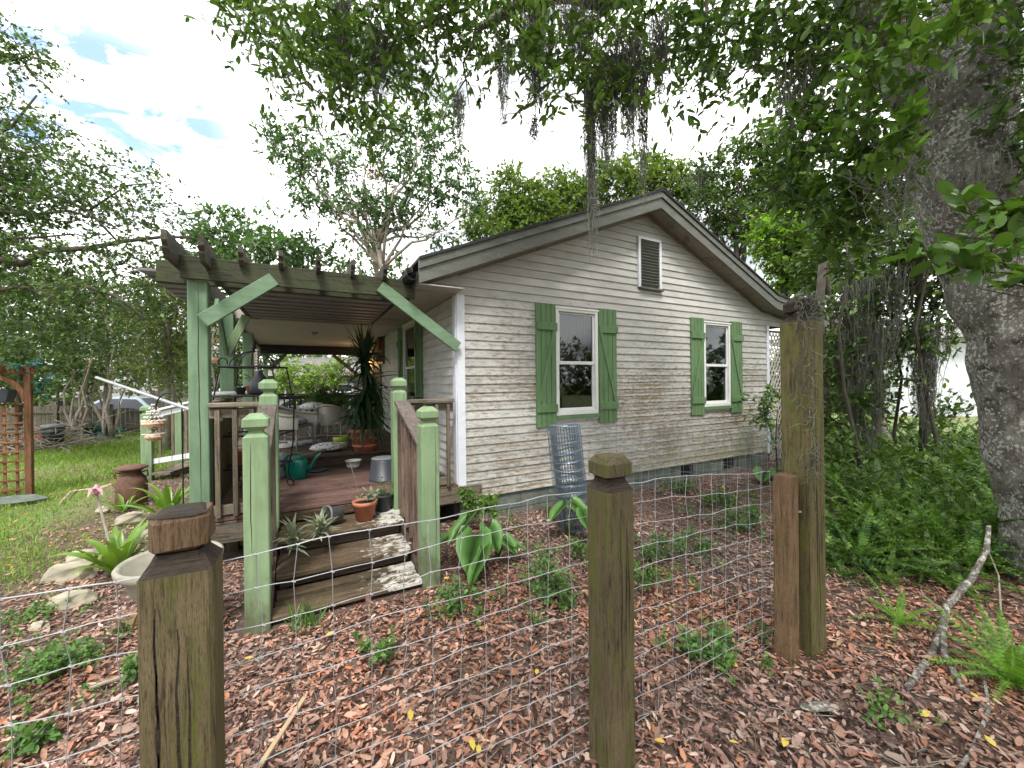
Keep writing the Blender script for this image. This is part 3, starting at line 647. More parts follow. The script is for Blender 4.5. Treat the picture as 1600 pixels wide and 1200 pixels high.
gt = MB().prism([(-.05, .04), (-.05, 0), (-.03, -.045), (.02, -.05), (.05, -.03), (.05, .04), (.044, .04), (.044, -.025), (.018, -.042), (-.026, -.038), (-.044, .002), (-.044, .04)], (EL - .072, RY - .03, 2.66), (EL - .072, 2.7, 2.66))
gt.build('gutter', 'black_metal', house)
for i in range(5): MB().lathe([(.02, 0), (.035, .02), (.028, .045), (.005, .06)], (EL - .07 + random.uniform(-.03, .03), RY + .02 + i * .05, 2.685), 7, jit=.3).build('gutter_debris', 'soil', house)
# right hand porch behind lattice
MB().box(EU - .1, EU, -.03, .09, 0, 2.53).build('porch_post', 'white_trim', house)
lat = MB().box(6.13, 6.16, -.01, .02, .05, 2.5).box(7.2, 7.24, -.01, .02, .05, 2.5).box(6.16, 7.2, -.01, .02, 2.46, 2.5).build('lattice_panel', 'grey_wood_z', house)
def clipseg(x0, z0, dx, dz, xa, xb, za, zb):
    ts = sorted([(xa - x0) / dx, (xb - x0) / dx]); tz = sorted([(za - z0) / dz, (zb - z0) / dz]); a, b = max(ts[0], tz[0]), min(ts[1], tz[1]); return (a, b) if b - a > .03 else None
for sgn, yy in ((1, -.004), (-1, .012)):
    i = 0
    for i in range(40):
        x0 = 6.16 - (2.6 if sgn > 0 else -1.0) + i * .1; z0 = .05
        if sgn < 0: x0 = 6.16 + i * .1
        q = clipseg(x0, z0, .6 * sgn, 1.0, 6.16, 7.2, .05, 2.46)
        if q: MB().bar((x0 + .6 * sgn * q[0], yy, z0 + q[0]), (x0 + .6 * sgn * q[1], yy, z0 + q[1]), .028, .01, .001, (0, 1, 0)).build('lath', 'soffit', lat)
MB().box(6.1, 8.1, 2.8, 2.86, 0, 2.5).build('porch_back_wall', 'siding_side', house)
# door, sconce
d = MB().box(-.03, .02, 4.95, 5.8, .56, 2.48).build('door', 'door', house)
MB().box(-.05, -.031, 4.87, 4.945, .56, 2.55).box(-.05, -.031, 5.805, 5.88, .56, 2.55).box(-.05, -.031, 4.946, 5.804, 2.485, 2.55).build('door_frame', 'green_post', d)
MB().lathe([(.03, 0), (.035, .02), (.01, .03)], (0, 0, 0), 10).build('door_knob', 'rust', d).location = (-.06, 5.05, 1.5)
sc = thing('wall_sconce', 'small lit amber wall sconce beside the brown porch door', 'lamp', (-.1, 6.35, 1.95))
MB().lathe([(.05, 0), (.075, .04), (.08, .16), (.05, .19)], k=12).build('lamp_glass', 'lamp', sc)
MB().lathe([(.085, .19), (.05, .23), (.01, .26)], k=12).box(.0, .1, -.02, .02, .2, .23).build('lamp_cap', 'black_metal', sc)
pl = bpy.data.lights.new('sconce_light', 'POINT'); pl.energy = 2; pl.color = (1, .55, .25); pl.shadow_soft_size = .08; plo = bpy.data.objects.new('sconce_light', pl); COL.objects.link(plo); plo.location = (-.25, 6.3, 2.1)

# ------------------------------------------------------------------ porch deck, steps
deck = thing('porch_deck', 'low wooden porch deck of weathered red and dark boards along the cottage side', 'deck')
DL = -2.42; PW = .14
y = -.06; i = 0
while y < 1.74:
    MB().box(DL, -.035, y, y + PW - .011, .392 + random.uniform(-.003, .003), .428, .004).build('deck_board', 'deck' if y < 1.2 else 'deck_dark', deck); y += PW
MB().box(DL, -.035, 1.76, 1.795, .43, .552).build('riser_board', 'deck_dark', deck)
y = 1.735
while y < 7.3:
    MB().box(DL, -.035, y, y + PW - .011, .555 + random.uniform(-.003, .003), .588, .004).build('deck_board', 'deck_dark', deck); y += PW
MB().box(-.62, .25, -.062, -.02, .225, .40, .005).build('rim_joist', 'grey_wood_x', deck)
MB().box(DL, -2.0, -.062, -.02, .2, .385, .005).build('rim_joist', 'grey_wood_x', deck)
MB().box(-1.99, -.63, -.062, -.02, .30, .385, .005).build('rim_joist', 'step', deck)
MB().box(DL, DL + .04, -.018, 7.2, .2, .385, .005).build('side_joist', 'grey_wood_x', deck)
for yy in (.35, 2.0, 4.0, 6.0):
    for xx in (-2.25, -.25): MB().box(xx, xx + .12, yy, yy + .12, -.03, .39).build('pier', 'grey_wood_z', deck)
steps = thing('porch_steps', 'three rotting mossy wooden steps leading up to the porch deck', 'steps')
XL, XR = -1.76, -.76
def tread(y0, y1, z, n, mat='step', broken=False):
    w = (y1 - y0) / n
    for i in range(n):
        MB().box(XL + random.uniform(-.0, .02), XR + random.uniform(-.0, .05), y0 + i * w + .004, y0 + (i + 1) * w - .004, z - .038 - (.02 if broken and i == 1 else 0), z - random.uniform(0, .006) - (.02 if broken and i == 1 else 0), .006).build('tread_board', mat, steps, jitter=.003)
tread(-.50, -.066, .29, 3); tread(-.88, -.46, .165, 3); tread(-1.22, -.84, .048, 3, broken=True)
for y, z0, z1 in ((-.42, .16, .25), (-.79, .04, .125), (-1.14, -.03, .008)): MB().box(XL + .03, XR - .01, y - .02, y + .02, z0, z1, .003).build('riser', 'deck_dark', steps)  # dark wood on the risers paints in the shade under the treads
for x in (XL - .035, XR + .005):
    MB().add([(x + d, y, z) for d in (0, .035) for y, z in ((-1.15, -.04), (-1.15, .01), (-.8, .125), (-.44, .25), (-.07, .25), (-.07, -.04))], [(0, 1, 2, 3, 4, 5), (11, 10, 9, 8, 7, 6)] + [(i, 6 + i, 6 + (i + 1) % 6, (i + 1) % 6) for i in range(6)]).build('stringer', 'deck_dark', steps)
# newels with chamfered caps
def finial(H, h=.07, nk=.04):
    return [(h, H - .15), (nk, H - .122), (nk, H - .112), (h + .003, H - .082), (h + .003, H - .034), (.036, H)]
def newel(x, y, H, label, base=-.06, cut=0, mat='green_post', group='green newel posts'):
    o = MB().sqloft(([(.05, base + .02), (.07, base + .1)] if cut else [(.07, base)]) + finial(H), (0, 0, 0)).build('newel_post', mat); o.location = (x, y, 0); return prop(o, label, 'post', group)
newel(-1.90 + .07, -1.243 + .07, 1.385, 'green newel post at the foot of the steps, left of the treads')
newel(-.758 + .07, -1.239 + .07, 1.385, 'cracked green newel post at the foot of the steps, right of the treads')
newel(-1.90 + .07, -.165 + .07, 1.62, 'green newel post at the head of the steps beside the plant rack', .2, 1)
newel(-.758 + .07, -.165 + .07, 1.63, 'green newel post at the head of the steps beside the black bucket', .2, 1)
for (x, y, z0, z1, sd_k) in ((-.66, -1.2402, .02, 1.22, 5), (-1.86, -1.2442, .5, 1.2, 6), (-.64, -.1662, .35, 1.45, 7)):
    own = [o for o in COL.objects if o.name.startswith('newel_post') and abs(o.location.x - x) < .09 and abs(o.location.y - (y + .07)) < .03]
    rr = random.Random(sd_k); vs = []; cx = x - own[0].location.x
    for i in range(14):
        cx += rr.uniform(-.003, .003); ww = .0022 * math.sin(math.pi * (i + .5) / 14) + .0005; z = z0 + (z1 - z0) * i / 13; vs += [(cx - ww, -.0712, z), (cx + ww, -.0712, z)]
    MB().add(vs, [(2 * i, 2 * i + 1, 2 * i + 3, 2 * i + 2) for i in range(13)]).build('drying_crack', 'end_grain', own[0])
def rail(name, label, p0, p1, zt0, zt1, zb0, zb1, nb, hm, bm, side=(0, 0), grp='porch railings'):
    t = thing(name, label, 'railing', group=grp); a, b = Vector(p0), Vector(p1)
    P = lambda q, z: (q[0], q[1], z)
    MB().bar(P(a, zt0 - .019), P(b, zt1 - .019), .14, .038, .006).build('handrail', hm, t)
    MB().bar(P(a, zt0 - .09), P(b, zt1 - .09), .038, .085, .004).build('top_rail', bm[0], t)
    MB().bar(P(a, zb0), P(b, zb1), .038, .085, .004).build('bottom_rail', bm[0], t)
    for i in range(nb):
        q = (i + .5) / nb; p = a.lerp(b, q); z0 = zb0 + (zb1 - zb0) * q - .05; z1 = zt0 + (zt1 - zt0) * q - .06
        o = Vector((side[0], side[1])) * .038
        MB().bar((p.x + o.x, p.y + o.y, z0), (p.x + o.x, p.y + o.y, z1), .036, .036, .003, (0, 1, 0)).build('baluster', bm[1], t)
    return t
rail('step_railing', 'brown sloping handrail with close balusters on the right of the steps', (-.688, -.23), (-.688, -1.1), 1.40, 1.10, .42, .14, 6, 'rail_cap', ('red_wood_z', 'red_wood_z'), (-1, 0))
rail('step_railing', 'grey sloping handrail on the left of the steps, hidden behind the newels', (-1.83, -.23), (-1.83, -1.1), 1.40, 1.10, .42, .14, 6, 'rail_cap', ('grey_wood_z', 'grey_wood_z'), (1, 0))
rail('porch_railing', 'short weathered railing between the house corner and the steps', (-.61, -.05), (-.09, -.05), 1.40, 1.40, .49, .49, 4, 'grey_wood_x', ('grey_wood_x', 'grey_wood_z'), (0, -1))
rail('porch_railing', 'short weathered railing between the tall pergola post and the steps', (-2.27, -.05), (-1.9, -.05), 1.42, 1.42, .49, .49, 3, 'grey_wood_x', ('grey_wood_x', 'grey_wood_z'), (0, -1))
rail('porch_railing', 'dark railing across the far end of the porch behind the chairs', (-2.3, 7.25), (-.1, 7.25), 1.33, 1.33, .68, .68, 18, 'grey_wood_x', ('black_metal', 'black_metal'))
rail('porch_railing', 'weathered side railing along the left edge of the porch deck', (-2.36, .1), (-2.36, 1.3), 1.42, 1.42, .49, .49, 9, 'grey_wood_x', ('grey_wood_x', 'grey_wood_z'))

# ------------------------------------------------------------------ pergola and porch roof
pg = thing('pergola', 'weathered green pergola with notched rafters and braces over the porch steps', 'pergola')
for yy in (0.07, 1.5, 3.45):
    MB().bar((-2.35, yy, -.08), (-2.35, yy, 2.47 if yy < 1 else 2.42), .14, .14, .006, (0, 1, 0)).build('post', 'green_shaded', pg)
def check(x, y, z0, z1, parent, seed, mat='end_grain', w=.0022):
    rr = random.Random(seed); n = 14; vs = []; cx = x
    for i in range(n):
        cx += rr.uniform(-.0035, .0035); ww = w * math.sin(math.pi * (i + .5) / n) + .0006; z = z0 + (z1 - z0) * i / (n - 1); vs += [(cx - ww, y, z), (cx + ww, y, z)]
    return MB().add(vs, [(2 * i, 2 * i + 1, 2 * i + 3, 2 * i + 2) for i in range(n - 1)]).build('drying_crack', mat, parent)
check(-2.34, -.0012, .5, 2.46, pg, 3, w=.003)
for yy in (-.045, .185):
    MB().bar((-2.66 if yy > 0 else -2.45, yy, 2.565), (-.50, yy, 2.565), .038, .19, .004).build('beam', 'beam_x', pg)
def rafter(x, y0, y1, z, h=.07):
    pr = [(0, h), (0, .02), (.03, -.015), (.03, -.035), (.07, -h), (1, -h), (1, h)]
    L_ = y1 - y0; vs = [(x + d, y0 + (p[0] if p[0] < .5 else L_), z + p[1]) for d in (-.019, .019) for p in pr]; n = len(pr)
    MB().add(vs, [tuple(range(n)), tuple(range(2 * n - 1, n - 1, -1))] + [(i, n + i, n + (i + 1) % n, (i + 1) % n) for i in range(n)]).build('rafter', 'rafter_y', pg)
for i, x in enumerate((-2.47, -2.255, -2.02, -1.72, -1.42, -1.12, -.82, -.57)):
    rafter(x, -.40 if i == 0 else -.36 if i == 1 else random.uniform(-.22, -.16), 2.74, 2.655 if i < 2 else 2.69, .095 if i < 2 else .07)
y = .25; k = 0
while y < 2.6:
    for xa, xb in ((-2.8, -2.495), (-2.23, -.56)): MB().bar((xa, y + .125, 2.585), (xb, y + .125, 2.585), .024, .275, .003, (0, 1, .06)).build('roof_panel', 'roof_panel', pg)
    y += .25; k += 1
def brace(a, b, mat='green_x', up=(0, 1, 0)): MB().bar(a, b, .036, .12, .004, up).build('brace', mat, pg)
MB().bar((-2.30, -.085 + .017, 2.12), (-1.78, -.085 + .017, 2.53), .12, .036, .004, (0, 1, 0)).build('brace', 'green_x', pg)
MB().bar((-.03, -.085, 1.97), (-.86, -.085, 2.56), .12, .04, .004, (0, 1, 0)).build('brace', 'green_x', pg)
MB().bar((-2.35, 1.40, 1.95), (-2.35, .85, 2.45), .1, .036, .004, (1, 0, 0)).build('brace', 'green_x', pg)
MB().bar((-2.35, 1.41, 1.94), (-2.15, 1.41, 2.4), .09, .036, .004, (0, 1, 0)).build('brace', 'green_post', pg)
pr = thing('porch_roof', 'covered porch roof with a stained beige boarded ceiling beside the cottage', 'roof')
y = 2.79
while y < 7.3:
    MB().box(-2.5, -.02, y, y + .144, 2.585 + random.uniform(0, .002), 2.6).build('ceiling_board', 'ceiling', pr); y += .15
MB().box(-2.56, -.5, 2.745, 2.785, 2.555, 2.75).build('front_fascia', 'soffit', pr)
MB().box(-2.57, -2.51, 2.79, 7.46, 2.5, 2.75).build('side_fascia', 'fascia_dark', pr)
MB().box(-2.5, -.02, 7.32, 7.46, 2.36, 2.62).build('end_beam', 'black_metal', pr)
MB().box(-2.6, -.48, 2.79, 7.5, 2.76, 2.80).build('roof_sheet', 'shingle', pr)
for xx in (-2.45, -.12): MB().box(xx, xx + .1, 7.33, 7.43, .55, 2.36).build('porch_post', 'green_post', pr)
MB().bar((-.15, 7.38, 1.75), (-.85, 7.38, 2.37), .09, .04, .003, (0, 1, 0)).build('brace', 'fascia_dark', pr)
MB().bar((-2.3, 7.38, 1.95), (-1.95, 7.38, 2.37), .09, .04, .003, (0, 1, 0)).build('brace', 'fascia_dark', pr)
hk = MB().box(-.06, .06, -.02, .02, -.012, 0).tube([(-.03, 0, -.012), (-.025, 0, -.035), (0, 0, -.045), (.025, 0, -.035), (.03, 0, -.012)], .007, 6).build('ceiling_hook', 'black_metal'); hk.location = (-1.35, 4.3, 2.584); prop(hk, 'small black double hook screwed to the porch ceiling', 'hook')

# ------------------------------------------------------------------ foreground fence
def fpost(x, y, H, label, mat, cap=True, seed=0, h=.07):
    t = thing('fence_post', label, 'post', (x, y, 0), group='posts of the wire fence')
    rr = random.Random(seed)
    MB().sqloft([(h, -.1), (h, .4), (h, .8), (h, H - .135)], ch=.009).build('shaft', mat, t, jitter=.0012)
    MB().sqloft([(h, H - .1349), (.05, H - .105), (.047, H - .09)], ch=.009).build('shoulder', 'end_grain', t, jitter=.002)
    cs = .058 if seed == 1 else .07; MB().sqloft([(.046, H - .089), (cs, H - .076), (cs, H - (.012 if seed == 1 else .028)), (cs - (.006 if seed == 1 else .02), H)], ch=.018).build('post_cap', mat if seed != 1 else 'fence_wood_brown', t, jitter=.003)
    for i in range(4):
        check(rr.uniform(-.045, .045), -h - .0012, rr.uniform(.1, .7), rr.uniform(.8, H - .15), t, seed * 9 + i, w=rr.uniform(.0012, .003))
    return t
p1 = fpost(-1.822, -2.98, 1.262, 'mossy square fence post nearest the camera, its cap dark with wet end grain', 'fence_wood', seed=1)
MB().sqloft([(.0565, 1.2585), (.045, 1.2645), (.03, 1.267)], ch=.02).build('cap_end_grain', 'end_grain', p1, jitter=.0025)
fpost(-.437, -2.98, 1.265, 'olive brown fence post standing at the centre of the fence, with a blunt mossy cap', 'fence_wood', seed=2)
p3 = fpost(1.041, -2.996, 2.04, 'tall fence post with a chipped black cap draped in Spanish moss', 'fence_wood_green', seed=3, h=.078)
p3.rotation_euler = (0, R(-.7), 0)
for o in p3.children:
    if o.name.startswith('post_cap'): o.data.materials[0] = M['end_grain']
sp_ = thing('short_fence_post', 'short brown post nailed against the foot of the tall mossy post', 'post')
MB().bar((.845, -2.995, -.08), (.845, -2.995, 1.03), .09, .09, .006, (0, 1, 0)).build('shaft', 'fence_wood_brown', sp_, jitter=.001)
MB().bar((.918, -2.96, .12), (.918, -2.96, .96), .038, .089, .004, (0, 1, 0)).build('spacer_board', 'fence_wood_brown', sp_)
MB().tube([(.875, -3.043, .83), (.895, -3.05, .828), (.915, -3.03, .83)], .0022, 5).build('nail', 'wire', sp_)
wf = thing('woven_wire_fence', 'sagging galvanised woven wire strung between the wooden fence posts', 'fence')
def ztop(u):
    pts = [(-4, 1.07), (-2.2, 1.083), (-1.82, 1.075), (-1.1, 1.1), (-.5, 1.09), (-.2, 1.10), (.85, 1.02)]
    for (a, za), (b, zb) in zip(pts, pts[1:]):
        if u <= b: return za + (zb - za) * (u - a) / (b - a)
    return pts[-1][1]
rnd = random.Random(5)
NR = 12; ss = [-3.4]
while ss[-1] < .83: ss.append(ss[-1] + rnd.uniform(.088, .112))
def wz(i, u): return ztop(u) * (1 - i / (NR - 1)) + .012 + .006 * math.sin(u * 7 + i * 1.7)
node = {}
for i in range(NR):
    for j, u in enumerate(ss): node[i, j] = Vector((u + rnd.uniform(-.009, .009), -2.905 + rnd.uniform(-.004, .004), wz(i, u) + rnd.uniform(-.006, .006)))
for i in range(NR):
    pts = []
    for j in range(len(ss)):
        p = node[i, j]
        if j: q = (node[i, j - 1] + p) / 2; q.z += rnd.uniform(-.003, .003); pts.append(q)
        pts.append(p)
    MB().tube(pts, .0019 if i in (0, NR - 1) else .0014, 5).build('line_wire', 'wire', wf)
for j in range(len(ss)):
    mb = MB(); mb.tube([node[i, j] + Vector((0, -.001, 0)) for i in range(NR)], .0012, 5)
    for i in range(NR): p = node[i, j]; mb.tube([p + Vector((-.005, -.002, .003)), p + Vector((0, -.003, 0)), p + Vector((.005, -.002, -.003))], .0028, 5)
    mb.build('stay_wire', 'wire', wf)
f2 = thing('welded_wire_fence', 'fine wire mesh running from the tall post back to the roll of wire', 'fence')
for i in range(12):
    z = .12 + i * .098; MB().tube([(1.01 - .03 * math.sin(t * 3), -2.9 + t * 1.85, z * (1 - .03 * math.sin(3.14 * t)) + .006 * math.sin(t * 21 + i)) for t in np.linspace(0, 1, 14)], .0013, 4).build('line_wire', 'wire_blue', f2)
for j in range(19): y = -2.88 + j * .1; MB().tube([(1.0, y, .12), (1.0 - .03 * math.sin((y + 2.9) / 1.85 * 3), y, .7), (1.0, y, 1.2)], .0011, 4).build('stay_wire', 'wire_blue', f2)
f3 = thing('garden_wire_fence', 'wire mesh running in front of the house wall towards the lattice corner', 'fence')
for i in range(9):
    MB().tube([(1.2 + t * 4.6, -.62 - .5 * t, .2 + i * .1 - .25 * t * (i / 9) + .01 * math.sin(t * 17 + i)) for t in np.linspace(0, 1, 16)], .0012, 4).build('line_wire', 'wire', f3)
for j in range(42): t = j / 41; MB().tube([(1.2 + t * 4.6, -.62 - .5 * t, .2), (1.2 + t * 4.6, -.62 - .5 * t, 1.0 - .22 * t)], .0014, 4).build('stay_wire', 'wire', f3)
# roll of wire leaning on the wall
b0 = at(898, 826, z=0.0); b1 = b0 + (at(880, 664, Z=4.15) - at(898, 826, Z=4.15)); wr = thing('wire_roll', 'tall blue grey roll of woven wire leaning beside the larger window', 'wire roll')
ax = (b1 - b0); n1_ = ax.normalized().orthogonal().normalized(); n2_ = ax.normalized().cross(n1_)
rnd = random.Random(11)
for i in range(13):
    c = b0 + ax * (i / 12) * .985 + Vector((0, 0, .02)); pts = []
    for q in range(150):
        a = q / 150 * 6.283 * 6; rr = .085 + .085 * q / 150 + rnd.uniform(-.003, .003); pts.append(c + (n1_ * math.cos(a) + n2_ * math.sin(a)) * rr + ax.normalized() * (rnd.uniform(-.004, .004) + .016 * math.sin(a + i)))
    MB().tube(pts, .003, 4).build('coil_wire', 'wire_blue', wr)
for layer, (nn, rr) in enumerate(((34, .175), (30, .155), (28, .135), (22, .11))):
    for q in range(nn):
        a = 6.283 * q / nn + layer; o = (n1_ * math.cos(a) + n2_ * math.sin(a)) * (rr + rnd.uniform(-.005, .005)); MB().tube([b0 + o, b0 + ax * .5 + o * rnd.uniform(.96, 1.04), b0 + ax + o], .002, 4).build('stay_wire', 'wire_blue', wr)

# ------------------------------------------------------------------ things on the porch
def pot(name, label, p, r, h, mat, rim=.12, taper=.72, soil=True, cat='flower pot', seg=24, group=None):
    t = thing(name, label, cat, p, group=group)
    MB().lathe([(r * taper, 0), (r * .97, h * (1 - rim)), (r * 1.06, h * (1 - rim) + .002), (r * 1.08, h), (r * .95, h), (r * .9, h * .86)], k=seg).build('pot_body', mat, t, True)
    if soil: MB().lathe([(r * .2, h * .86), (r * .9, h * .86), (r * .88, h * .9), (r * .3, h * .93)], k=14, jit=.05).build('soil', 'soil', t)
    return t
# watering can
p = at(464, 748, z=.428); wc = thing('watering_can', 'dark teal plastic watering can with a long spout on the porch deck', 'watering can', p, R(-28))
MB().lathe([(.105, 0), (.115, .02), (.13, .1), (.128, .2), (.115, .235), (.06, .25)], k=24, sq=.72).build('can_body', 'teal', wc, True)
MB().tube([(.11, 0, .1), (.17, 0, .15), (.22, 0, .23), (.29, 0, .31)], [.035, .022, .016, .013], 10).build('spout', 'teal', wc, True)
MB().tube([(-.11, 0, .08), (-.165, 0, .12), (-.165, 0, .22), (-.11, 0, .285), (-.02, 0, .31), (.05, 0, .29), (.075, 0, .24)], .015, 8).build('handle', 'teal', wc, True)
p = at(442, 745, z=.428); gc = thing('grey_jug', 'grey plastic jug standing just behind the teal watering can', 'jug', p)
MB().lathe([(.09, 0), (.1, .02), (.1, .22), (.05, .27), (.035, .3)], k=18).build('jug_body', 'grey_plastic', gc, True); MB().tube([(-.06, -.04, .27), (-.11, -.05, .24), (-.1, -.04, .12)], .012, 6).build('handle', 'grey_plastic', gc, True)
def bowl(name, label, p, r, h, mat, cat='bowl'):
    o = MB().lathe([(r * .6, 0), (r * .8, h * .3), (r * .95, h), (r * 1.02, h), (r * .9, h * .9), (r * .72, h * .3), (r * .4, .012)], k=28).build(name, mat, smooth=True); o.location = p; return prop(o, label, cat)
bowl('white_tub', 'round white plastic tub on the middle of the deck', at(552, 731, z=.428), .105, .105, 'white_plastic', 'tub')
bowl('glass_bowl', 'clear glass bowl between the watering can and the white tub', at(513, 727, z=.428), .1, .08, 'glass_bowl')
o = MB().lathe([(.10, 0), (.125, .01), (.13, .02), (.1, .02), (.09, .012)], k=20).build('blue_dish', 'navy', smooth=True); o.location = at(496, 736, z=.428); prop(o, 'flat dark blue dish lying beside the glass bowl', 'dish')
bk = thing('upturned_bucket', 'dark slate bucket standing upside down beside the right newel post', 'bucket', at(599, 749, z=.428))
MB().lathe([(.165, 0), (.168, .015), (.158, .02), (.138, .235), (.13, .245)], k=28).build('bucket_body', 'navy', bk, True); MB().lathe([(.131, .2452), (.136, .256), (.128, .262)], k=28).build('bucket_rim', 'grey_plastic', bk, True)
# pots on the top step
tp = pot('terracotta_pot', 'terracotta pot with a thin green seedling on the top step', at(570, 811, z=.292), .105, .175, 'terracotta', .22)
sd_ = thing('pot_seedling', 'thin pale seedling with grey green leaves growing in the terracotta pot', 'plant', at(570, 811, z=.292) + Vector((0, 0, .16)))
lv, tw = crown([(0, 0, .06, .07, .05, 1, .8)], 26, .05, 4, 3, .09, LEAF, .1, .0012); npmesh('leaves', *lv, 'grey_leaf', sd_); npmesh('stems', *tw, 'pale_twig', sd_)
MB().tube([(-.01, 0, 0), (-.06, 0, .12), (-.09, 0, .25), (-.13, .02, .4)], .002, 5).tube([(-.06, 0, .12), (-.14, 0, .16)], .0015, 5).build('bare_stem', 'pale_twig', sd_)
bp = pot('black_pot', 'black nursery pot behind the terracotta pot on the top step', at(598, 797, z=.292), .1, .16, 'navy', .08)
bpp = thing('nursery_weed', 'small feathery weed growing in the black nursery pot', 'plant', at(600, 797, z=.292) + Vector((0, 0, .14)))
lv, tw = crown([(0, 0, .08, .08, .08, 1, .8)], 40, .022, 7, 4, .1, DIA, .1, .001); npmesh('leaves', *lv, 'weed', bpp); npmesh('stems', *tw, 'pale_twig', bpp)
gpot = thing('tipped_pot', 'pale pot lying on its side on the top step, spilling soil and silvery plants', 'flower pot', at(532, 816, z=.292) + Vector((0, 0, .08)), 0)
MB().lathe([(.07, 0), (.09, .15), (.1, .152), (.1, .17), (.088, .17), (.08, .15)], k=24).build('pot_body', 'grey_plastic', gpot, True); MB().lathe([(.03, .14), (.083, .142), (.06, .155)], k=12, jit=.15).build('soil', 'soil', gpot)
gpot.rotation_euler = (R(80), R(0), R(-62)); gpot.scale = (.85, .85, .85)
def starplant(name, label, px, py, n, ln, mat, seed, w=.014):
    p = at(px, py, z=.30); rng = np.random.default_rng(seed); t = thing(name, label, 'plant', p, group='silvery plants on the top step')
    b = BLADE[0].copy(); b[:, 1] *= w / .03 / ln * 1.3; mb = MB().add([(x * ln, y * ln, z * ln) for x, y, z in b], [tuple(f) for f in BLADE[1]])
    src = None
    for i in range(n):
        a = rng.uniform(0, 6.283); e = rng.uniform(-.15, 1.35); s = rng.uniform(.6, 1.1); z = rng.uniform(0, .12)
        if src is None: src = mb.build('leaf', mat, t); o = src
        else: o = copyobj(src, t)
        o.location = (0, 0, z); o.rotation_euler = (0, -e, a); o.scale = (s, s, s)
    MB().tube([(0, 0, -.01), (.01, 0, .07), (0, .01, .14)], .005, 5).build('stem', 'pale_twig', t); return t
starplant('silver_plant', 'spiky silvery plant at the left edge of the top step', 458, 858, 54, .17, 'grey_leaf', 5)
starplant('silver_plant', 'spiky silvery plant beside the tipped pot', 500, 842, 54, .17, 'grey_leaf', 6)
o = MB().tube([at(430, 860, Z=3.3), at(445, 845, Z=3.35), at(460, 838, Z=3.4), at(480, 826, Z=3.5), at(500, 818, Z=3.6)], .004, 5).build('trailing_vine', 'pale_twig'); prop(o, 'thin dry vine trailing between the silvery plants on the steps', 'vine')
# yucca in big terracotta pot
yb = at(571, 704, z=.588); yp = pot('large_terracotta_pot', 'large ornamented terracotta pot holding the tall dark yucca', yb, .205, .33, 'terracotta', .16, .74, group=None)
MB().lathe([(.172, .07), (.182, .075), (.184, .1), (.176, .105)], k=24).build('pot_band', 'terracotta', yp, True)
for q in range(14):
    a = 6.283 * q / 14; MB().lathe([(.006, -.02), (.02, 0), (.006, .02)], (.19 * math.cos(a), .19 * math.sin(a), .19 + .02 * (q % 2)), 6).build('pot_ornament', 'terracotta', yp, True)
yc = thing('yucca_plant', 'tall dark yucca with drooping sword leaves in the big terracotta pot', 'plant', yb + Vector((0, 0, .28)))
for dx, dy, hh in ((0, 0, 1.2), (.06, .05, .85), (-.06, .03, .55), (.03, -.05, .35)): MB().tube([(dx * .6, dy * .6, 0), (dx, dy, hh * .5), (dx * 1.3, dy * 1.2, hh)], [.03, .026, .02], 7).build('cane', 'twig', yc)
b = BLADE[0].copy(); b[:, 1] *= 1.15
lm = []
for drp in (-.05, -.3, -.62):
    n = 8; vs = []; x = 0; z = 0; a = 0
    for i in range(n):
        t = i / (n - 1); w = .021 * (1 - t ** 2.2) + .001; vs += [(x, -w, z), (x, 0, z - .006 * (1 - t)), (x, w, z)]; x += .5 / n * math.cos(a); z += .5 / n * math.sin(a); a += drp * t * .75
    o = MB().add(vs, [(3 * i + j, 3 * i + j + 1, 3 * i + j + 4, 3 * i + j + 3) for i in range(n - 1) for j in (0, 1)]).build('leaf', 'yucca', yc); lm.append(o)
rnd = random.Random(3)
for o, (e, z) in zip(lm, ((1.2, 1.2), (.6, .8), (.2, .5))): o.location = (0, 0, z); o.rotation_euler = (0, -e, 1)
for i in range(330):
    h, dx, dy = rnd.choice(((1.18, 0, 0), (1.18, 0, 0), (1.05, .0, 0), (.85, .08, .06), (.7, .02, 0), (.55, -.08, .03), (.35, .04, -.06), (.4, -.03, 0)))
    e = rnd.uniform(-1.1, 1.35) if h > 1 else rnd.uniform(-1.35, .35); s = rnd.uniform(.75, 1.2) * (1 if h > 1 else 1.2)
    copyobj(lm[0 if e > .8 else 1 if e > .1 else 2], yc, (dx + rnd.uniform(-.03, .03), dy + rnd.uniform(-.03, .03), h - rnd.uniform(0, .18)), (rnd.uniform(-.3, .3), -e, rnd.uniform(0, 6.283)), (s, s * .9, s))
# green and white pot, pillow, flower pot, cushions
gw = thing('two_tone_pot', 'lime and white glazed pot beside the floral pillow', 'flower pot', at(533, 701, z=.588))
MB().lathe([(.08, 0), (.105, .09), (.11, .11)], k=22).build('pot_base', 'white_plastic', gw, True); MB().lathe([(.1105, .1102), (.118, .185), (.108, .19), (.1, .12)], k=22).build('pot_rim', 'lime', gw, True)
pil = MB().lathe([(.01, -.0), (.18, .02), (.24, .055), (.19, .1), (.1, .125), (.01, .13)], k=20, sq=.7, jit=.04).build('floral_pillow', 'floral', smooth=True); pil.location = at(511, 705, z=.59); prop(pil, 'blue and white floral pillow lying on the porch floor', 'pillow')
wfp = pot('white_flower_pot', 'white square pot of red flowers near the far railing', at(491, 683, z=.588), .12, .26, 'white_plastic', .1, .7, seg=8)
rf = thing('red_flowers', 'small bunch of red and pink flowers in the white pot', 'flowers', at(491, 683, z=.588) + Vector((0, 0, .26)))
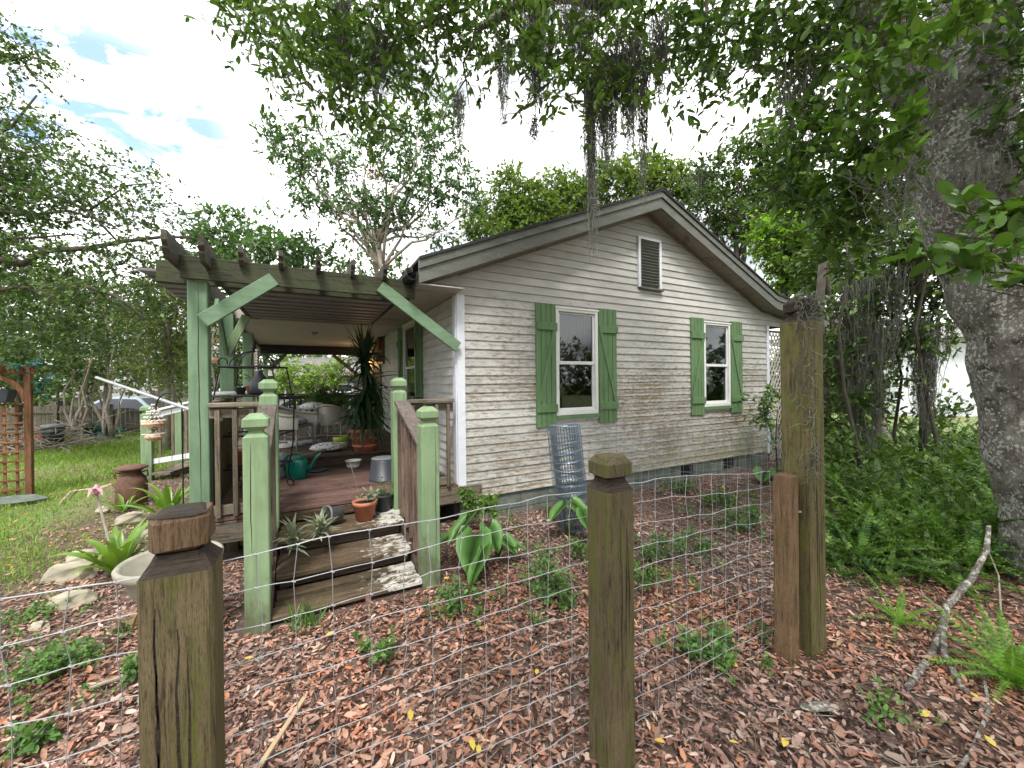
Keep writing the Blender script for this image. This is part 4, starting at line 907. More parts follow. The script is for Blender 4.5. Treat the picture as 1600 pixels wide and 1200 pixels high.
lv, tw = crown([(0, 0, .08, .12, .09, 1, .8)], 50, .045, 4, 8, .08, DIA, 0, .001); npmesh('petals', *lv, 'pink', rf); lv, tw = crown([(0, 0, .05, .12, .07, 1, .8)], 40, .05, 4, 9, .08, DIA, 0, .001); npmesh('leaves', *lv, 'weed', rf)
def armchair(label, p, rz, s=1.0):
    t = thing('wicker_chair', label, 'chair', p, rz, group='white wicker chairs on the porch')
    for x, y in ((-.26, -.24), (.26, -.24), (-.24, .24), (.24, .24)): MB().tube([(x * s * 1.08, y * s * 1.08, 0), (x * s, y * s, .4 * s)], .018 * s, 8).build('leg', 'wicker', t, True)
    MB().bar((-.27 * s, 0, .4 * s), (.27 * s, 0, .4 * s), .52 * s, .05 * s, .015).build('seat', 'wicker', t)
    vs = []; n = 20
    for i in range(n + 1):
        a = math.pi * (1.12 * i / n - .06); x = .33 * math.cos(a); y = -.2 + .5 * math.sin(a); top = .6 + .16 * max(0, math.sin(a)) ** 2
        for z, q in ((.36, 1), (top, 1.07)): vs.append((x * q * s, y * q * s, z * s))
    vs += [(x * 1.05, y * 1.05, z) for x, y, z in vs]; m = 2 * (n + 1)
    fs = [(2 * i, 2 * i + 2, 2 * i + 3, 2 * i + 1) for i in range(n)] + [(m + 2 * i, m + 2 * i + 1, m + 2 * i + 3, m + 2 * i + 2) for i in range(n)] + [(2 * i + 1, 2 * i + 3, m + 2 * i + 3, m + 2 * i + 1) for i in range(n)]
    MB().add(vs, fs).build('backrest', 'wicker', t, True)
    MB().tube([(vs[2 * i + 1][0] * 1.02, vs[2 * i + 1][1] * 1.02, vs[2 * i + 1][2]) for i in range(n + 1)], .026 * s, 8).build('arm_rail', 'wicker', t, True)
    for a, b in (((-.27, -.25), (.27, -.25)), ((-.26, .25), (.26, .25)), ((-.27, -.25), (-.26, .25)), ((.27, -.25), (.26, .25))): MB().tube([(a[0] * s, a[1] * s, .16 * s), (b[0] * s, b[1] * s, .16 * s)], .011 * s, 6).build('stretcher', 'wicker', t)
    for x in (-.26, .26): MB().tube([(x * s, -.25 * s, .16 * s), (x * s * .4, -.25 * s, .36 * s)], .01 * s, 6).build('brace', 'wicker', t)
    MB().lathe([(.05, .0), (.24, .01), (.25, .05), (.2, .08), (.02, .09)], (0, 0, .43 * s), 16, sq=.9).build('seat_cushion', 'cushion', t, True); return t
armchair('wicker armchair with its back to the yucca, beyond the two tone pot', at(523, 690, z=.588), R(150), .84)
armchair('larger wicker armchair behind the iron plant rack, piled with cushions', at(455, 700, z=.588), R(62), .86)
c_o = MB().lathe([(.02, 0), (.17, .01), (.2, .06), (.14, .11), (.02, .13)], k=14, jit=.08).build('folded_blanket', 'floral', smooth=True); c_o.location = at(489, 640, Z=6.6); prop(c_o, 'bundled grey cloth lying over the arm of the larger wicker chair', 'blanket')
for i, (px, py, lab) in enumerate(((442, 698, 'crumpled white cloth on the porch floor under the larger chair'), (475, 692, 'pale blue rumpled rug beyond the watering can'))):
    q = MB().lathe([(.26, 0), (.3, .01), (.2, .035), (.1, .03), (.02, .05)], k=18, sq=.6, jit=.25).build('floor_cloth', 'sheet_white' if i == 0 else 'cushion', smooth=True); q.location = at(px, py, z=.589); prop(q, lab, 'cloth')
q = MB().bar((-.25, 0, .0), (.2, .1, .08), .07, .03, .01).build('wooden_paddle', 'grey_wood_x'); q.location = at(484, 716, z=.6); prop(q, 'grey wooden paddle leaning behind the teal watering can', 'paddle')
# fern on a stand
fs_ = at(517, 676, z=.588); st = thing('plant_stand', 'black plant stand under the bushy fern near the far railing', 'plant stand', fs_)
for a in range(4): MB().tube([(.16 * math.cos(a * 1.57), .16 * math.sin(a * 1.57), 0), (.1 * math.cos(a * 1.57), .1 * math.sin(a * 1.57), .42)], .01, 5).build('leg', 'black_metal', st)
MB().lathe([(.13, .42), (.16, .44), (.17, .62), (.15, .62)], k=16).build('basket', 'black_metal', st)
fb = thing('bushy_fern', 'dark bushy fern spilling over its stand beside the yucca', 'fern', fs_ + Vector((0, 0, .75)))
lv, tw = crown([(0, 0, 0, .33, .26, 1, .9)], 330, .05, 12, 12, .3, DIA, .6, .002); npmesh('fronds', *lv, 'fern', fb); npmesh('stems', *tw, 'twig', fb)
hb = bowl('black_tray', 'black tray set on the short railing next to the side window', at(654, 621.5, Z=4.2), .06, .012, 'navy', 'tray')
# carved ornament on the side wall
orn = thing('wall_planter', 'dark carved wooden wall planter hanging beyond the side window', 'wall planter', (-.03, 4.62, 2.0))
MB().box(-.03, .0, -.16, .16, 0, .66).build('back_panel', 'door', orn); MB().box(-.16, -.031, -.14, .14, .05, .22).build('planter_box', 'door', orn); MB().box(-.1, -.031, -.1, .1, .3, .58).build('carved_relief', 'door', orn)
pc_ = thing('wall_bracket', 'brown wooden bracket under the eave above the wall planter', 'bracket', (-.02, 5.3, 2.2)); MB().box(-.28, -.01, -.02, .02, .28, .34).bar((-.26, 0, .3), (-.02, 0, .02), .05, .03).build('bracket_arm', 'cedar', pc_)
# wrought iron plant rack
rk = thing('plant_rack', 'domed black wrought iron plant rack at the left of the deck', 'plant rack', at(400, 768, Z=4.2).xyz * 1.0, R(-20)); rk.location.z = .43
HR = 1.33
for sx in (-1, 1):
    for sy in (-1, 1):
        MB().tube([(sx * .29, sy * .2, 0), (sx * .3, sy * .21, .02), (sx * .25, sy * .18, .15), (sx * .3, sy * .2, .5), (sx * .31, sy * .21, .9), (sx * .25, sy * .17, HR)], .008, 6).build('upright', 'black_metal', rk)
        MB().tube([(sx * (.27 + .04 * math.cos(a)), sy * .2, .04 + .04 * math.sin(a)) for a in np.linspace(0, 5, 9)], .006, 5).build('scroll', 'black_metal', rk)
for zz, w, d in ((.28, .29, .2), (.62, .31, .21), (1.03, .31, .21), (HR, .26, .18)):
    s_ = MB()
    for a, b in (((-w, -d), (w, -d)), ((w, -d), (w, d)), ((w, d), (-w, d)), ((-w, d), (-w, -d))): s_.tube([(a[0], a[1], zz), (b[0], b[1], zz)], .009, 5)
    sh = s_.build('shelf', 'black_metal', rk)
    if zz < HR:
        for i in range(9): x = -w + (i + .5) * 2 * w / 9; MB().tube([(x, -d, zz), (x, d, zz)], .004, 4).build('shelf_rod', 'black_metal', sh)
for i in range(8):
    a = 6.283 * i / 8 + .2; MB().tube([(.24 * math.cos(a) * math.cos(q), .17 * math.sin(a) * math.cos(q), HR + .17 * math.sin(q)) for q in np.linspace(0, 1.57, 8)], .006, 5).build('dome_rib', 'black_metal', rk)
MB().lathe([(.012, HR + .16), (.03, HR + .2), (.012, HR + .23), (.02, HR + .25), (.004, HR + .29)], k=8).build('finial', 'black_metal', rk)
for sx in (-1, 1): MB().tube([(sx * (.22 + .045 * math.cos(a)), -.17, HR + .045 + .045 * math.sin(a)) for a in np.linspace(-1.5, 3.6, 10)], .006, 5).build('scroll', 'black_metal', rk)
mrk = rk.matrix_basis.copy()
def on_rack(x, y, z): v = Matrix.Translation(rk.location) @ Matrix.Rotation(R(-20), 4, 'Z') @ Vector((x, y, z)); return v
pot('small_red_pot', 'small red clay pot on the top shelf of the iron rack', on_rack(-.03, 0, 1.04), .055, .1, 'terracotta', cat='flower pot')
pot('small_dark_pot', 'small dark pot beside the red one on the iron rack', on_rack(-.16, .04, 1.04), .05, .08, 'navy')
rp = thing('rack_plant', 'little green plant in the red pot on the iron rack', 'plant', on_rack(-.03, 0, 1.12)); lv, tw = crown([(0, 0, .06, .06, .06, 1, .8)], 30, .03, 5, 21, .07); npmesh('leaves', *lv, 'weed', rp)
pot('orange_pot', 'orange clay pot on the lower shelf of the iron rack behind the newel', on_rack(-.12, -.02, .3), .08, .16, 'terracotta')
q = MB().lathe([(.08, 0), (.1, .02), (.1, .13), (.03, .22), (.02, .26)], k=16).build('black_lantern', 'navy', smooth=True); q.location = on_rack(.05, 0, 1.04); prop(q, 'dark pear shaped lantern inside the dome of the iron rack', 'lantern')
q = MB(); 
for i in range(8): q.lathe([(.004, -.014), (.016, 0), (.004, .014)], (0, 0, -i * .03), 7)
q = q.build('bead_string', 'shell_white', smooth=True); q.location = on_rack(.1, -.17, 1.5); prop(q, 'string of white shells hanging from the iron rack', 'ornament')
q = MB().lathe([(.26, 0), (.3, .03), (.3, .06), (.27, .06), (.2, .02)], k=20, sq=.6).build('white_basin', 'white_plastic', smooth=True); q.location = at(352, 632, Z=4.4) ; q.location.z = 1.44; prop(q, 'shallow white basin resting on the left porch railing', 'basin')
plk = MB()
for i in range(8): plk.bar((-2.29, .2 + i * .15, .44), (-2.29, .2 + i * .15, 1.25), .14, .018, .002, (1, 0, 0))
plk = plk.build('leaning_panel', 'fence_wood', jitter=.002); prop(plk, 'green stained board panel leaning inside the left porch railing', 'panel')

# ------------------------------------------------------------------ left yard
mc = thing('milk_can', 'rusty old milk can standing in the grass left of the porch', 'milk can', (-3.58, 2.72, -.02)); mc.scale = (.84, .84, .95)
MB().lathe([(.18, 0), (.19, .02), (.19, .33), (.17, .4), (.12, .46), (.115, .5)], k=24).build('can_body', 'rust', mc, True)
MB().lathe([(.14, .502), (.15, .52), (.2, .53), (.2, .55), (.13, .575), (.02, .58)], k=24).build('lid', 'rust', mc, True)
for s in (-1, 1): MB().tube([(s * .12, 0, .47), (s * .19, 0, .49), (s * .2, 0, .42), (s * .16, 0, .4)], .012, 6).build('handle', 'rust', mc, True)
newel(-3.88, 4.45, 1.25, 'green newel post of the side stairs, nearer to the milk can')
newel(-3.68, 5.35, 1.25, 'green newel post of the side stairs, nearer to the porch')
newel(-2.7, 3.6, 1.5, 'green newel post where the side stairs meet the porch')
rail('side_stair_railing', 'pale sloping railing of the side stairs left of the porch', (-3.8, 4.45), (-2.78, 3.7), 1.16, 1.42, .3, .5, 5, 'white_trim', ('white_trim', 'grey_wood_z'))
rail('side_stair_railing', 'pale sloping railing on the far side of the side stairs', (-3.6, 5.35), (-2.55, 4.6), 1.16, 1.42, .3, .5, 5, 'white_trim', ('grey_wood_x', 'grey_wood_z'))
ss_ = thing('side_stairs', 'low grey wooden stairs climbing to the left side of the porch', 'stairs')
for i in range(3): MB().bar((-3.7 + i * .4, 4.35 - i * .3, .1 + i * .15), (-3.45 + i * .4, 5.2 - i * .3, .1 + i * .15), .3, .04, .004).build('tread_board', 'grey_wood_x', ss_)
# wind chime, pole, hook
pa, pb = at(151, 590, Z=4.4), at(300, 641, Z=3.75)
q = MB().tube([pa, pa.lerp(pb, .5), pb, pb + (pb - pa) * .25], .016, 8).build('metal_pole', 'wire', smooth=True); prop(q, 'long grey metal pole propped on the porch railing and pointing left', 'pole')
ch = thing('wind_chime', 'tiered shell wind chime hanging from the metal pole', 'wind chime', pa.lerp(pb, (245 - 151) / 149) + Vector((0, 0, -.02)))
MB().tube([(0, 0, .02), (0, 0, -.1)], .002, 4).build('cord', 'twig', ch)
def tier(z, r0, r1, h, mat, name, n=12):
    mb = MB()
    for i in range(n):
        a = 6.283 * i / n
        for kk in range(3): t = kk / 2; mb.lathe([(.003, -.009), (.011, 0), (.003, .009)], ((r0 + (r1 - r0) * t) * math.cos(a + kk * .2), (r0 + (r1 - r0) * t) * math.sin(a + kk * .2), z - h * t), 6)
    mb.build(name, mat, ch, True)
tier(-.06, .012, .05, .07, 'shell_white', 'upper_beads', 8); tier(-.15, .05, .09, .07, 'shell_white', 'lower_beads', 14)
MB().lathe([(.09, -.225), (.1, -.25), (.085, -.28), (.05, -.285)], k=14).build('shell_ring', 'chime_shell', ch); tier(-.3, .04, .04, .06, 'shell_white', 'bead_strings', 6)
MB().lathe([(.06, -.36), (.075, -.39), (.05, -.42), (.01, -.43)], k=14).build('shell_cluster', 'chime_shell', ch)
for z in (-.225, -.355): MB().tube([(.088 * math.cos(a), .088 * math.sin(a), z) for a in np.linspace(0, 6.283, 16)], .005, 5).build('hoop', 'shell_white', ch)
ch0 = ch; ch = thing('hanging_ornament', 'tiered hanging ornament of pale shells between the first two pergola posts', 'ornament', at(334, 500, Z=4.6))
MB().tube([(0, 0, .3), (0, 0, -.1)], .002, 4).build('cord', 'twig', ch)
tier(-.1, .06, .075, .06, 'shell_white', 'upper_beads', 14); tier(-.22, .05, .08, .06, 'chime_shell', 'middle_beads', 12); tier(-.34, .06, .07, .08, 'shell_white', 'lower_beads', 12)
MB().lathe([(.05, -.44), (.08, -.47), (.05, -.5), (.01, -.51)], k=12).build('shell_cluster', 'chime_shell', ch)
hp = [at(286, 800, Z=3.9)]; hp[0].z = 0; hk_b = hp[0].copy()
hx = (at(250, 620, Z=3.9) - at(290, 620, Z=3.9)).normalized()
q = MB().tube([hk_b, hk_b + Vector((0, 0, 1.3))] + [hk_b + Vector((0, 0, 1.35)) + hx * (.13 - .13 * math.cos(a)) + Vector((0, 0, .15 * math.sin(a))) for a in np.linspace(0, 3.3, 10)], .007, 6).build('shepherd_hook', 'black_metal'); prop(q, 'thin black shepherd hook arching left of the tall pergola post', 'garden hook')
# cedar arbor
A0, A1 = at(46, 776, z=0), at(-75, 790, z=0); ab = thing('garden_arbor', 'orange brown cedar arbor with lattice sides at the left edge', 'arbor')
dv = (A1 - A0); dvn = dv.normalized(); pn = Vector((-dvn.y, dvn.x, 0)); AH = 1.84
for P0 in (A0, A1): MB().bar(P0, P0 + Vector((0, 0, AH)), .07, .07, .004, (0, 1, 0)).build('post', 'cedar', ab)
for i in range(1, 6): P0 = A0.lerp(A1, i / 6); MB().bar(P0 + Vector((0, 0, .04)), P0 + Vector((0, 0, 1.35)), .032, .014, .002, pn).build('lattice_upright', 'cedar', ab)
for i in range(10): z = .12 + i * .135; MB().bar(A0 + Vector((0, 0, z)) + pn * .018, A1 + Vector((0, 0, z)) + pn * .018, .014, .028, .002).build('lattice_rail', 'cedar', ab)
MB().bar(A0 - dvn * .06 + Vector((0, 0, AH - .02)), A1 + dvn * .2 + Vector((0, 0, AH - .02)), .04, .12, .004).build('top_beam', 'cedar', ab)
MB().bar(A0.lerp(A1, .35) + Vector((0, 0, AH)) - pn * .5, A0.lerp(A1, .35) + Vector((0, 0, AH)) + pn * .5, .05, .1, .004).build('cross_beam', 'cedar', ab)
vs = []
for i in range(12):
    a = 1.571 * i / 11
    for rr in (.36, .42):
        for th in (-.02, .02): vs.append(A0 + dvn * (.42 - rr * math.cos(a) + .0) + Vector((0, 0, AH - .48 + rr * math.sin(a))) + pn * th)
MB().add(vs, [tuple(4 * i + q for q in (0, 1, 5, 4)) for i in range(11)] + [tuple(4 * i + q for q in (2, 6, 7, 3)) for i in range(11)] + [tuple(4 * i + q for q in (0, 4, 6, 2)) for i in range(11)] + [tuple(4 * i + q for q in (1, 3, 7, 5)) for i in range(11)]).build('curved_brace', 'cedar', ab)
q = MB().sqloft([(.1, 0), (.11, .02), (.14, .18), (.13, .18)]).build('green_planter_box', 'navy'); q.location = A0.lerp(A1, .45) + Vector((0, 0, 1.36)); q.scale = (1.3, .8, 1); prop(q, 'dark green planter box set on the arbor lattice', 'planter box')
ghost = thing('blue_garden_ornament', 'small blue green sprig perched on the arbor corner', 'ornament', A0 + Vector((0, 0, AH + .05)))
M['blue_leaf'] = leafmat('blue spruce leaf', (.03, .1, .1), (.05, .16, .15), (.12, .25, .24)); [npmesh('sprig', *crown([c_], 30, .06, 5, 31, .12)[0], 'blue_leaf', ghost) for c_ in ((0, 0, 0, .13, .06, 1, 1), (.12, .1, -.3, .07, .2, 1, 1))]
q = MB().lathe([(.02, 0), (.3, .0), (.33, .05), (.22, .11), (.05, .13)], k=16, sq=.45, jit=.1).build('stone_slab', 'block'); q.location = at(22, 788, z=0); q.scale = (.95, .95, .9); prop(q, 'dark mottled stone at the foot of the cedar arbor', 'stone')
# bin, brush pile, bench
bn = thing('dark_bin', 'dark blue plastic bin with a lid beside the brush pile', 'bin', at(83, 702, z=0))
MB().lathe([(.25, 0), (.3, .52), (.31, .55)], k=24).build('bin_body', 'navy', bn, True); MB().lathe([(.33, .551), (.34, .58), (.28, .63), (.05, .65)], k=24).build('lid', 'grey_plastic', bn, True)
bn.scale = (.68, .68, 1)
bc = at(35, 704, z=0); bru = MB(); rnd = random.Random(9)
for i in range(620):
    p = bc + Vector((rnd.gauss(0, .75), rnd.gauss(0, .6), abs(rnd.gauss(0, .28)))); d = Vector((rnd.uniform(-1, 1), rnd.uniform(-1, 1), rnd.uniform(-.25, .35))) * rnd.uniform(.15, .4); bru.tube([p - d, p + Vector((0, 0, .03)), p + d], rnd.uniform(.004, .014), 4)
q = bru.build('brush_pile', 'pale_twig'); prop(q, 'pile of dead branches and brush behind the cedar arbor', 'brush pile', kind='stuff')
for i, (dx, dy, dz, lab, mt) in enumerate(((-.2, .3, .42, 'long grey board resting on top of the brush pile', 'grey_wood_x'), (.35, .0, .3, 'terracotta coloured trough on the brush pile beside the bin', 'terracotta'), (-.5, .5, .3, 'reddish broken board leaning in the brush pile', 'cedar'))):
    q = MB().bar((-.8 if i != 1 else -.35, 0, 0), (.8 if i != 1 else .35, .1, .08 if i != 1 else 0), .2, .05 if i != 1 else .12, .01).build('board' if i != 1 else 'trough', mt); q.location = bc + Vector((dx, dy, dz)); q.rotation_euler = (0, 0, R(-15 + 20 * i)); prop(q, lab, 'board' if i != 1 else 'trough')
lg = thing('log_bench', 'rustic wooden sawhorse bench to the right of the dark bin', 'bench', at(110, 692, z=0), R(-20))
MB().bar((-.4, 0, .5), (.45, 0, .5), .2, .06, .01).build('seat', 'grey_wood_x', lg)
for x in (-.3, .32):
    for s in (-1, 1): MB().bar((x, s * .05, .48), (x + .12 * (1 if x > 0 else -1), s * .22, 0), .05, .05, .004).build('leg', 'grey_wood_z', lg)
# plank fence at the back of the yard
FA, FB = at(40, 677, z=0), at(470, 676, z=0); bf = thing('plank_fence', 'old grey plank fence along the back of the left yard', 'fence')
FA = FA + (FA - FB).normalized() * 9; ln = (FB - FA).length; fd = (FB - FA).normalized(); n = int(ln / .17); fn = Vector((-fd.y, fd.x, 0))
for i in range(n):
    p = FA + fd * (i * .17); h = .92 + random.uniform(-.03, .03) - .1 * (i > n * .62); MB().bar(p + Vector((0, 0, .04)), p + Vector((random.uniform(-.01, .01), 0, h)), .145, .018, .002, fn).build('plank', 'old_fence', bf)
for i in range(0, n, 12): p = FA + fd * (i * .17) - fn * .06; MB().bar(p, p + Vector((0, 0, .98)), .09, .09, .004, (0, 1, 0)).build('post', 'old_fence', bf)
for z in (.2, .72): MB().bar(FA + Vector((0, 0, z)) - fn * .03, FB + Vector((0, 0, z)) - fn * .03, .035, .08, .003).build('fence_rail', 'old_fence', bf)
# parked cars beyond
def car(label, p, rz, mat='car'):
    t = thing('parked_car', label, 'car', p, rz)
    def lo(sec, w): 
        vs = [(x, s * ww, z) for s in (-1, 1) for (x, z), ww in zip(sec, w)]; n = len(sec); return MB().add(vs, [tuple(range(n))[::-1], tuple(range(n, 2 * n))] + [(i, (i + 1) % n, n + (i + 1) % n, n + i) for i in range(n)])
    lo([(-2.2, .3), (2.2, .3), (2.25, .6), (2.1, .82), (1.2, .92), (-1.75, .95), (-2.2, .85)], [.84, .84, .86, .84, .82, .82, .82]).build('body', mat, t)
    lo([(1.15, .925), (.45, 1.4), (-.75, 1.44), (-1.75, .955)], [.8, .62, .62, .8]).build('roof', mat, t)
    for s in (-1, 1):
        for xs in (((.98, .97), (.42, 1.34), (-.1, 1.36), (-.1, .97)), ((-.18, .97), (-.18, 1.36), (-.7, 1.37), (-1.45, .98))):
            MB().add([(x, s * (.826 - .18 * (z - .925) / .5), z) for x, z in xs], [(0, 1, 2, 3)]).build('side_window', 'navy', t)
    MB().add([(1.16, -.72, .95), (1.16, .72, .95), (.5, .56, 1.375), (.5, -.56, 1.375)], [(0, 1, 2, 3)]).build('windscreen', 'navy', t)
    MB().add([(-1.755, -.7, .975), (-1.755, .7, .975), (-.8, .56, 1.43), (-.8, -.56, 1.43)], [(0, 3, 2, 1)]).build('rear_window', 'navy', t)
    for x in (-1.4, 1.4):
        for s in (-1, 1): w = MB().prism([(.32 * math.cos(a * .3927), .32 * math.sin(a * .3927)) for a in range(16)], (x, s * .68, .32), (x, s * .87, .32)).build('wheel', 'tyre', t); MB().prism([(.18 * math.cos(a * .785), .18 * math.sin(a * .785)) for a in range(8)], (x, s * .872, .32), (x, s * .885, .32)).build('rim', 'wire', w)
    for s in (-1, 1): MB().box(2.2, 2.262, s * .65 - .12, s * .65 + .12, .6, .72).build('headlight', 'white_plastic', t)
car('silver car parked beyond the plank fence, seen left of the porch', Vector((at(222, 640, Z=15.2).x, at(222, 640, Z=15.2).y, -.25)), R(-28))
car('pale car parked beyond the porch, seen through the far railing', Vector((at(520, 650, Z=14).x, at(520, 650, Z=14).y, -.1)), R(-22), 'white_trim')
def farhouse(label, p, rz, w, d, h, rh, wall='house_grey', wins=3):
    t = thing('neighbour_house', label, 'house', p, rz); MB().box(0, w, 0, d, -.3, h, .001).build('wall', wall, t)
    MB().add([(-.4, -.5, h), (w + .4, -.5, h), (w + .4, d / 2, h + rh), (-.4, d / 2, h + rh), (-.4, d + .5, h), (w + .4, d + .5, h)], [(0, 1, 2, 3), (3, 2, 5, 4), (0, 3, 4), (1, 5, 2), (0, 4, 5, 1)]).build('roof', 'house_roof', t)
    for i in range(wins):
        x = w * (i + .5) / wins - .5; f = MB().box(x, x + 1, -.06, -.002, h * .38, h * .8).build('window', 'white_frame', t); MB().box(x + .08, x + .92, -.075, -.062, h * .41, h * .77).build('pane', 'navy', f)
p = at(425, 640, Z=19); farhouse('grey walled neighbouring house seen through the porch behind the garden tree', (p.x, p.y, 0), R(-24), 9, 6, 2.0, 1.1, 'house_roof', 4)
p = at(60, 640, Z=24); farhouse('low whitish house glimpsed above the plank fence at far left', (p.x, p.y, 0), R(-30), 6.5, 4, .95, .7, 'house_grey', 2)
p = at(1400, 655, Z=17); farhouse('bright white building glimpsed between the trees at right', (p.x, p.y, -.2), R(-62), 8, 6, 3.4, .9, 'white_trim', 1)

# ------------------------------------------------------------------ front bed: planter, rocks, crinum lilies, elephant ears
pt = thing('stone_planter', 'wide weathered stone urn planter behind the nearest fence post', 'planter', at(268, 930, Z=2.42).xyz); pt.location.z = -.02; pt.scale = (.86, .86, 1)
MB().lathe([(.17, 0), (.18, .03), (.12, .07), (.085, .14), (.1, .2), (.13, .23), (.12, .25), (.22, .36), (.25, .44), (.262, .46), (.3, .49), (.305, .52), (.29, .535), (.265, .52), (.22, .42), (.1, .37)], k=40).build('urn', 'concrete', pt, True)
MB().lathe([(.05, .41), (.21, .415), (.15, .43)], k=16, jit=.03).build('soil', 'soil', pt)
rnd = random.Random(21)
for i, (px, py, r, s, lab) in enumerate(((108, 906, .15, .6, 'flat yellowish limestone rock left of the lily'), (110, 948, .12, .55, 'small pale rock nearest the wire at left'), (62, 985, .06, .5, 'tiny grey rock half sunk in the leaves'), (128, 876, .11, .6, 'lichen covered rock just behind the lily'), (205, 815, .12, .6, 'tan rock between the two lilies'), (160, 800, .08, .5, 'small buff rock near the pink flower'), (232, 838, .08, .5, 'ochre rock next to the planter rim'))):
    p = at(px, py, z=.0); prof = [(r * .8, -.04), (r * 1.05, .01), (r * .98, r * .4), (r * .75, r * .72), (r * .3, r * .85)]
    q = MB().lathe(prof, k=9, sq=s, jit=.14).build('rock', 'stone', jitter=r * .07); q.location = p; q.rotation_euler = (rnd.uniform(-.1, .1), rnd.uniform(-.1, .1), R(-28) + rnd.uniform(-.4, .4)); q.scale = (1.25, 1.25, 1); prop(q, lab, 'rock')
def strapplant(name, label, p, n, ln, wid, mat, seed, emin=.5, emax=1.35, dr=(-.22, -.42), group=None, hub=.03):
    t = thing(name, label, 'plant', p, group=group); rnd = random.Random(seed); src = []
    for d in dr:
        vs = []; x = z = 0.0; a = 0.0; N_ = 9
        for i in range(N_):
            q = i / (N_ - 1); w = wid * (1 - q ** 2.5) * (.75 + .5 * math.sin(q * 2.2)) / 2 + .001; vs += [(x, -w, z + w * .45), (x, 0, z), (x, w, z + w * .45)]; x += ln / N_ * math.cos(a); z += ln / N_ * math.sin(a); a += d * q
        src.append(MB().add(vs, [(3 * i + j, 3 * i + j + 1, 3 * i + j + 4, 3 * i + j + 3) for i in range(N_ - 1) for j in (0, 1)]).build('leaf', mat, t, True))
    for i in range(n):
        o = src[i % len(src)] if i < len(src) else copyobj(src[rnd.randrange(len(src))], t)
        a = 6.283 * i * .382 + rnd.uniform(-.3, .3); e = emax - (emax - emin) * i / n; s = rnd.uniform(.7, 1.15)
        o.location = (hub * math.cos(a), hub * math.sin(a), rnd.uniform(0, .04)); o.rotation_euler = (rnd.uniform(-.25, .25), -e, a); o.scale = (s, s, s)
    return t
c1 = at(183, 902, z=0); cr_ = strapplant('crinum_lily', 'broad leaved lily clump with a tall pink striped flower stalk', c1, 22, .48, .07, 'crinum', 4, .75, 1.45)
top = at(150, 768, Z=(c1 - Vector((CX, CY, 0))).dot(Vector((_s, _c, 0))))
MB().tube([c1 * 0 + Vector((0, 0, 0)), Vector((-.03, 0, .2)), top - c1 - Vector((0, 0, .02))], [.013, .011, .009], 8).build('flower_stalk', 'pale_twig', cr_, True)
fl = MB(); tp_ = top - c1
for i in range(8):
    a = i * 1.8; dd = Vector((math.cos(a), math.sin(a), 0)); e = .05 + .03 * (i % 3)
    pts = [tp_, tp_ + dd * .03 + Vector((0, 0, .03)), tp_ + dd * e * 1.3 + Vector((0, 0, .035 - .02 * (i % 2))), tp_ + dd * e * 1.9 + Vector((0, 0, -.02 - .02 * (i % 3)))]
    sdv = Vector((-dd.y, dd.x, 0)); ws = (.006, .013, .013, .003); fl.add([p + sdv * w * s for p, w in zip(pts, ws) for s in (-1, 1)], [(2 * j, 2 * j + 1, 2 * j + 3, 2 * j + 2) for j in range(3)])
    if i % 2 == 0: fl.build('petal', 'pink', cr_); fl = MB()
MB().lathe([(.012, -.03), (.026, .0), (.022, .03), (.004, .06)], tp_, 8).build('bud', 'pink', cr_, True)
strapplant('crinum_lily', 'lily clump of arching leaves at the foot of the tall pergola post', at(262, 812, z=0), 20, .55, .06, 'crinum', 5, .5, 1.4)
strapplant('crinum_lily', 'small lily tuft of narrow leaves right beside the milk can', at(192, 800, z=0), 10, .3, .04, 'crinum', 6, .5, 1.3)
strapplant('dark_plant', 'sparse plant with dark purple strap leaves between the rocks and the nearest post', at(200, 985, z=0), 9, .16, .03, 'leaf_dry', 7, .4, 1.3)
# elephant ears: leaf blades as parts
def earleaf():
    O = [(0, 0), (-.16, .16), (-.3, .24), (-.2, .42), (.1, .5), (.45, .42), (.8, .19), (1, 0)]; vs = [(0, 0, 0), (.5, 0, -.03), (1.0, 0, -.12)]
    L_ = [(x, y, (.05 * abs(y) / .4) + .012 * ((i % 2) * 2 - 1) - .1 * max(0, x) ** 2) for i, (x, y) in enumerate(O)][1:-1]; Rr = [(x, -y, z) for x, y, z in L_]
    vs += L_ + Rr; fs = []
    for o in (3, 9):
        seq = [0, o, o + 1, o + 2, o + 3, o + 4, o + 5, 2]; fs += [(0, seq[i], seq[i + 1]) for i in range(1, 4)] + [(0, seq[4], 1), (1, seq[4], seq[5]), (1, seq[5], seq[6]), (1, seq[6], 2)]
    return vs, fs
ev, ef = earleaf(); ear_src = None
def eareds(label, base, leaves):
    global ear_src
    t = thing('elephant_ear', label, 'plant', base, group=None)
    for (px, py, Z, s, yaw, pit, rol) in leaves:
        p = at(px, py, Z=Z) - base
        if ear_src is None: ear_src = MB().add(ev, ef).build('leaf', 'ear', t, True); o = ear_src
        else: o = copyobj(ear_src, t)
        o.location = p; o.rotation_euler = (R(rol), R(pit), R(yaw)); o.scale = (s, s, s)
        MB().tube([(0, 0, 0), p * .5 + Vector((0, 0, .05)), p], [.012, .009, .006], 6).build('leaf_stalk', 'weed', t, True)
eb = at(735, 886, z=0)
eareds('large elephant ear plant with heart shaped leaves right of the steps', eb, [(728, 812, 3.35, .26, 200, 32, 20), (742, 838, 3.2, .3, 228, 52, -8), (752, 862, 3.1, .27, 205, 50, 16), (765, 824, 3.35, .22, 280, 50, 0), (705, 836, 3.4, .2, 170, 30, 0), (790, 842, 3.4, .17, -60, 40, 0)])
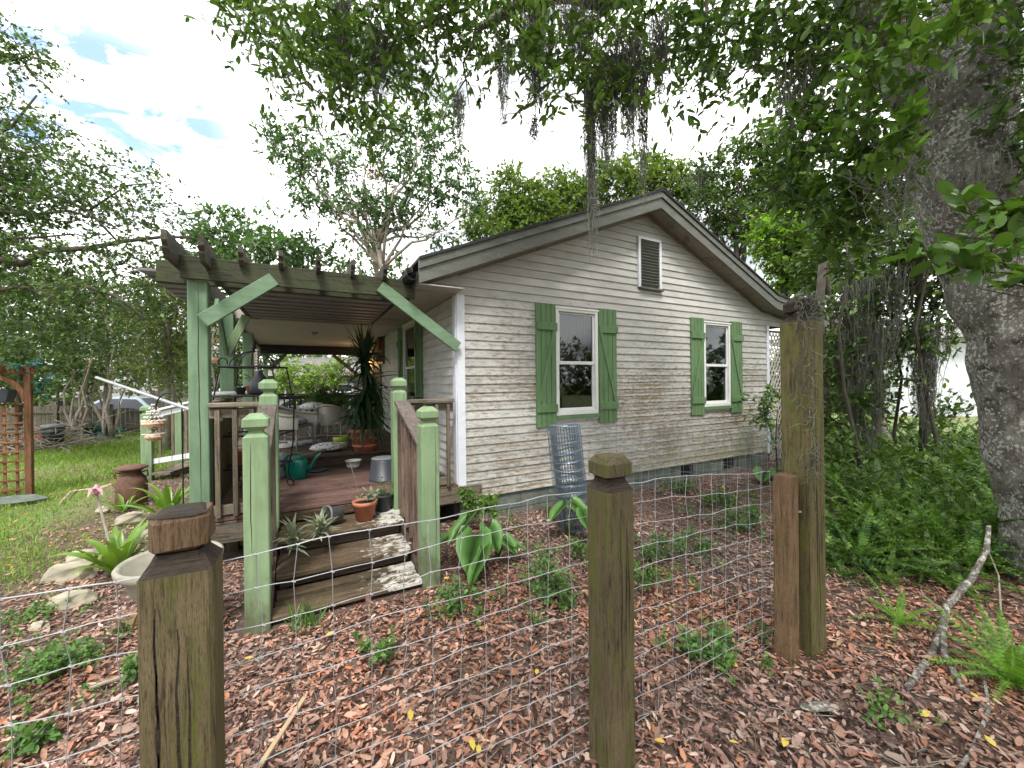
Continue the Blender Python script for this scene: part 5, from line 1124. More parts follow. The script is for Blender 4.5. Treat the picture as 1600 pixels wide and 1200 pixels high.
eareds('small elephant ear plant in front of the wire roll', at(885, 838, z=0), [(880, 788, 3.9, .25, 195, 25, 22), (897, 786, 3.9, .22, 300, 35, 10), (912, 800, 3.8, .18, 260, 50, 0)])
eareds('tiny elephant ear sprout by the far corner of the wire fence', at(1205, 752, z=0), [(1195, 735, 6.0, .3, 200, 20, 0), (1212, 738, 6.0, .22, -20, 20, 0)])
eareds('low elephant ear sprout between the large plant and the weeds', at(778, 872, z=0), [(765, 850, 3.4, .16, 190, 20, 0), (795, 848, 3.45, .2, -20, 20, 0)])
# seedlings and weeds: stems + leaves
WL = [(848, 935, .19, .26, 190, .03, 'bushy bright green weed growing behind the middle of the wire fence'), (706, 965, .07, .18, 45, .035, 'upright seedling just right of the lower newel post'), (590, 1040, .07, .12, 26, .04, 'small broad leaved seedling in the leaf litter before the steps'),
      (1112, 1030, .14, .12, 90, .035, 'low dark green weed left of the short fence post'), (1040, 880, .16, .16, 120, .03, 'leafy weed clump behind the middle post, right of it'), (1085, 860, .14, .14, 80, .03, 'second leafy weed clump nearer the house wall'),
      (1180, 830, .2, .22, 150, .03, 'tall weeds against the short fence post'), (1130, 790, .22, .18, 120, .035, 'weed patch near the house foundation below the right window'), (1060, 770, .2, .16, 90, .035, 'weed patch by the foundation between the windows'),
      (880, 950, .1, .1, 50, .03, 'small weed tuft touching the left side of the middle post'), (1010, 920, .08, .14, 50, .03, 'slim weed right of the middle post'), (75, 1060, .15, .08, 70, .03, 'low green weed patch at the lower left edge'), (198, 1060, .07, .1, 30, .035, 'tiny weed just left of the nearest post'),
      (40, 1175, .08, .08, 30, .04, 'green sprout in the bottom left corner'), (900, 870, .08, .14, 40, .03, 'thin weed at the foot of the wire roll'), (150, 1020, .2, .05, 60, .025, 'sparse ground weeds between rocks and fence wires'), (960, 790, .14, .14, 60, .03, 'weed against the foundation right of the wire roll'), (480, 975, .1, .1, 0, .03, 'grass tuft at the foot of the steps')]
for i, (px, py, r, h, n, lf, lab) in enumerate(WL):
    p = at(px, py, z=0); t = thing('weed' if n else 'grass_tuft', lab, 'weed' if n else 'grass', p, group='weeds in the leaf litter')
    if n:
        lv, tw = crown([(0, 0, h * .55, r, h * .5, 1, .9)], n, lf, 7, 100 + i, max(.09, h * .55), LEAF, -.2, .0014, .2, width=1.5); npmesh('leaves', *lv, 'weed', t); npmesh('stems', *tw, 'pale_twig', t)
    else:
        rng = np.random.default_rng(i); P = rng.normal(size=(60, 3)) * (.05, .05, 0); npmesh('blades', *scatter(BLADE, P, rng.normal(size=(60, 3)) * .5 + [0, 0, 1], .14 * (.6 + rng.random(60)), rng), 'weed', t)
# shrubby climber at the house corner
sc_ = thing('corner_shrub', 'small leafy shrub climbing in front of the white corner board', 'shrub', at(735, 812, z=0)); cb = at(735, 812, z=0)
bl = [blob(732, 775, 4.2, 16, 20), blob(752, 790, 4.15, 18, 14), blob(775, 770, 4.1, 12, 14), blob(770, 795, 4.1, 18, 16), blob(735, 800, 4.15, 14, 12)]
bl = [(a - cb.x, b - cb.y, c, d, e, f, g) for a, b, c, d, e, f, g in bl]
lv, tw = crown(bl, 120, .045, 8, 77, .12, LEAF, .1, .0015, .2, width=1.4); npmesh('leaves', *lv, 'leaf_bright', sc_); npmesh('stems', *tw, 'twig', sc_)
MB().tube([(0, 0, 0), (.03, 0, .15), (.12, -.05, .35)], .005, 5).tube([(0, 0, 0), (-.03, 0, .2), (-.02, 0, .4)], .005, 5).build('trunk', 'twig', sc_)
rng = np.random.default_rng(303); cc = []
for cx_, cy_, n_, sx in ((1050, 870, 26, 110), (1130, 800, 22, 70), (840, 940, 10, 90), (700, 950, 8, 60), (1110, 1030, 10, 60), (980, 790, 14, 60), (90, 1040, 24, 90), (60, 960, 16, 60), (1420, 1120, 5, 90), (800, 850, 10, 70)):
    for _ in range(n_): q = at(cx_ + rng.normal() * sx * .7, min(1190, cy_ + rng.normal() * sx * .35), z=0); cc.append((q.x, q.y, .05, .03 + .05 * rng.random(), .04, 1, 1))
cc = [c for c in cc if c[1] < -.15 and not (-2.1 < c[0] < -.5 and c[1] > -1.35)]
lv, tw = crown(cc, 900, .026, 6, 304, .07, LEAF, -.2, .0012, .1, width=1.5); q = npmesh('low_weeds', *join([lv, tw]), 'weed'); prop(q, 'tiny scattered seedlings sprouting through the leaf litter', 'ground cover', kind='stuff')
# sticks, bark, fallen lichen branch
q = MB().bar(at(404, 1200, z=.045), at(474, 1092, z=.05), .02, .008, .001).build('wood_strip', 'strip', jitter=.002); prop(q, 'long pale splintered wood strip lying on the fallen leaves', 'wood strip')
q = MB().bar(at(140, 1075, z=.03), at(215, 1050, z=.04), .02, .01, .001).build('wood_strip', 'pale_twig'); prop(q, 'short wood strip on the leaves left of the nearest post', 'wood strip')
q = MB().lathe([(.01, -.09), (.03, -.06), (.035, 0), (.03, .06), (.01, .1)], k=8, jit=.15, sq=.4).build('bark_piece', 'lichen_branch'); q.location = at(1282, 1106, z=.03); q.rotation_euler = (R(90), R(8), R(62)); prop(q, 'grey piece of fallen bark on the leaves below the tall post', 'bark')
fb_ = thing('fallen_branch', 'forked lichen covered fallen branch leaning from the trunk onto the leaves', 'branch')
main = [at(1546, 822, Z=2.75), at(1543, 860, Z=2.7), at(1520, 905, Z=2.62), at(1480, 948, Z=2.5), at(1474, 985, Z=2.4), at(1460, 1020, Z=2.25), at(1420, 1076, z=.02)]
MB().tube(main, [.012, .016, .018, .02, .021, .019, .014], 8).build('main_stem', 'lichen_branch', fb_, True, jitter=.0015)
MB().tube([at(1474, 985, Z=2.4), at(1478, 1025, Z=2.18), at(1505, 1075, Z=1.98), at(1546, 1112, z=.02)], [.016, .015, .014, .012], 8).build('fork', 'lichen_branch', fb_, True)
MB().tube([at(1476, 955, Z=2.45), at(1434, 924, Z=2.6)], [.006, .003], 5).tube([at(1485, 945, Z=2.5), at(1497, 925, Z=2.55)], [.008, .007], 5).build('side_twig', 'pale_twig', fb_)
q = MB().tube([at(1540, 1060, z=.02), at(1548, 1110, z=.03), at(1520, 1180, z=.03), at(1500, 1205, z=.03)], [.006, .007, .008, .008], 6).build('short_stick', 'lichen_branch'); prop(q, 'short grey stick lying in the bottom right corner', 'stick')
q = MB().tube([at(1545, 860, Z=2.85), at(1562, 900, Z=2.8), at(1566, 960, z=.03)], [.004, .005, .006], 5).build('thin_stick', 'pale_twig'); prop(q, 'thin pale stick standing against the base of the big trunk', 'stick')

# ------------------------------------------------------------------ leaf litter, grass
rng = np.random.default_rng(1)
def viewpts(n, z0, z1, pw=1.0, a0=-1.42, a1=1.42):
    q = rng.random(n); Z = (z0 ** pw + q * (z1 ** pw - z0 ** pw)) ** (1 / pw); a = a0 + (a1 - a0) * rng.random(n)
    X_ = a * Z; return np.stack([CX + X_ * _c + Z * _s, CY - X_ * _s + Z * _c], 1)
def lawnness(p): return np.minimum(-(p[:, 0] + 3.7), p[:, 1] - .5) + .55 * np.sin(p[:, 0] * 1.9 + 2) * np.sin(p[:, 1] * 1.4) + .3 * np.sin(p[:, 0] * 5 + p[:, 1] * 3)
P = viewpts(122000, .55, 9.5, 1.3, -1.6, 1.95); P = np.concatenate([P, viewpts(40000, .8, 4.5, 1.5)])
keep = ~in_house(P[:, 0], P[:, 1], .02) & (rng.random(len(P)) > np.clip(.5 + lawnness(P) * 1.2, 0, .93)); P = P[keep]; n = len(P)
Z = gz(P[:, 0], P[:, 1]) + rng.random(n) ** 1.4 * .032 + .003
P3 = np.concatenate([P, Z[:, None]], 1); D = rng.normal(size=(n, 3)) * (1, 1, .22); S = .018 + .038 * rng.random(n) ** 1.6 + .03 * (rng.random(n) > .95)
parts = []; near = np.hypot(P[:, 0] - CX, P[:, 1] - CY) < 3.3; idx = np.arange(n); grp = rng.integers(0, 4, n)
for i, (tm, sl) in enumerate([(DRY[q], idx[near & (grp == q)]) for q in range(4)] + [(LEAF, idx[~near & (grp < 2)]), (CURL, idx[~near & (grp > 1)])]):
    up = np.array([0, 0, 1.0]) * (2.2 if i in (0, 4) else 1.2); parts.append(scatter(tm, P3[sl], D[sl], S[sl], rng, up, S[sl] * (.6 + .55 * rng.random(len(S[sl])))))
lt = npmesh('leaf_litter', *join(parts), 'litter'); prop(lt, 'brown and reddish fallen oak leaves covering the ground', 'fallen leaves', kind='stuff')
# a loose drift of thin twigs
P = viewpts(1500, .8, 5, 1.5); P = P[~in_house(P[:, 0], P[:, 1], .03)]; a = rng.random(len(P)) * 6.283; l = .04 + .1 * rng.random(len(P)); Z = gz(P[:, 0], P[:, 1]) + .022
s0 = np.stack([P[:, 0] - np.cos(a) * l, P[:, 1] - np.sin(a) * l, Z], 1); s1 = np.stack([P[:, 0] + np.cos(a) * l, P[:, 1] + np.sin(a) * l, Z + .01 * rng.random(len(P))], 1); sm = (s0 + s1) / 2 + rng.normal(size=s0.shape) * (.008, .008, .003)
tg = npmesh('ground_twigs', *ribbons(np.stack([s0, sm, s1], 1), .0016), 'pale_twig'); prop(tg, 'thin dry twigs scattered through the leaf litter', 'twigs', kind='stuff')
YL = ('at the bottom edge, close right of the middle post', 'beside the right foot of the middle post', 'behind the weed left of the short post', 'just left of the foot of the short post', 'left of the forked end of the fallen branch', 'under the right fork of the fallen branch', 'midway between tall post and fallen branch', 'in the bottom right corner near the short stick', 'at the bottom edge halfway between the two near posts', 'lowest of the pair halfway between the near posts', 'just in front of the lowest step', 'behind the seedling at the right newel post', 'among the weeds behind the fence, left of the short post', 'between the right newel post and the bushy weed', 'right of the nearest post, before the left newel post', 'near the bottom, below the weed by the short post', 'left of the middle post, just below the bushy weed', 'touching the left edge of the middle post', 'at the bottom, below the grey bark piece', 'in open litter right of the wood strip', 'right beside the foot of the tall post', 'below the fork of the branch near the bottom edge')
src = None
for i, (px, py) in enumerate(((1040, 1162), (992, 1068), (1160, 930), (1155, 1043), (1468, 1035), (1520, 1083), (1397, 1010), (1560, 1170), (735, 1155), (748, 1180), (508, 992), (702, 904), (1130, 880), (760, 985), (380, 1030), (1140, 1160), (838, 1055), (930, 1010), (1230, 1155), (640, 1110), (1310, 1010), (1440, 1120))):
    p = at(px, py, z=.035); s = rng.uniform(.04, .062)
    if src is None: src = MB().add([tuple(v) for v in LEAF[0] * (1, 1.3, 1)], [tuple(f) for f in LEAF[1]]).build('yellow_leaf', 'yellow_leaf'); q = src
    else: q = src.copy(); COL.objects.link(q)
    q.location = p; q.scale = (s, s, s); q.rotation_euler = (rng.uniform(-.3, .3), rng.uniform(-.3, .1), rng.uniform(0, 6.28)); prop(q, 'yellow fallen leaf ' + YL[i], 'leaf', 'yellow leaves on the litter')
P = viewpts(150000, 2.6, 15, 1.1, -1.45, -.25); lw = lawnness(P); keep = ~in_house(P[:, 0], P[:, 1], .02) & (rng.random(len(P)) < np.clip(.25 + lw * .7, 0, 1)); P = P[keep]; n = len(P)
dist = np.hypot(P[:, 0] - CX, P[:, 1] - CY); P3 = np.concatenate([P, gz(P[:, 0], P[:, 1])[:, None]], 1); patch = .5 + .5 * np.sin(P[:, 0] * 1.3) * np.sin(P[:, 1] * 1.1 + 1); kk = rng.random(n) < .45 + .6 * patch; P3 = P3[kk]; dist = dist[kk]; patch = patch[kk]; n = len(P3)
S = (.03 + .05 * rng.random(n)) * (.6 + .6 * patch) * np.clip(dist / 6, .8, 1.7)
gr = npmesh('lawn_grass', *scatter(BLADE, P3, rng.normal(size=(n, 3)) * .6 + [0, 0, 1], S, rng, None, S * 2.2), 'grass'); prop(gr, 'patchy bright green lawn grass of the left yard', 'grass', kind='stuff')

# ------------------------------------------------------------------ trees
def tree(name, label, base, group=None, cat='tree'): return thing(name, label, cat, base, group=group)
def rel(blobs, b): return [(x - b.x, y - b.y, z - b.z, r, rz, w, d) for x, y, z, r, rz, w, d in blobs]
def put(t, what, arr, mat):
    o = npmesh(what, arr[0], arr[1], mat, t); o['kind'] = 'stuff'; return o      # countless leaves or twigs
# the big oak at right, whose boughs hang over the view
ob = at(1630, 985, Z=2.95); ob.z = -.05
oak = tree('live_oak', 'huge mottled oak with a lichen spotted trunk at right and boughs hanging overhead', ob)
def rough_tube(pts, rad, k=36, sub=9, amp=.05, seed=0):
    """a trunk: bumpy tube through the points"""
    pts = [Vector(p) for p in pts]; P = []; Rr = []
    for i in range(len(pts) - 1):
        p0, p1, p2, p3 = pts[max(i - 1, 0)], pts[i], pts[i + 1], pts[min(i + 2, len(pts) - 1)]
        for s in range(sub):
            t = s / sub; P.append(.5 * ((2 * p1) + (p2 - p0) * t + (2 * p0 - 5 * p1 + 4 * p2 - p3) * t * t + (3 * p1 - p0 - 3 * p2 + p3) * t ** 3)); Rr.append(rad[i] + (rad[i + 1] - rad[i]) * t)
    P.append(pts[-1]); Rr.append(rad[-1]); rnd = random.Random(seed); mb = MB(); mb.tube(P, Rr, k)
    from mathutils import noise
    for i in range(len(P) * k):
        c = P[i // k]; v = Vector(mb.v[i]); d = v - c; q = noise.noise(v * 2.3 + Vector((seed, 0, 0))) * 1.1 + noise.noise(v * 6.5) * .5 + noise.noise(v * Vector((17, 17, 9)) if False else Vector((v.x * 17, v.y * 17, v.z * 9))) * .22
        mb.v[i] = tuple(c + d * (1 + amp * q * 2))
    return mb
V3 = lambda *a: Vector(a)
O = lambda px, py, Z: at(px, py, Z=Z) - ob
rough_tube([O(1690, 985, 2.95) - V3(0, 0, .1), O(1682, 930, 2.95), O(1652, 760, 3.0), O(1618, 600, 3.05), O(1562, 440, 3.1), O(1508, 290, 3.15), O(1492, 160, 3.2), O(1515, 10, 3.25), O(1530, -220, 3.3)], [.42, .35, .32, .315, .305, .31, .30, .26, .2], 72, 30, .06, 2).build('trunk', 'bark', oak, True)
rough_tube([O(1480, 210, 3.2), O(1400, 90, 3.15), O(1330, -30, 3.2), O(1250, -160, 3.4), O(1130, -190, 3.6), O(1040, -50, 3.6), O(950, -5, 3.55), O(880, -12, 3.6), O(810, 12, 3.7), O(745, 48, 3.8)], [.2, .18, .16, .14, .12, .12, .11, .09, .06, .025], 20, 7, .05, 5).build('limb', 'bark', oak, True)
def boughs(spec, r0=.02, seed=0):
    mb = MB(); rnd = random.Random(seed)
    for (ax_, ay, az_), (bx, by, bz), rr in spec:
        a, b = O(ax_, ay, az_), O(bx, by, bz); pts = wig(a, b, 7, .05, rnd.random(), .03); limb(mb, pts, rr, rr * .35, 6)
        for _ in range(3):
            i = rnd.randrange(2, 6); e = pts[i] + Vector((rnd.uniform(-1, 1), rnd.uniform(-1, 1), rnd.uniform(-.9, .3))) * .35; limb(mb, wig(pts[i], e, 4, .08, rnd.random()), rr * .4, rr * .12, 5)
    return mb
ends_ = [((830, -60, 3.8), (640, 60, 3.8), .03), ((700, -120, 3.9), (598, 130, 3.7), .022), ((640, -60, 3.8), (470, 60, 3.9), .025), ((600, -80, 3.9), (380, 10, 4.0), .02), ((745, 40, 3.9), (712, 160, 3.7), .015), ((870, -30, 3.8), (852, 120, 3.7), .02), ((1000, -60, 3.6), (985, 100, 3.5), .02), ((1130, -180, 3.5), (1110, 110, 3.3), .025), ((1300, -60, 3.2), (1180, 60, 3.1), .02),
         ((1400, 90, 3.1), (1270, 200, 2.9), .03), ((1440, 250, 2.9), (1240, 330, 2.9), .022), ((1420, 60, 2.8), (1400, 260, 2.4), .02), ((860, 130, 3.6), (780, 190, 3.6), .008), ((1330, -30, 3.2), (1330, 150, 3.0), .02)]
boughs(ends_, seed=4).build('boughs', 'twig', oak)
ov = [(385, 10, 3.9, 62, 26, 1.1), (440, 55, 3.8, 75, 42, 1.4), (505, 100, 3.75, 75, 48, 1.3), (555, 55, 3.7, 85, 60, 1.5), (540, 155, 3.7, 58, 42, 1.3), (585, 200, 3.7, 40, 34, .9), (505, 175, 3.75, 34, 24, .5), (655, 150, 3.7, 40, 30, .5), (640, 25, 3.7, 80, 42, 1.3), (640, 90, 3.7, 50, 46, .8), (700, 70, 3.75, 50, 34, .5), (725, 20, 3.7, 70, 32, .8), (690, 150, 3.8, 24, 30, .12), (790, 50, 3.6, 66, 52, .9), (850, 125, 3.5, 60, 50, 1.0), (838, 195, 3.5, 30, 24, .35), (770, 120, 3.5, 40, 30, .4),
      (890, 60, 3.5, 66, 54, 1.1), (960, 60, 3.4, 60, 60, 1.2), (925, 130, 3.4, 46, 40, 1.0), (985, 150, 3.4, 30, 50, .7), (915, 205, 3.4, 22, 24, .4), (1040, 60, 3.3, 52, 46, .9), (1080, 145, 3.3, 44, 36, .9), (1140, 160, 3.2, 34, 24, .5), (1120, 50, 3.2, 64, 48, 1.4), (1170, 95, 3.2, 50, 40, 1.1), (1210, 40, 3.1, 64, 52, 1.6), (1270, 80, 3.1, 60, 60, 1.5), (1330, 30, 3.0, 64, 48, 1.5),
      (560, -45, 3.8, 220, 45, 1.8), (850, -60, 3.6, 240, 50, 1.6), (1180, -60, 3.3, 240, 50, 2.0)]
lv, tw = crown(rel([blob(*a[:5], w=a[5], d=1.1) for a in ov], ob), 1950, .08, 9, 41, .34, OAKL, .15, .0028, .25, width=.95)
put(oak, 'crown', lv, 'leaf_oak'); put(oak, 'twigs', tw, 'twig')
rt = [(1290, 190, 2.9, 56, 48, 1.0), (1240, 250, 2.9, 40, 44, .7), (1330, 260, 2.7, 62, 46, 1.1), (1280, 320, 2.8, 60, 36, .6), (1210, 300, 3.0, 36, 38, .5), (1350, 350, 2.7, 56, 44, .6), (1310, 400, 2.8, 50, 36, .35), (1385, 230, 2.4, 44, 56, .4), (1380, 110, 2.3, 50, 46, .4), (1440, 30, 2.3, 80, 30, .45), (1590, 120, 2.7, 30, 130, .5), (1600, 260, 2.8, 26, 110, .35), (1585, 20, 2.7, 50, 40, .4), (1200, 370, 3.2, 30, 30, .3)]
lv, tw = crown(rel([blob(*a[:5], w=a[5], d=.7) for a in rt], ob), 390, .074, 9, 43, .32, OAKL, .2, .0028, .3, width=1.1)
put(oak, 'side_crown', lv, 'leaf_side'); put(oak, 'side_twigs', tw, 'twig')
br = [(1415, 50, 1.9, 50, 30, .8), (1365, 110, 2.0, 44, 34, .6), (1340, 190, 2.2, 54, 36, .5), (1500, 20, 1.9, 50, 20, .5), (1400, 210, 2.0, 36, 36, .4)]
for i, a in enumerate(br):
    lv, tw = crown(rel([blob(*a[:5], w=a[5], d=.6)], ob), 17, .068, 8, 47 + i, .26, OAKL, .0, .0028, .3, width=1.2)
    put(oak, 'fresh_shoot', lv, 'leaf_bright'); put(oak, 'fresh_twig', tw, 'twig')
# Spanish moss on the oak, bundle by bundle
for i, (px, py, Z, ln, n, sp_r, lab) in enumerate(((922, 130, 3.6, 1.45, 80, .035, 'longest Spanish moss beard, ending in front of the roof edge'), (1004, 100, 3.6, 1.25, 26, .03, 'thin Spanish moss strand reaching down to the gable vent'), (950, 90, 3.6, 1.0, 110, .11, 'broad curtain of Spanish moss above the roof'), (985, 70, 3.5, .95, 80, .1, 'Spanish moss curtain right of the broad one'),
        (835, 10, 3.7, .95, 110, .08, 'thick Spanish moss tuft hanging left of the broad curtain'), (785, 70, 3.7, .75, 34, .06, 'sparse Spanish moss wisp above the chimney side sky'), (534, 0, 3.7, .68, 60, .05, 'grey Spanish moss hanging in the leaves at upper left'), (590, 60, 3.7, .6, 60, .08, 'brownish Spanish moss bundle deep in the left boughs'), (718, 150, 3.8, .62, 22, .03, 'short Spanish moss wisp left of the roof trees'),
        (1028, 30, 3.4, .8, 40, .05, 'Spanish moss wisp between the two leafy boughs'), (835, 190, 3.6, .24, 14, .015, 'tiny Spanish moss tail under the thick tuft'), (900, 0, 3.5, .6, 90, .16, 'Spanish moss clinging along the top bough'), (1240, 120, 3.1, .8, 60, .12, 'pale Spanish moss veil beside the big limb'), (1440, 120, 2.3, .45, 16, .08, 'wiry moss tangle across the upper trunk'), (1410, 240, 2.2, .4, 22, .1, 'pale moss tangle left of the trunk'), (1520, 250, 2.6, .9, 14, .07, 'moss hanging down the face of the trunk'))):
    q = npmesh('spanish_moss', *moss([(tuple(at(px, py, Z=Z)), ln * 1.08, n * 1.7, sp_r)], 60 + i, .0034), 'moss'); prop(q, lab.replace('chimney side sky', 'sky over the pergola end'), 'moss', 'Spanish moss beards')
q = npmesh('spanish_moss', *moss([((.97, -3.05, 2.06), .25, 26, .02), ((.95, -3.04, 2.0), .75, 9, .008), ((.95, -3.06, 1.7), .4, 6, .008), ((.955, -3.07, 1.45), .5, 9, .01), ((.965, -3.08, 1.2), .45, 8, .01)], 91, .0022), 'moss'); prop(q, 'grey moss strands running down the tall fence post', 'moss', 'Spanish moss beards')
# leafy sapling close to the camera at right
sb = at(1640, 700, Z=1.5); sb.z = 0; sap = tree('sapling', 'young sapling with large glossy leaves in front of the trunk at right', sb)
bl = [(1545, 340, 1.55, 60, 30, 1), (1500, 400, 1.5, 50, 26, .9), (1575, 420, 1.5, 50, 40, 1), (1560, 380, 1.6, 40, 30, .6), (1490, 350, 1.6, 26, 16, .4), (1590, 540, 1.55, 26, 22, .3), (1590, 330, 1.5, 30, 40, .6)]
lv, tw = crown(rel([blob(*a[:5], w=a[5], d=1) for a in bl], sb), 42, .066, 6, 51, .22, OAKL, .1, .003, .3, width=1.5); put(sap, 'leaves', lv, 'leaf_bright'); put(sap, 'twigs', tw, 'twig')
S_ = lambda px, py, Z: at(px, py, Z=Z) - sb; mb = MB(); limb(mb, [V3(0, 0, 0), V3(0, .02, .6), S_(1640, 520, 1.5), S_(1620, 400, 1.5)], .014, .007, 6); limb(mb, [S_(1640, 470, 1.5), S_(1560, 400, 1.52), S_(1490, 380, 1.52)], .006, .003, 5); limb(mb, [S_(1625, 410, 1.5), S_(1560, 350, 1.55), S_(1500, 330, 1.6)], .005, .003, 5); mb.build('trunk', 'twig', sap)

def bgtree(name, label, base_px, Z, trunk, blobs_, ntw, leaf, lpt, seed, mat, twl=.6, r=.12, branch=True, tmpl=DIA, bark='twig', group=None, shell=.45, droop=.2, depth=.8, width=1.2, kbr=1, cat='tree', mossy=None):
    b = at(base_px, 640, Z=Z); b.z = 0; t = tree(name, label, b, group, cat)
    bl = rel([blob(*a[:5], w=a[5] if len(a) > 5 else 1, d=depth) for a in blobs_], b)
    lv, tw = crown(bl, ntw, leaf, lpt, seed, twl, tmpl, droop, .003 * Z / 5, shell, width=width); put(t, 'crown', lv, mat); tg = put(t, 'twigs', tw, bark)
    if trunk:
        mb = MB(); pts = [V3(0, 0, 0)] + [at(x, y, Z=Z) - b for x, y in trunk]; limb(mb, pts, r, r * .5, 9)
        if branch:
            for i, c in enumerate(bl):
                for _ in range(kbr):
                    o = pts[-1] if len(pts) < 3 else pts[random.Random(seed + i + _ * 7).randrange(len(pts) // 2, len(pts))]
                    e = Vector(c[:3]) + Vector((random.uniform(-.4, .4) * c[3], 0, random.uniform(-.4, .4) * c[4])); limb(mb, wig(o, e, 6, .07, seed + i + _), r * .38, r * .06, 6)
        mb.build('trunk', bark, t, True)
    for x, y, z_, l_, n_, s__ in mossy or (): put(t, 'hanging_moss', moss([(tuple(at(x, y, Z=z_) - b), l_, n_, s__)], seed + int(x), .0045, 12), 'moss')
    return t
# big oak of the left yard: boughs reaching in from the left edge
lb = at(-260, 640, Z=7.5); lb.z = 0; lo_ = tree('spreading_oak', 'wide spreading oak reaching in from the left edge with long bare boughs', lb)
LO = lambda px, py, Z: at(px, py, Z=Z) - lb
rough_tube([V3(0, 0, -.1), LO(-255, 480, 7.5), LO(-240, 350, 7.5), LO(-260, 200, 7.6)], [.4, .32, .3, .2], 16, 6, .04, 8).build('trunk', 'bark', lo_, True)
mb = MB()
for pts, r0 in (([(-240, 330, 7.5), (-60, 300, 7.3), (30, 295, 7.2), (90, 308, 7.2), (140, 330, 7.2), (185, 378, 7.2)], .075), ([(-240, 380, 7.5), (-30, 400, 7.2), (40, 412, 7.1), (70, 392, 7.1), (140, 388, 7.1), (190, 378, 7.2), (260, 370, 7.3), (300, 372, 7.4)], .085),
                ([(-240, 430, 7.5), (-20, 455, 7), (60, 448, 7), (130, 446, 7), (180, 462, 7), (230, 500, 7.1)], .07), ([(40, 448, 7), (80, 462, 7), (110, 490, 7), (135, 525, 7)], .04), ([(-240, 340, 7.5), (-20, 330, 7.3), (60, 335, 7.2), (110, 330, 7.2), (160, 345, 7.2), (210, 372, 7.2)], .04), ([(-240, 260, 7.6), (-60, 230, 7.5), (20, 200, 7.5), (60, 150, 7.5)], .06), ([(-250, 180, 7.6), (-80, 120, 7.6), (0, 100, 7.6), (50, 90, 7.6)], .05), ([(-20, 375, 7.2), (50, 372, 7.2), (120, 366, 7.2), (170, 380, 7.3)], .03), ([(140, 330, 7.2), (200, 290, 7.3), (260, 285, 7.3)], .022)):
    limb(mb, [LO(*p) for p in pts], r0, r0 * .25, 8)
mb.build('boughs', 'twig', lo_, True)
bl = [(20, 75, 7.6, 48, 44, 1), (45, 95, 7.6, 34, 24, .6), (20, 190, 7.5, 60, 32, .9), (80, 205, 7.4, 34, 26, .5), (40, 250, 7.4, 70, 34, 1.1), (110, 270, 7.3, 60, 30, .9), (180, 265, 7.3, 44, 24, .6), (240, 285, 7.3, 40, 20, .5), (280, 288, 7.3, 20, 10, .1), (60, 320, 7.3, 80, 30, 1.1), (150, 325, 7.3, 70, 32, 1), (230, 330, 7.3, 60, 26, .8), (290, 345, 7.4, 34, 22, .35), (40, 385, 7.2, 70, 28, .8), (150, 400, 7.2, 80, 30, 1.0), (240, 400, 7.3, 50, 26, .7), (60, 440, 7.2, 80, 28, 1), (160, 465, 7.2, 80, 30, 1), (40, 510, 7.3, 70, 34, 1.1), (140, 530, 7.4, 70, 30, .9), (-60, 300, 7.4, 80, 160, 2.5)]
lv, tw = crown(rel([blob(*a[:5], w=a[5], d=.9) for a in bl], lb), 3400, .075, 9, 61, .5, DIA, .15, .005, .3, width=1.3)
put(lo_, 'crown', lv, 'leaf_left'); put(lo_, 'twigs', tw, 'twig')
# feathery tree behind the pergola
def palmate(seed, label, trunk, tips, base, Z, extra):
    b = at(base, 640, Z=Z); b.z = 0; t = tree('feathery_tree', label, b); F_ = lambda px, py: at(px, py, Z=Z + random.uniform(-.5, .5)) - b; mb = MB()
    tr_ = [V3(0, 0, 0)] + [at(x, y, Z=Z) - b for x, y in trunk]; limb(mb, tr_, .14, .07, 9); bl = []
    for (x, y, rx, ry, w) in tips: limb(mb, wig(tr_[-1 - (x % 2)], F_(x, y), 7, .06, seed + x), .055, .012, 6); bl.append(blob(x, y, Z, rx, ry, w))
    for (x, y, rx, ry, w) in tips: 
        for _ in range(2): c = F_(x, y); limb(mb, wig(c, c + Vector((random.uniform(-.6, .6), random.uniform(-.4, .4), random.uniform(.1, .7))), 4, .08, x + _), .018, .005, 5)
    mb.build('trunk', 'pale_twig', t, True); bl = rel(bl, b); lv, tw = crown(bl, extra, .15, 12, seed, .5, DIA, .05, .006, .35, width=.8); put(t, 'crown', lv, 'leaf_feather'); put(t, 'twigs', tw, 'pale_twig'); return t
palmate(71, 'tall open feathery leaved tree rising behind the pergola', [(600, 480), (598, 420), (590, 380)], [(425, 200, 22, 22, .5), (430, 228, 26, 16, .5), (465, 235, 30, 28, .8), (505, 215, 26, 20, .5), (520, 260, 34, 24, .8), (565, 235, 30, 24, .7), (610, 215, 32, 24, .8), (655, 190, 32, 22, .8), (700, 170, 26, 20, .6), (690, 225, 34, 24, .8), (720, 285, 30, 26, .8), (735, 320, 20, 20, .4), (675, 300, 34, 28, .8), (640, 270, 36, 28, .8), (620, 335, 40, 26, .7), (560, 320, 40, 26, .7), (500, 315, 34, 26, .7), (475, 285, 26, 26, .5), (680, 365, 34, 22, .5), (560, 375, 36, 20, .4)], 598, 12, 1150)
bgtree('dead_tree', 'small brown half dead tree inside the feathery one', 588, 13, [(590, 470), (588, 400), (586, 330)], [(585, 290, 13, 36, 34), (560, 330, 13, 24, 24), (600, 340, 13, 30, 30), (545, 320, 13, 20, 20)], 170, .12, 5, 81, 'leaf_dry', .6, .1, kbr=3, bark='pale_twig')
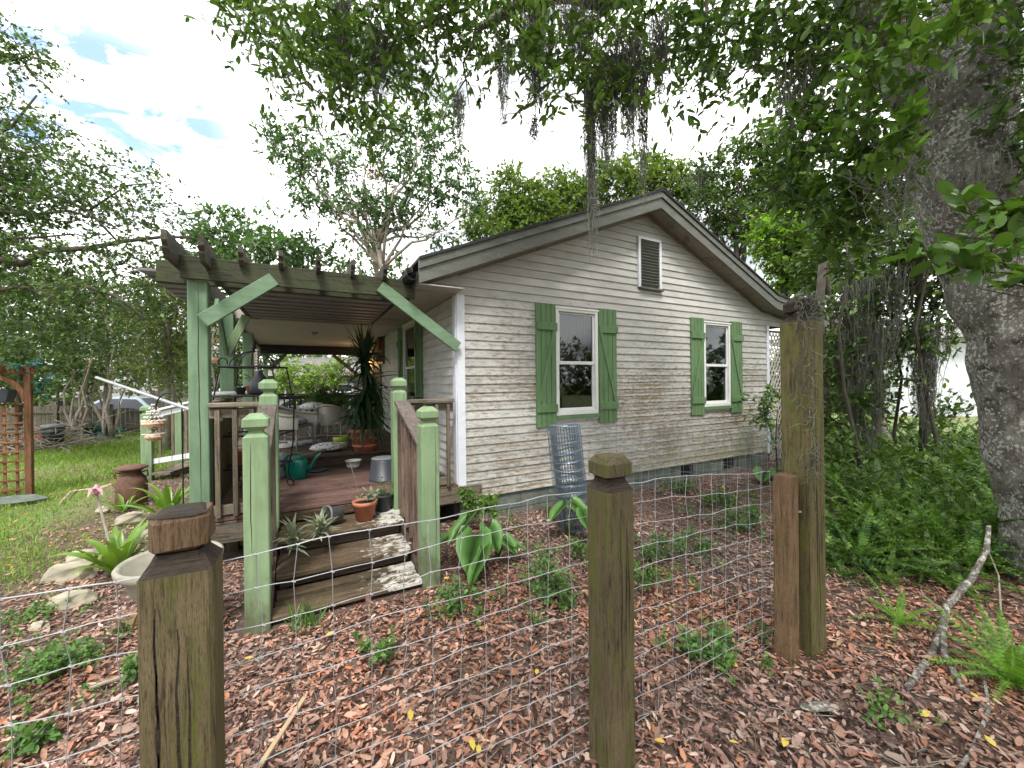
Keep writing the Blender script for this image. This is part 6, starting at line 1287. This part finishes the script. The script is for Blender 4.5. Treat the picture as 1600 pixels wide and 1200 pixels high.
bgtree('low_feathery_tree', 'lower feathery tree showing between the oak and the pergola beam', 395, 13, [(400, 500), (395, 430)], [(340, 345, 13, 26, 18, .6), (390, 345, 13, 26, 16, .5), (410, 320, 13, 12, 10, .2), (350, 375, 13, 40, 20, .9), (420, 370, 13, 40, 18, .8), (470, 385, 13, 34, 18, .7), (440, 400, 13, 60, 20, 1), (320, 390, 13, 40, 26, 1), (520, 400, 13, 30, 16, .5), (340, 420, 13, 60, 20, .8)], 620, .19, 10, 83, 'leaf_feather', .6, .1, bark='pale_twig', width=.85)
# trees behind the roof
for i, (label, bx, Z, bl, mat, n, ms) in enumerate((
    ('rounded yellow green tree behind the left half of the roof', 810, 15, [(800, 290, 15, 30, 26, 1), (775, 325, 15, 34, 30, 1), (825, 320, 15, 40, 34, 1.2), (760, 355, 15, 40, 24, .7), (840, 350, 15, 50, 30, 1), (800, 380, 15, 70, 26, 1), (810, 265, 15, 16, 14, .3)], 'leaf_yellow', 1300, None),
    ('second yellow green tree behind the roof, right of the rounded one', 890, 15.5, [(870, 290, 15.5, 26, 26, .9), (890, 320, 15.5, 44, 36, 1.2), (860, 350, 15.5, 44, 30, 1), (920, 320, 15.5, 40, 34, 1), (910, 290, 15.5, 24, 20, .6)], 'leaf_yellow', 1000, None),
    ('bushy green tree directly behind the roof ridge', 1000, 15, [(960, 285, 15, 36, 30, 1), (1005, 270, 15, 40, 30, 1.1), (1050, 285, 15, 40, 28, 1.1), (1020, 300, 15, 60, 26, 1), (1090, 300, 15, 36, 26, 1), (1015, 248, 15, 20, 12, .4)], 'leaf_yellow', 1100, None),
    ('darker oak with visible crooked boughs right of the ridge', 1150, 12, [(1150, 235, 12, 26, 18, .6), (1120, 270, 12, 34, 24, .8), (1180, 220, 12, 34, 24, .9), (1215, 245, 12, 40, 34, 1.1), (1165, 290, 12, 36, 22, .7), (1110, 320, 12, 40, 26, .9), (1150, 350, 12, 46, 30, 1.1), (1200, 310, 12, 40, 34, 1.1), (1240, 290, 12, 40, 50, 1.2), (1090, 275, 12, 20, 14, .4)], 'leaf_wood', 1500, [(1090, 270, 12, 1.4, 40, .3), (1180, 330, 12, 1.5, 60, .4)]),
    ('vivid lime green bushy tree past the right eave', 1225, 10.5, [(1215, 375, 10.5, 38, 30, 1), (1195, 350, 10.5, 24, 16, .5), (1240, 400, 10.5, 36, 30, 1), (1270, 380, 10.5, 24, 26, .5), (1275, 445, 10.5, 36, 20, .8), (1290, 420, 10.5, 24, 20, .5), (1235, 435, 10.5, 30, 24, .6)], 'leaf_lime', 950, None))):
    bgtree('background_tree', label, bx, Z, [(bx, 560), (bx, 450), (bx, 380)], bl, n, .14 if Z > 12 else .12, 10, 201 + i, mat, .55, .14, group='trees behind the cottage', kbr=2, mossy=ms)
# dark woodland behind the fence at right
wd = [('mossy understory tree just right of the tall fence post', 1330, 5.6, [(1330, 470, 5.6, 46, 50, 1), (1310, 560, 5.6, 36, 50, .9), (1370, 540, 5.6, 46, 50, .9), (1340, 620, 5.6, 46, 34, .8), (1400, 460, 5.6, 40, 40, .7), (1320, 680, 5.6, 40, 34, .8)], 'leaf_wood', 420, [(1345, 440, 5.4, 1.6, 90, .1), (1370, 500, 5.3, 1.5, 90, .14), (1330, 560, 5.5, 1.2, 60, .1), (1360, 640, 5.4, .9, 60, .08), (1310, 520, 5.6, .9, 40, .1)]),
      ('moss draped sapling between the understory tree and the big trunk', 1440, 5.2, [(1440, 420, 5.2, 44, 50, 1), (1410, 380, 5.2, 40, 40, .8), (1470, 500, 5.2, 30, 50, .6), (1430, 520, 5.2, 30, 34, .5), (1400, 590, 5.2, 24, 24, .3)], 'leaf_wood', 330, [(1450, 500, 5.1, 1.6, 100, .09), (1440, 560, 5.1, 1.0, 70, .08), (1400, 420, 5.2, 1.1, 50, .1)]),
      ('tall dark tree filling the space behind the understory', 1370, 9, [(1330, 330, 9, 60, 50, 1), (1400, 300, 9, 60, 60, 1), (1300, 420, 9, 60, 50, 1), (1380, 420, 9, 60, 50, 1), (1340, 520, 9, 70, 50, 1), (1320, 600, 9, 60, 40, .8), (1280, 500, 9, 30, 60, .6)], 'leaf_wood', 1300, [(1290, 560, 8.8, 1.2, 60, .3), (1350, 380, 8.8, 1.4, 60, .3)]),
      ('woodland tree whose leaves show right of the big trunk', 1640, 8, [(1600, 300, 8, 50, 120, 1), (1620, 120, 8, 60, 100, 1), (1500, 100, 8, 60, 80, 1), (1450, 250, 8, 60, 60, .7), (1600, 500, 8, 40, 80, .8), (1640, 700, 8, 60, 120, 1)], 'leaf_wood', 900, None),
      ('thin leaned understory bush beyond the lattice', 1285, 7.4, [(1300, 640, 7.4, 40, 50, 1), (1290, 560, 7.4, 26, 40, .6), (1340, 700, 7.4, 50, 40, 1)], 'leaf_wood', 350, None)]
for i, (label, bx, Z, bl, mat, n, ms) in enumerate(wd):
    bgtree('woodland_tree', label, bx, Z, [(bx + 4, 600), (bx - 6, 500), (bx, 400)], bl, n, .085 if Z < 7 else .13, 9, 301 + i, mat, .4, .05 if Z < 7 else .12, tmpl=LEAF if Z < 7 else DIA, group='woodland trees at right', kbr=1, mossy=ms)
for i, (px, Z, r, lean, lab) in enumerate(((1385, 7.2, .17, -10, 'broken grey tree stump trunk wrapped in moss'), (1475, 5.0, .03, -30, 'thin dark stem leaning in the ferns'), (1412, 5.4, .025, -18, 'second thin dark stem left of the leaning one'), (1348, 5.0, .03, -20, 'slim dark stem just behind the tall post'))):
    a = at(px, 700, Z=Z); a.z = 0; b_ = at(px + lean * 1.6, 330 if r < .1 else 640, Z=Z) - a; t = tree('bare_stem', lab, a, 'bare stems among the ferns'); mb = MB(); limb(mb, wig(V3(0, 0, 0), b_, 6, .03, i), r, r * (.3 if r < .1 else .7), 8); mb.build('trunk', 'twig' if r < .1 else 'pale_twig', t, True)
# lattice corner bush
bgtree('corner_bush', 'leggy green bush growing by the lattice corner of the cottage', 1215, 6.6, [(1212, 690), (1215, 640)], [(1185, 640, 6.5, 20, 30, .5), (1210, 650, 6.5, 22, 40, 1), (1230, 620, 6.6, 20, 30, .6), (1160, 685, 6.4, 16, 12, .2), (1215, 700, 6.5, 22, 20, .5)], 95, .075, 7, 351, 'leaf_bright', .28, .015, cat='bush', tmpl=LEAF)
# left background shrubs, crepe myrtles and hedge
for i, (label, bx, Z, bl, mat, n, lf) in enumerate((
    ('light green tree leaning over the plank fence at far left', 30, 11, [(20, 480, 11, 60, 40), (70, 540, 11, 60, 40), (20, 590, 11, 50, 34), (110, 590, 11, 40, 30), (-40, 560, 11, 60, 80), (50, 440, 11, 60, 30)], 'leaf_left', 900, .11),
    ('crepe myrtle with fine yellow green leaves above the plank fence', 165, 11.5, [(150, 470, 11.5, 50, 34), (190, 520, 11.5, 50, 36), (150, 560, 11.5, 46, 30), (215, 575, 11.5, 34, 24), (120, 520, 11.5, 40, 30), (110, 450, 11.5, 50, 30)], 'leaf_yellow', 1000, .085),
    ('grey twiggy crepe myrtle right against the tall pergola post', 262, 9.5, [(250, 440, 9.5, 34, 30), (270, 500, 9.5, 34, 40), (240, 540, 9.5, 34, 34), (280, 570, 9.5, 30, 40), (225, 470, 9.5, 34, 30), (300, 480, 9.5, 30, 40)], 'leaf_yellow', 800, .075),
    ('tall dark hedge tree beyond the plank fence at left', 90, 19, [(20, 520, 19, 70, 60), (110, 480, 19, 70, 70), (200, 510, 19, 70, 60), (290, 500, 19, 60, 70), (60, 600, 19, 90, 26), (200, 590, 19, 90, 30), (330, 560, 19, 60, 60), (-60, 540, 19, 90, 90)], 'leaf_wood', 2200, .2),
    ('tall dark hedge tree beyond the porch at left centre', 400, 21, [(360, 470, 21, 50, 50), (420, 440, 21, 60, 50), (500, 450, 21, 60, 40), (580, 450, 21, 60, 50), (640, 440, 21, 50, 40), (380, 540, 21, 60, 60)], 'leaf_wood', 1300, .2),
    ('bright green young tree beyond the far porch railing', 480, 12.5, [(460, 580, 12.5, 30, 20), (500, 590, 12.5, 30, 22), (440, 600, 12.5, 20, 16), (530, 580, 12.5, 22, 20), (480, 615, 12.5, 24, 12, .5)], 'leaf_lime', 420, .1))):
    bgtree('yard_tree', label, bx, Z, [(bx, 620), (bx + 4, 560), (bx + 2, 500)] if i != 5 else [(bx, 640), (bx, 610)], bl, n, lf, 10, 401 + i, mat, .5, .07, group='trees around the left yard', kbr=2, bark='pale_twig' if i in (1, 2, 5) else 'twig')
for i, (px, spread, Z, lab) in enumerate(((120, 30, 11, 'multi stemmed crepe myrtle trunk beside the dark bin'), (168, 42, 11.3, 'crepe myrtle stems forking in a V before the plank fence'), (262, 40, 10, 'slim pale crepe myrtle stems just left of the tall post'), (350, 26, 9, 'pale slender stems rising behind the left porch railing'))):
    b = at(px, 690, Z=Z); b.z = 0; t = tree('crepe_myrtle', lab, b, 'bare lower stems of crepe myrtles'); rnd = random.Random(500 + i)
    for k_ in range(6):
        e = at(px + rnd.uniform(-1, 1) * spread, rnd.uniform(500, 560), Z=Z + rnd.uniform(-.3, .3)) - b; mb = MB(); limb(mb, wig(V3(rnd.uniform(-.1, .1), rnd.uniform(-.1, .1), 0), e, 7, .045, rnd.random()), rnd.uniform(.03, .055), .014, 7); mb.build('stem', 'pale_twig', t, True)
hg = thing('blue_green_shrub', 'small blue green shrub at the foot of the plank fence', 'shrub', at(150, 690, z=0)); lv, tw = crown([(0, 0, .2, .55, .2, 1, .6)], 110, .13, 8, 601, .3); put(hg, 'leaves', lv, 'blue_leaf'); put(hg, 'twigs', tw, 'twig')
# crown and woods added behind the viewer to cut frontal light; windows mirror them
rng = np.random.default_rng(55)
bk = [(-6, -7, 6.2, 2.4, 1.1), (-2.5, -8, 6.6, 2.6, 1.1), (1, -7.5, 6.4, 2.6, 1.1), (4.5, -7, 6.4, 2.6, 1.2), (7, -4.5, 6.2, 2.4, 1.2), (-1, -5.2, 6.3, 1.6, .7), (2.4, -4.6, 6.0, 1.6, .8), (-4, -11, 6.5, 2.8, 1.3), (1, -11, 6.8, 2.8, 1.3), (6, -10, 6.6, 2.8, 1.3), (5.6, -2.2, 6.0, 1.8, .9)]
lv, tw = crown([(x - ob.x, y - ob.y, z - ob.z, r, q, 1, 1) for x, y, z, r, q in bk], 2400, .14, 9, 56, .6, DIA, .2, .006, .1); put(oak, 'added_rear_crown', lv, 'leaf_oak'); put(oak, 'added_rear_twigs', tw, 'twig')
mb = MB()
for x, y, z, r, q in bk[:10:1]: limb(mb, wig(O(1515, 10, 3.25), Vector((x, y, z)) - ob, 8, .06, x), .11, .03, 7)
mb.build('added_rear_boughs', 'twig', oak, True)
bl = []
for i in range(26):
    a = 2.0 + 2.3 * i / 25; Zr = 15 + 5 * rng.random(); hh = 6 + 4 * rng.random(); bl.append((CX + Zr * math.sin(a + R(YAW)), CY + Zr * math.cos(a + R(YAW)), hh * .5, 2.2, hh * .55, 1, .8))
lv, tw = crown(bl, 2600, .36, 8, 79, 1.0, DIA, .2, .012, .25); q = npmesh('added_woods_behind', *lv, 'leaf_wood'); prop(q, 'green woods added unseen behind the viewer to cut frontal light, mirrored in the window glass', 'woods', kind='stuff')
# far tree line closes the horizon
rng = np.random.default_rng(77); bl = []
for i in range(64):
    a = -1.9 + 3.8 * i / 63; Zr = 38 + 6 * rng.random(); hh = 3.8 + 2.6 * rng.random(); bl.append((CX + Zr * math.sin(a + R(YAW)), CY + Zr * math.cos(a + R(YAW)), hh * .5, 3.0, hh * .62, 1, .8))
lv, tw = crown(bl, 6500, .62, 8, 78, 1.2, DIA, .2, .02, .35); q = npmesh('distant_woods', *lv, 'leaf_wood'); prop(q, 'distant line of green woods around the neighbourhood', 'woods', kind='stuff')

# ------------------------------------------------------------------ ferns
def frond(ln, pairs, arch, w0, seed):
    vs = []; fs = []; rnd = random.Random(seed); x = z = 0.0; a = 0.0; pr = []
    for i in range(pairs + 1): pr.append((x, z, a)); x += ln / pairs * math.cos(a); z += ln / pairs * math.sin(a); a -= arch / pairs
    for i, (x, z, a) in enumerate(pr):
        t = i / pairs; w = w0 * (math.sin(math.pi * min(1, t * .92 + .1)) ** .7) * (1 - .25 * t)
        for s in (-1, 1):
            o = len(vs); sp = ln / pairs * .42; u = (math.cos(a), math.sin(a)); zz = rnd.uniform(-.006, .004)
            vs += [(x - u[0] * sp, s * .001, z - u[1] * sp), (x + u[0] * sp, s * .001, z + u[1] * sp), (x + u[0] * sp * 1.7, s * w * .6, z + .002 + zz), (x + u[0] * sp * 1.3, s * w, z - .008 + zz), (x - u[0] * sp * .3, s * w * .6, z + zz)]; fs += [(o, o + 1, o + 2), (o, o + 2, o + 4), (o + 4, o + 2, o + 3)]
    return vs, fs
def fernclump(label, p, n, s, seed, mat='fern_bright'):
    t = thing('sword_fern', label, 'fern', p, group='sword ferns at the edge of the bed'); rnd = random.Random(seed); src = []
    for i in range(n):
        if len(src) < 3: q = MB().add(*frond(.42, 20, .5 + .5 * len(src), .042, seed + i)).build('frond', mat, t); src.append(q)
        else: q = copyobj(src[rnd.randrange(3)], t)
        e = rnd.uniform(.35, 1.35); q.rotation_euler = (rnd.uniform(-.2, .2), -e, 6.283 * i * .382); k_ = s * rnd.uniform(.7, 1.1); q.scale = (k_, k_, k_)
    return t
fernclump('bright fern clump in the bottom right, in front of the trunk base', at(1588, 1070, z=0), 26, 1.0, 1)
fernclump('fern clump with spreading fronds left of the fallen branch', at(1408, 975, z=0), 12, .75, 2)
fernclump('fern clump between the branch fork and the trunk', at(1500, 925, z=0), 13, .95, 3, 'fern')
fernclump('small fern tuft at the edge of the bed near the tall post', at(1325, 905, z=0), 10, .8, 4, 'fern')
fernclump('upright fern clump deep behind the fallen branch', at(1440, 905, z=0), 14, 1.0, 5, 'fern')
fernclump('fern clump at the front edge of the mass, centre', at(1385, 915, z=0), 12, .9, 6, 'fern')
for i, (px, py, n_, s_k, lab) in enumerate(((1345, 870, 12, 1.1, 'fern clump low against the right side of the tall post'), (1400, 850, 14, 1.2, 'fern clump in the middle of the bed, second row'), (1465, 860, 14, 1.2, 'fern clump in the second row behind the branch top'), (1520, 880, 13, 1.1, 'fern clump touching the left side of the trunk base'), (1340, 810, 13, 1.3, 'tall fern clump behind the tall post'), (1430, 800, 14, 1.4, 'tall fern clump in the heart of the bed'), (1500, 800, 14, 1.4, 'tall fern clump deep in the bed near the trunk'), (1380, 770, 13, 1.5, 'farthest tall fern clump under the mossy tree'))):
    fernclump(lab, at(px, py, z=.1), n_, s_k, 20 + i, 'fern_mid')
fr_v, fr_f = frond(1.0, 22, .9, .075, 9); fr_v = np.array(fr_v); fr_f = np.array(fr_f)
rng = np.random.default_rng(17); n = 1700; a = .80 + rng.random(n) * .62 ; Zf = 3.1 + rng.random(n) ** 1.2 * 5.0
Xc = a * Zf; P = np.stack([CX + Xc * _c + Zf * _s, CY - Xc * _s + Zf * _c, np.zeros(n)], 1); keep = ~((P[:, 0] < 6.4) & (P[:, 1] > -1.6)) & (P[:, 0] > 1.65); P = P[keep]; n = len(P)
P[:, 2] = rng.random(n) * .22 * np.clip(Zf[keep] - 2.9, .1, 1.6); th = rng.random(n) * 6.283; el = .35 + rng.random(n) * .95; D = np.stack([np.cos(th) * np.cos(el), np.sin(th) * np.cos(el), np.sin(el)], 1)
fm = npmesh('fern_bed', *scatter((fr_v, fr_f), P, D, .38 + .34 * rng.random(n), rng, np.array([0, 0, 1.0]) * 1.5), 'fern'); prop(fm, 'dense dark bed of sword ferns around the oak at right', 'ferns', kind='stuff')
bs = [blob(px, py, Z, 40, 26) for px, py, Z in ((1330, 760, 4.2), (1380, 720, 4.8), (1440, 740, 4.4), (1490, 700, 5), (1350, 820, 3.7), (1420, 800, 3.9), (1500, 790, 3.7), (1320, 700, 5), (1450, 680, 5.5), (1500, 860, 3.4), (1400, 660, 6), (1480, 650, 6.2), (1520, 690, 5.8), (1440, 640, 6.4), (1350, 640, 5.6))]
lv, tw = crown(bs, 210, .085, 7, 18, .45, OAKL, -.3, .003, .2, width=1.2); q = npmesh('underbrush', *join([lv, tw]), 'leaf_wood'); prop(q, 'tangled leafy underbrush rising out of the fern bed', 'undergrowth', kind='stuff')
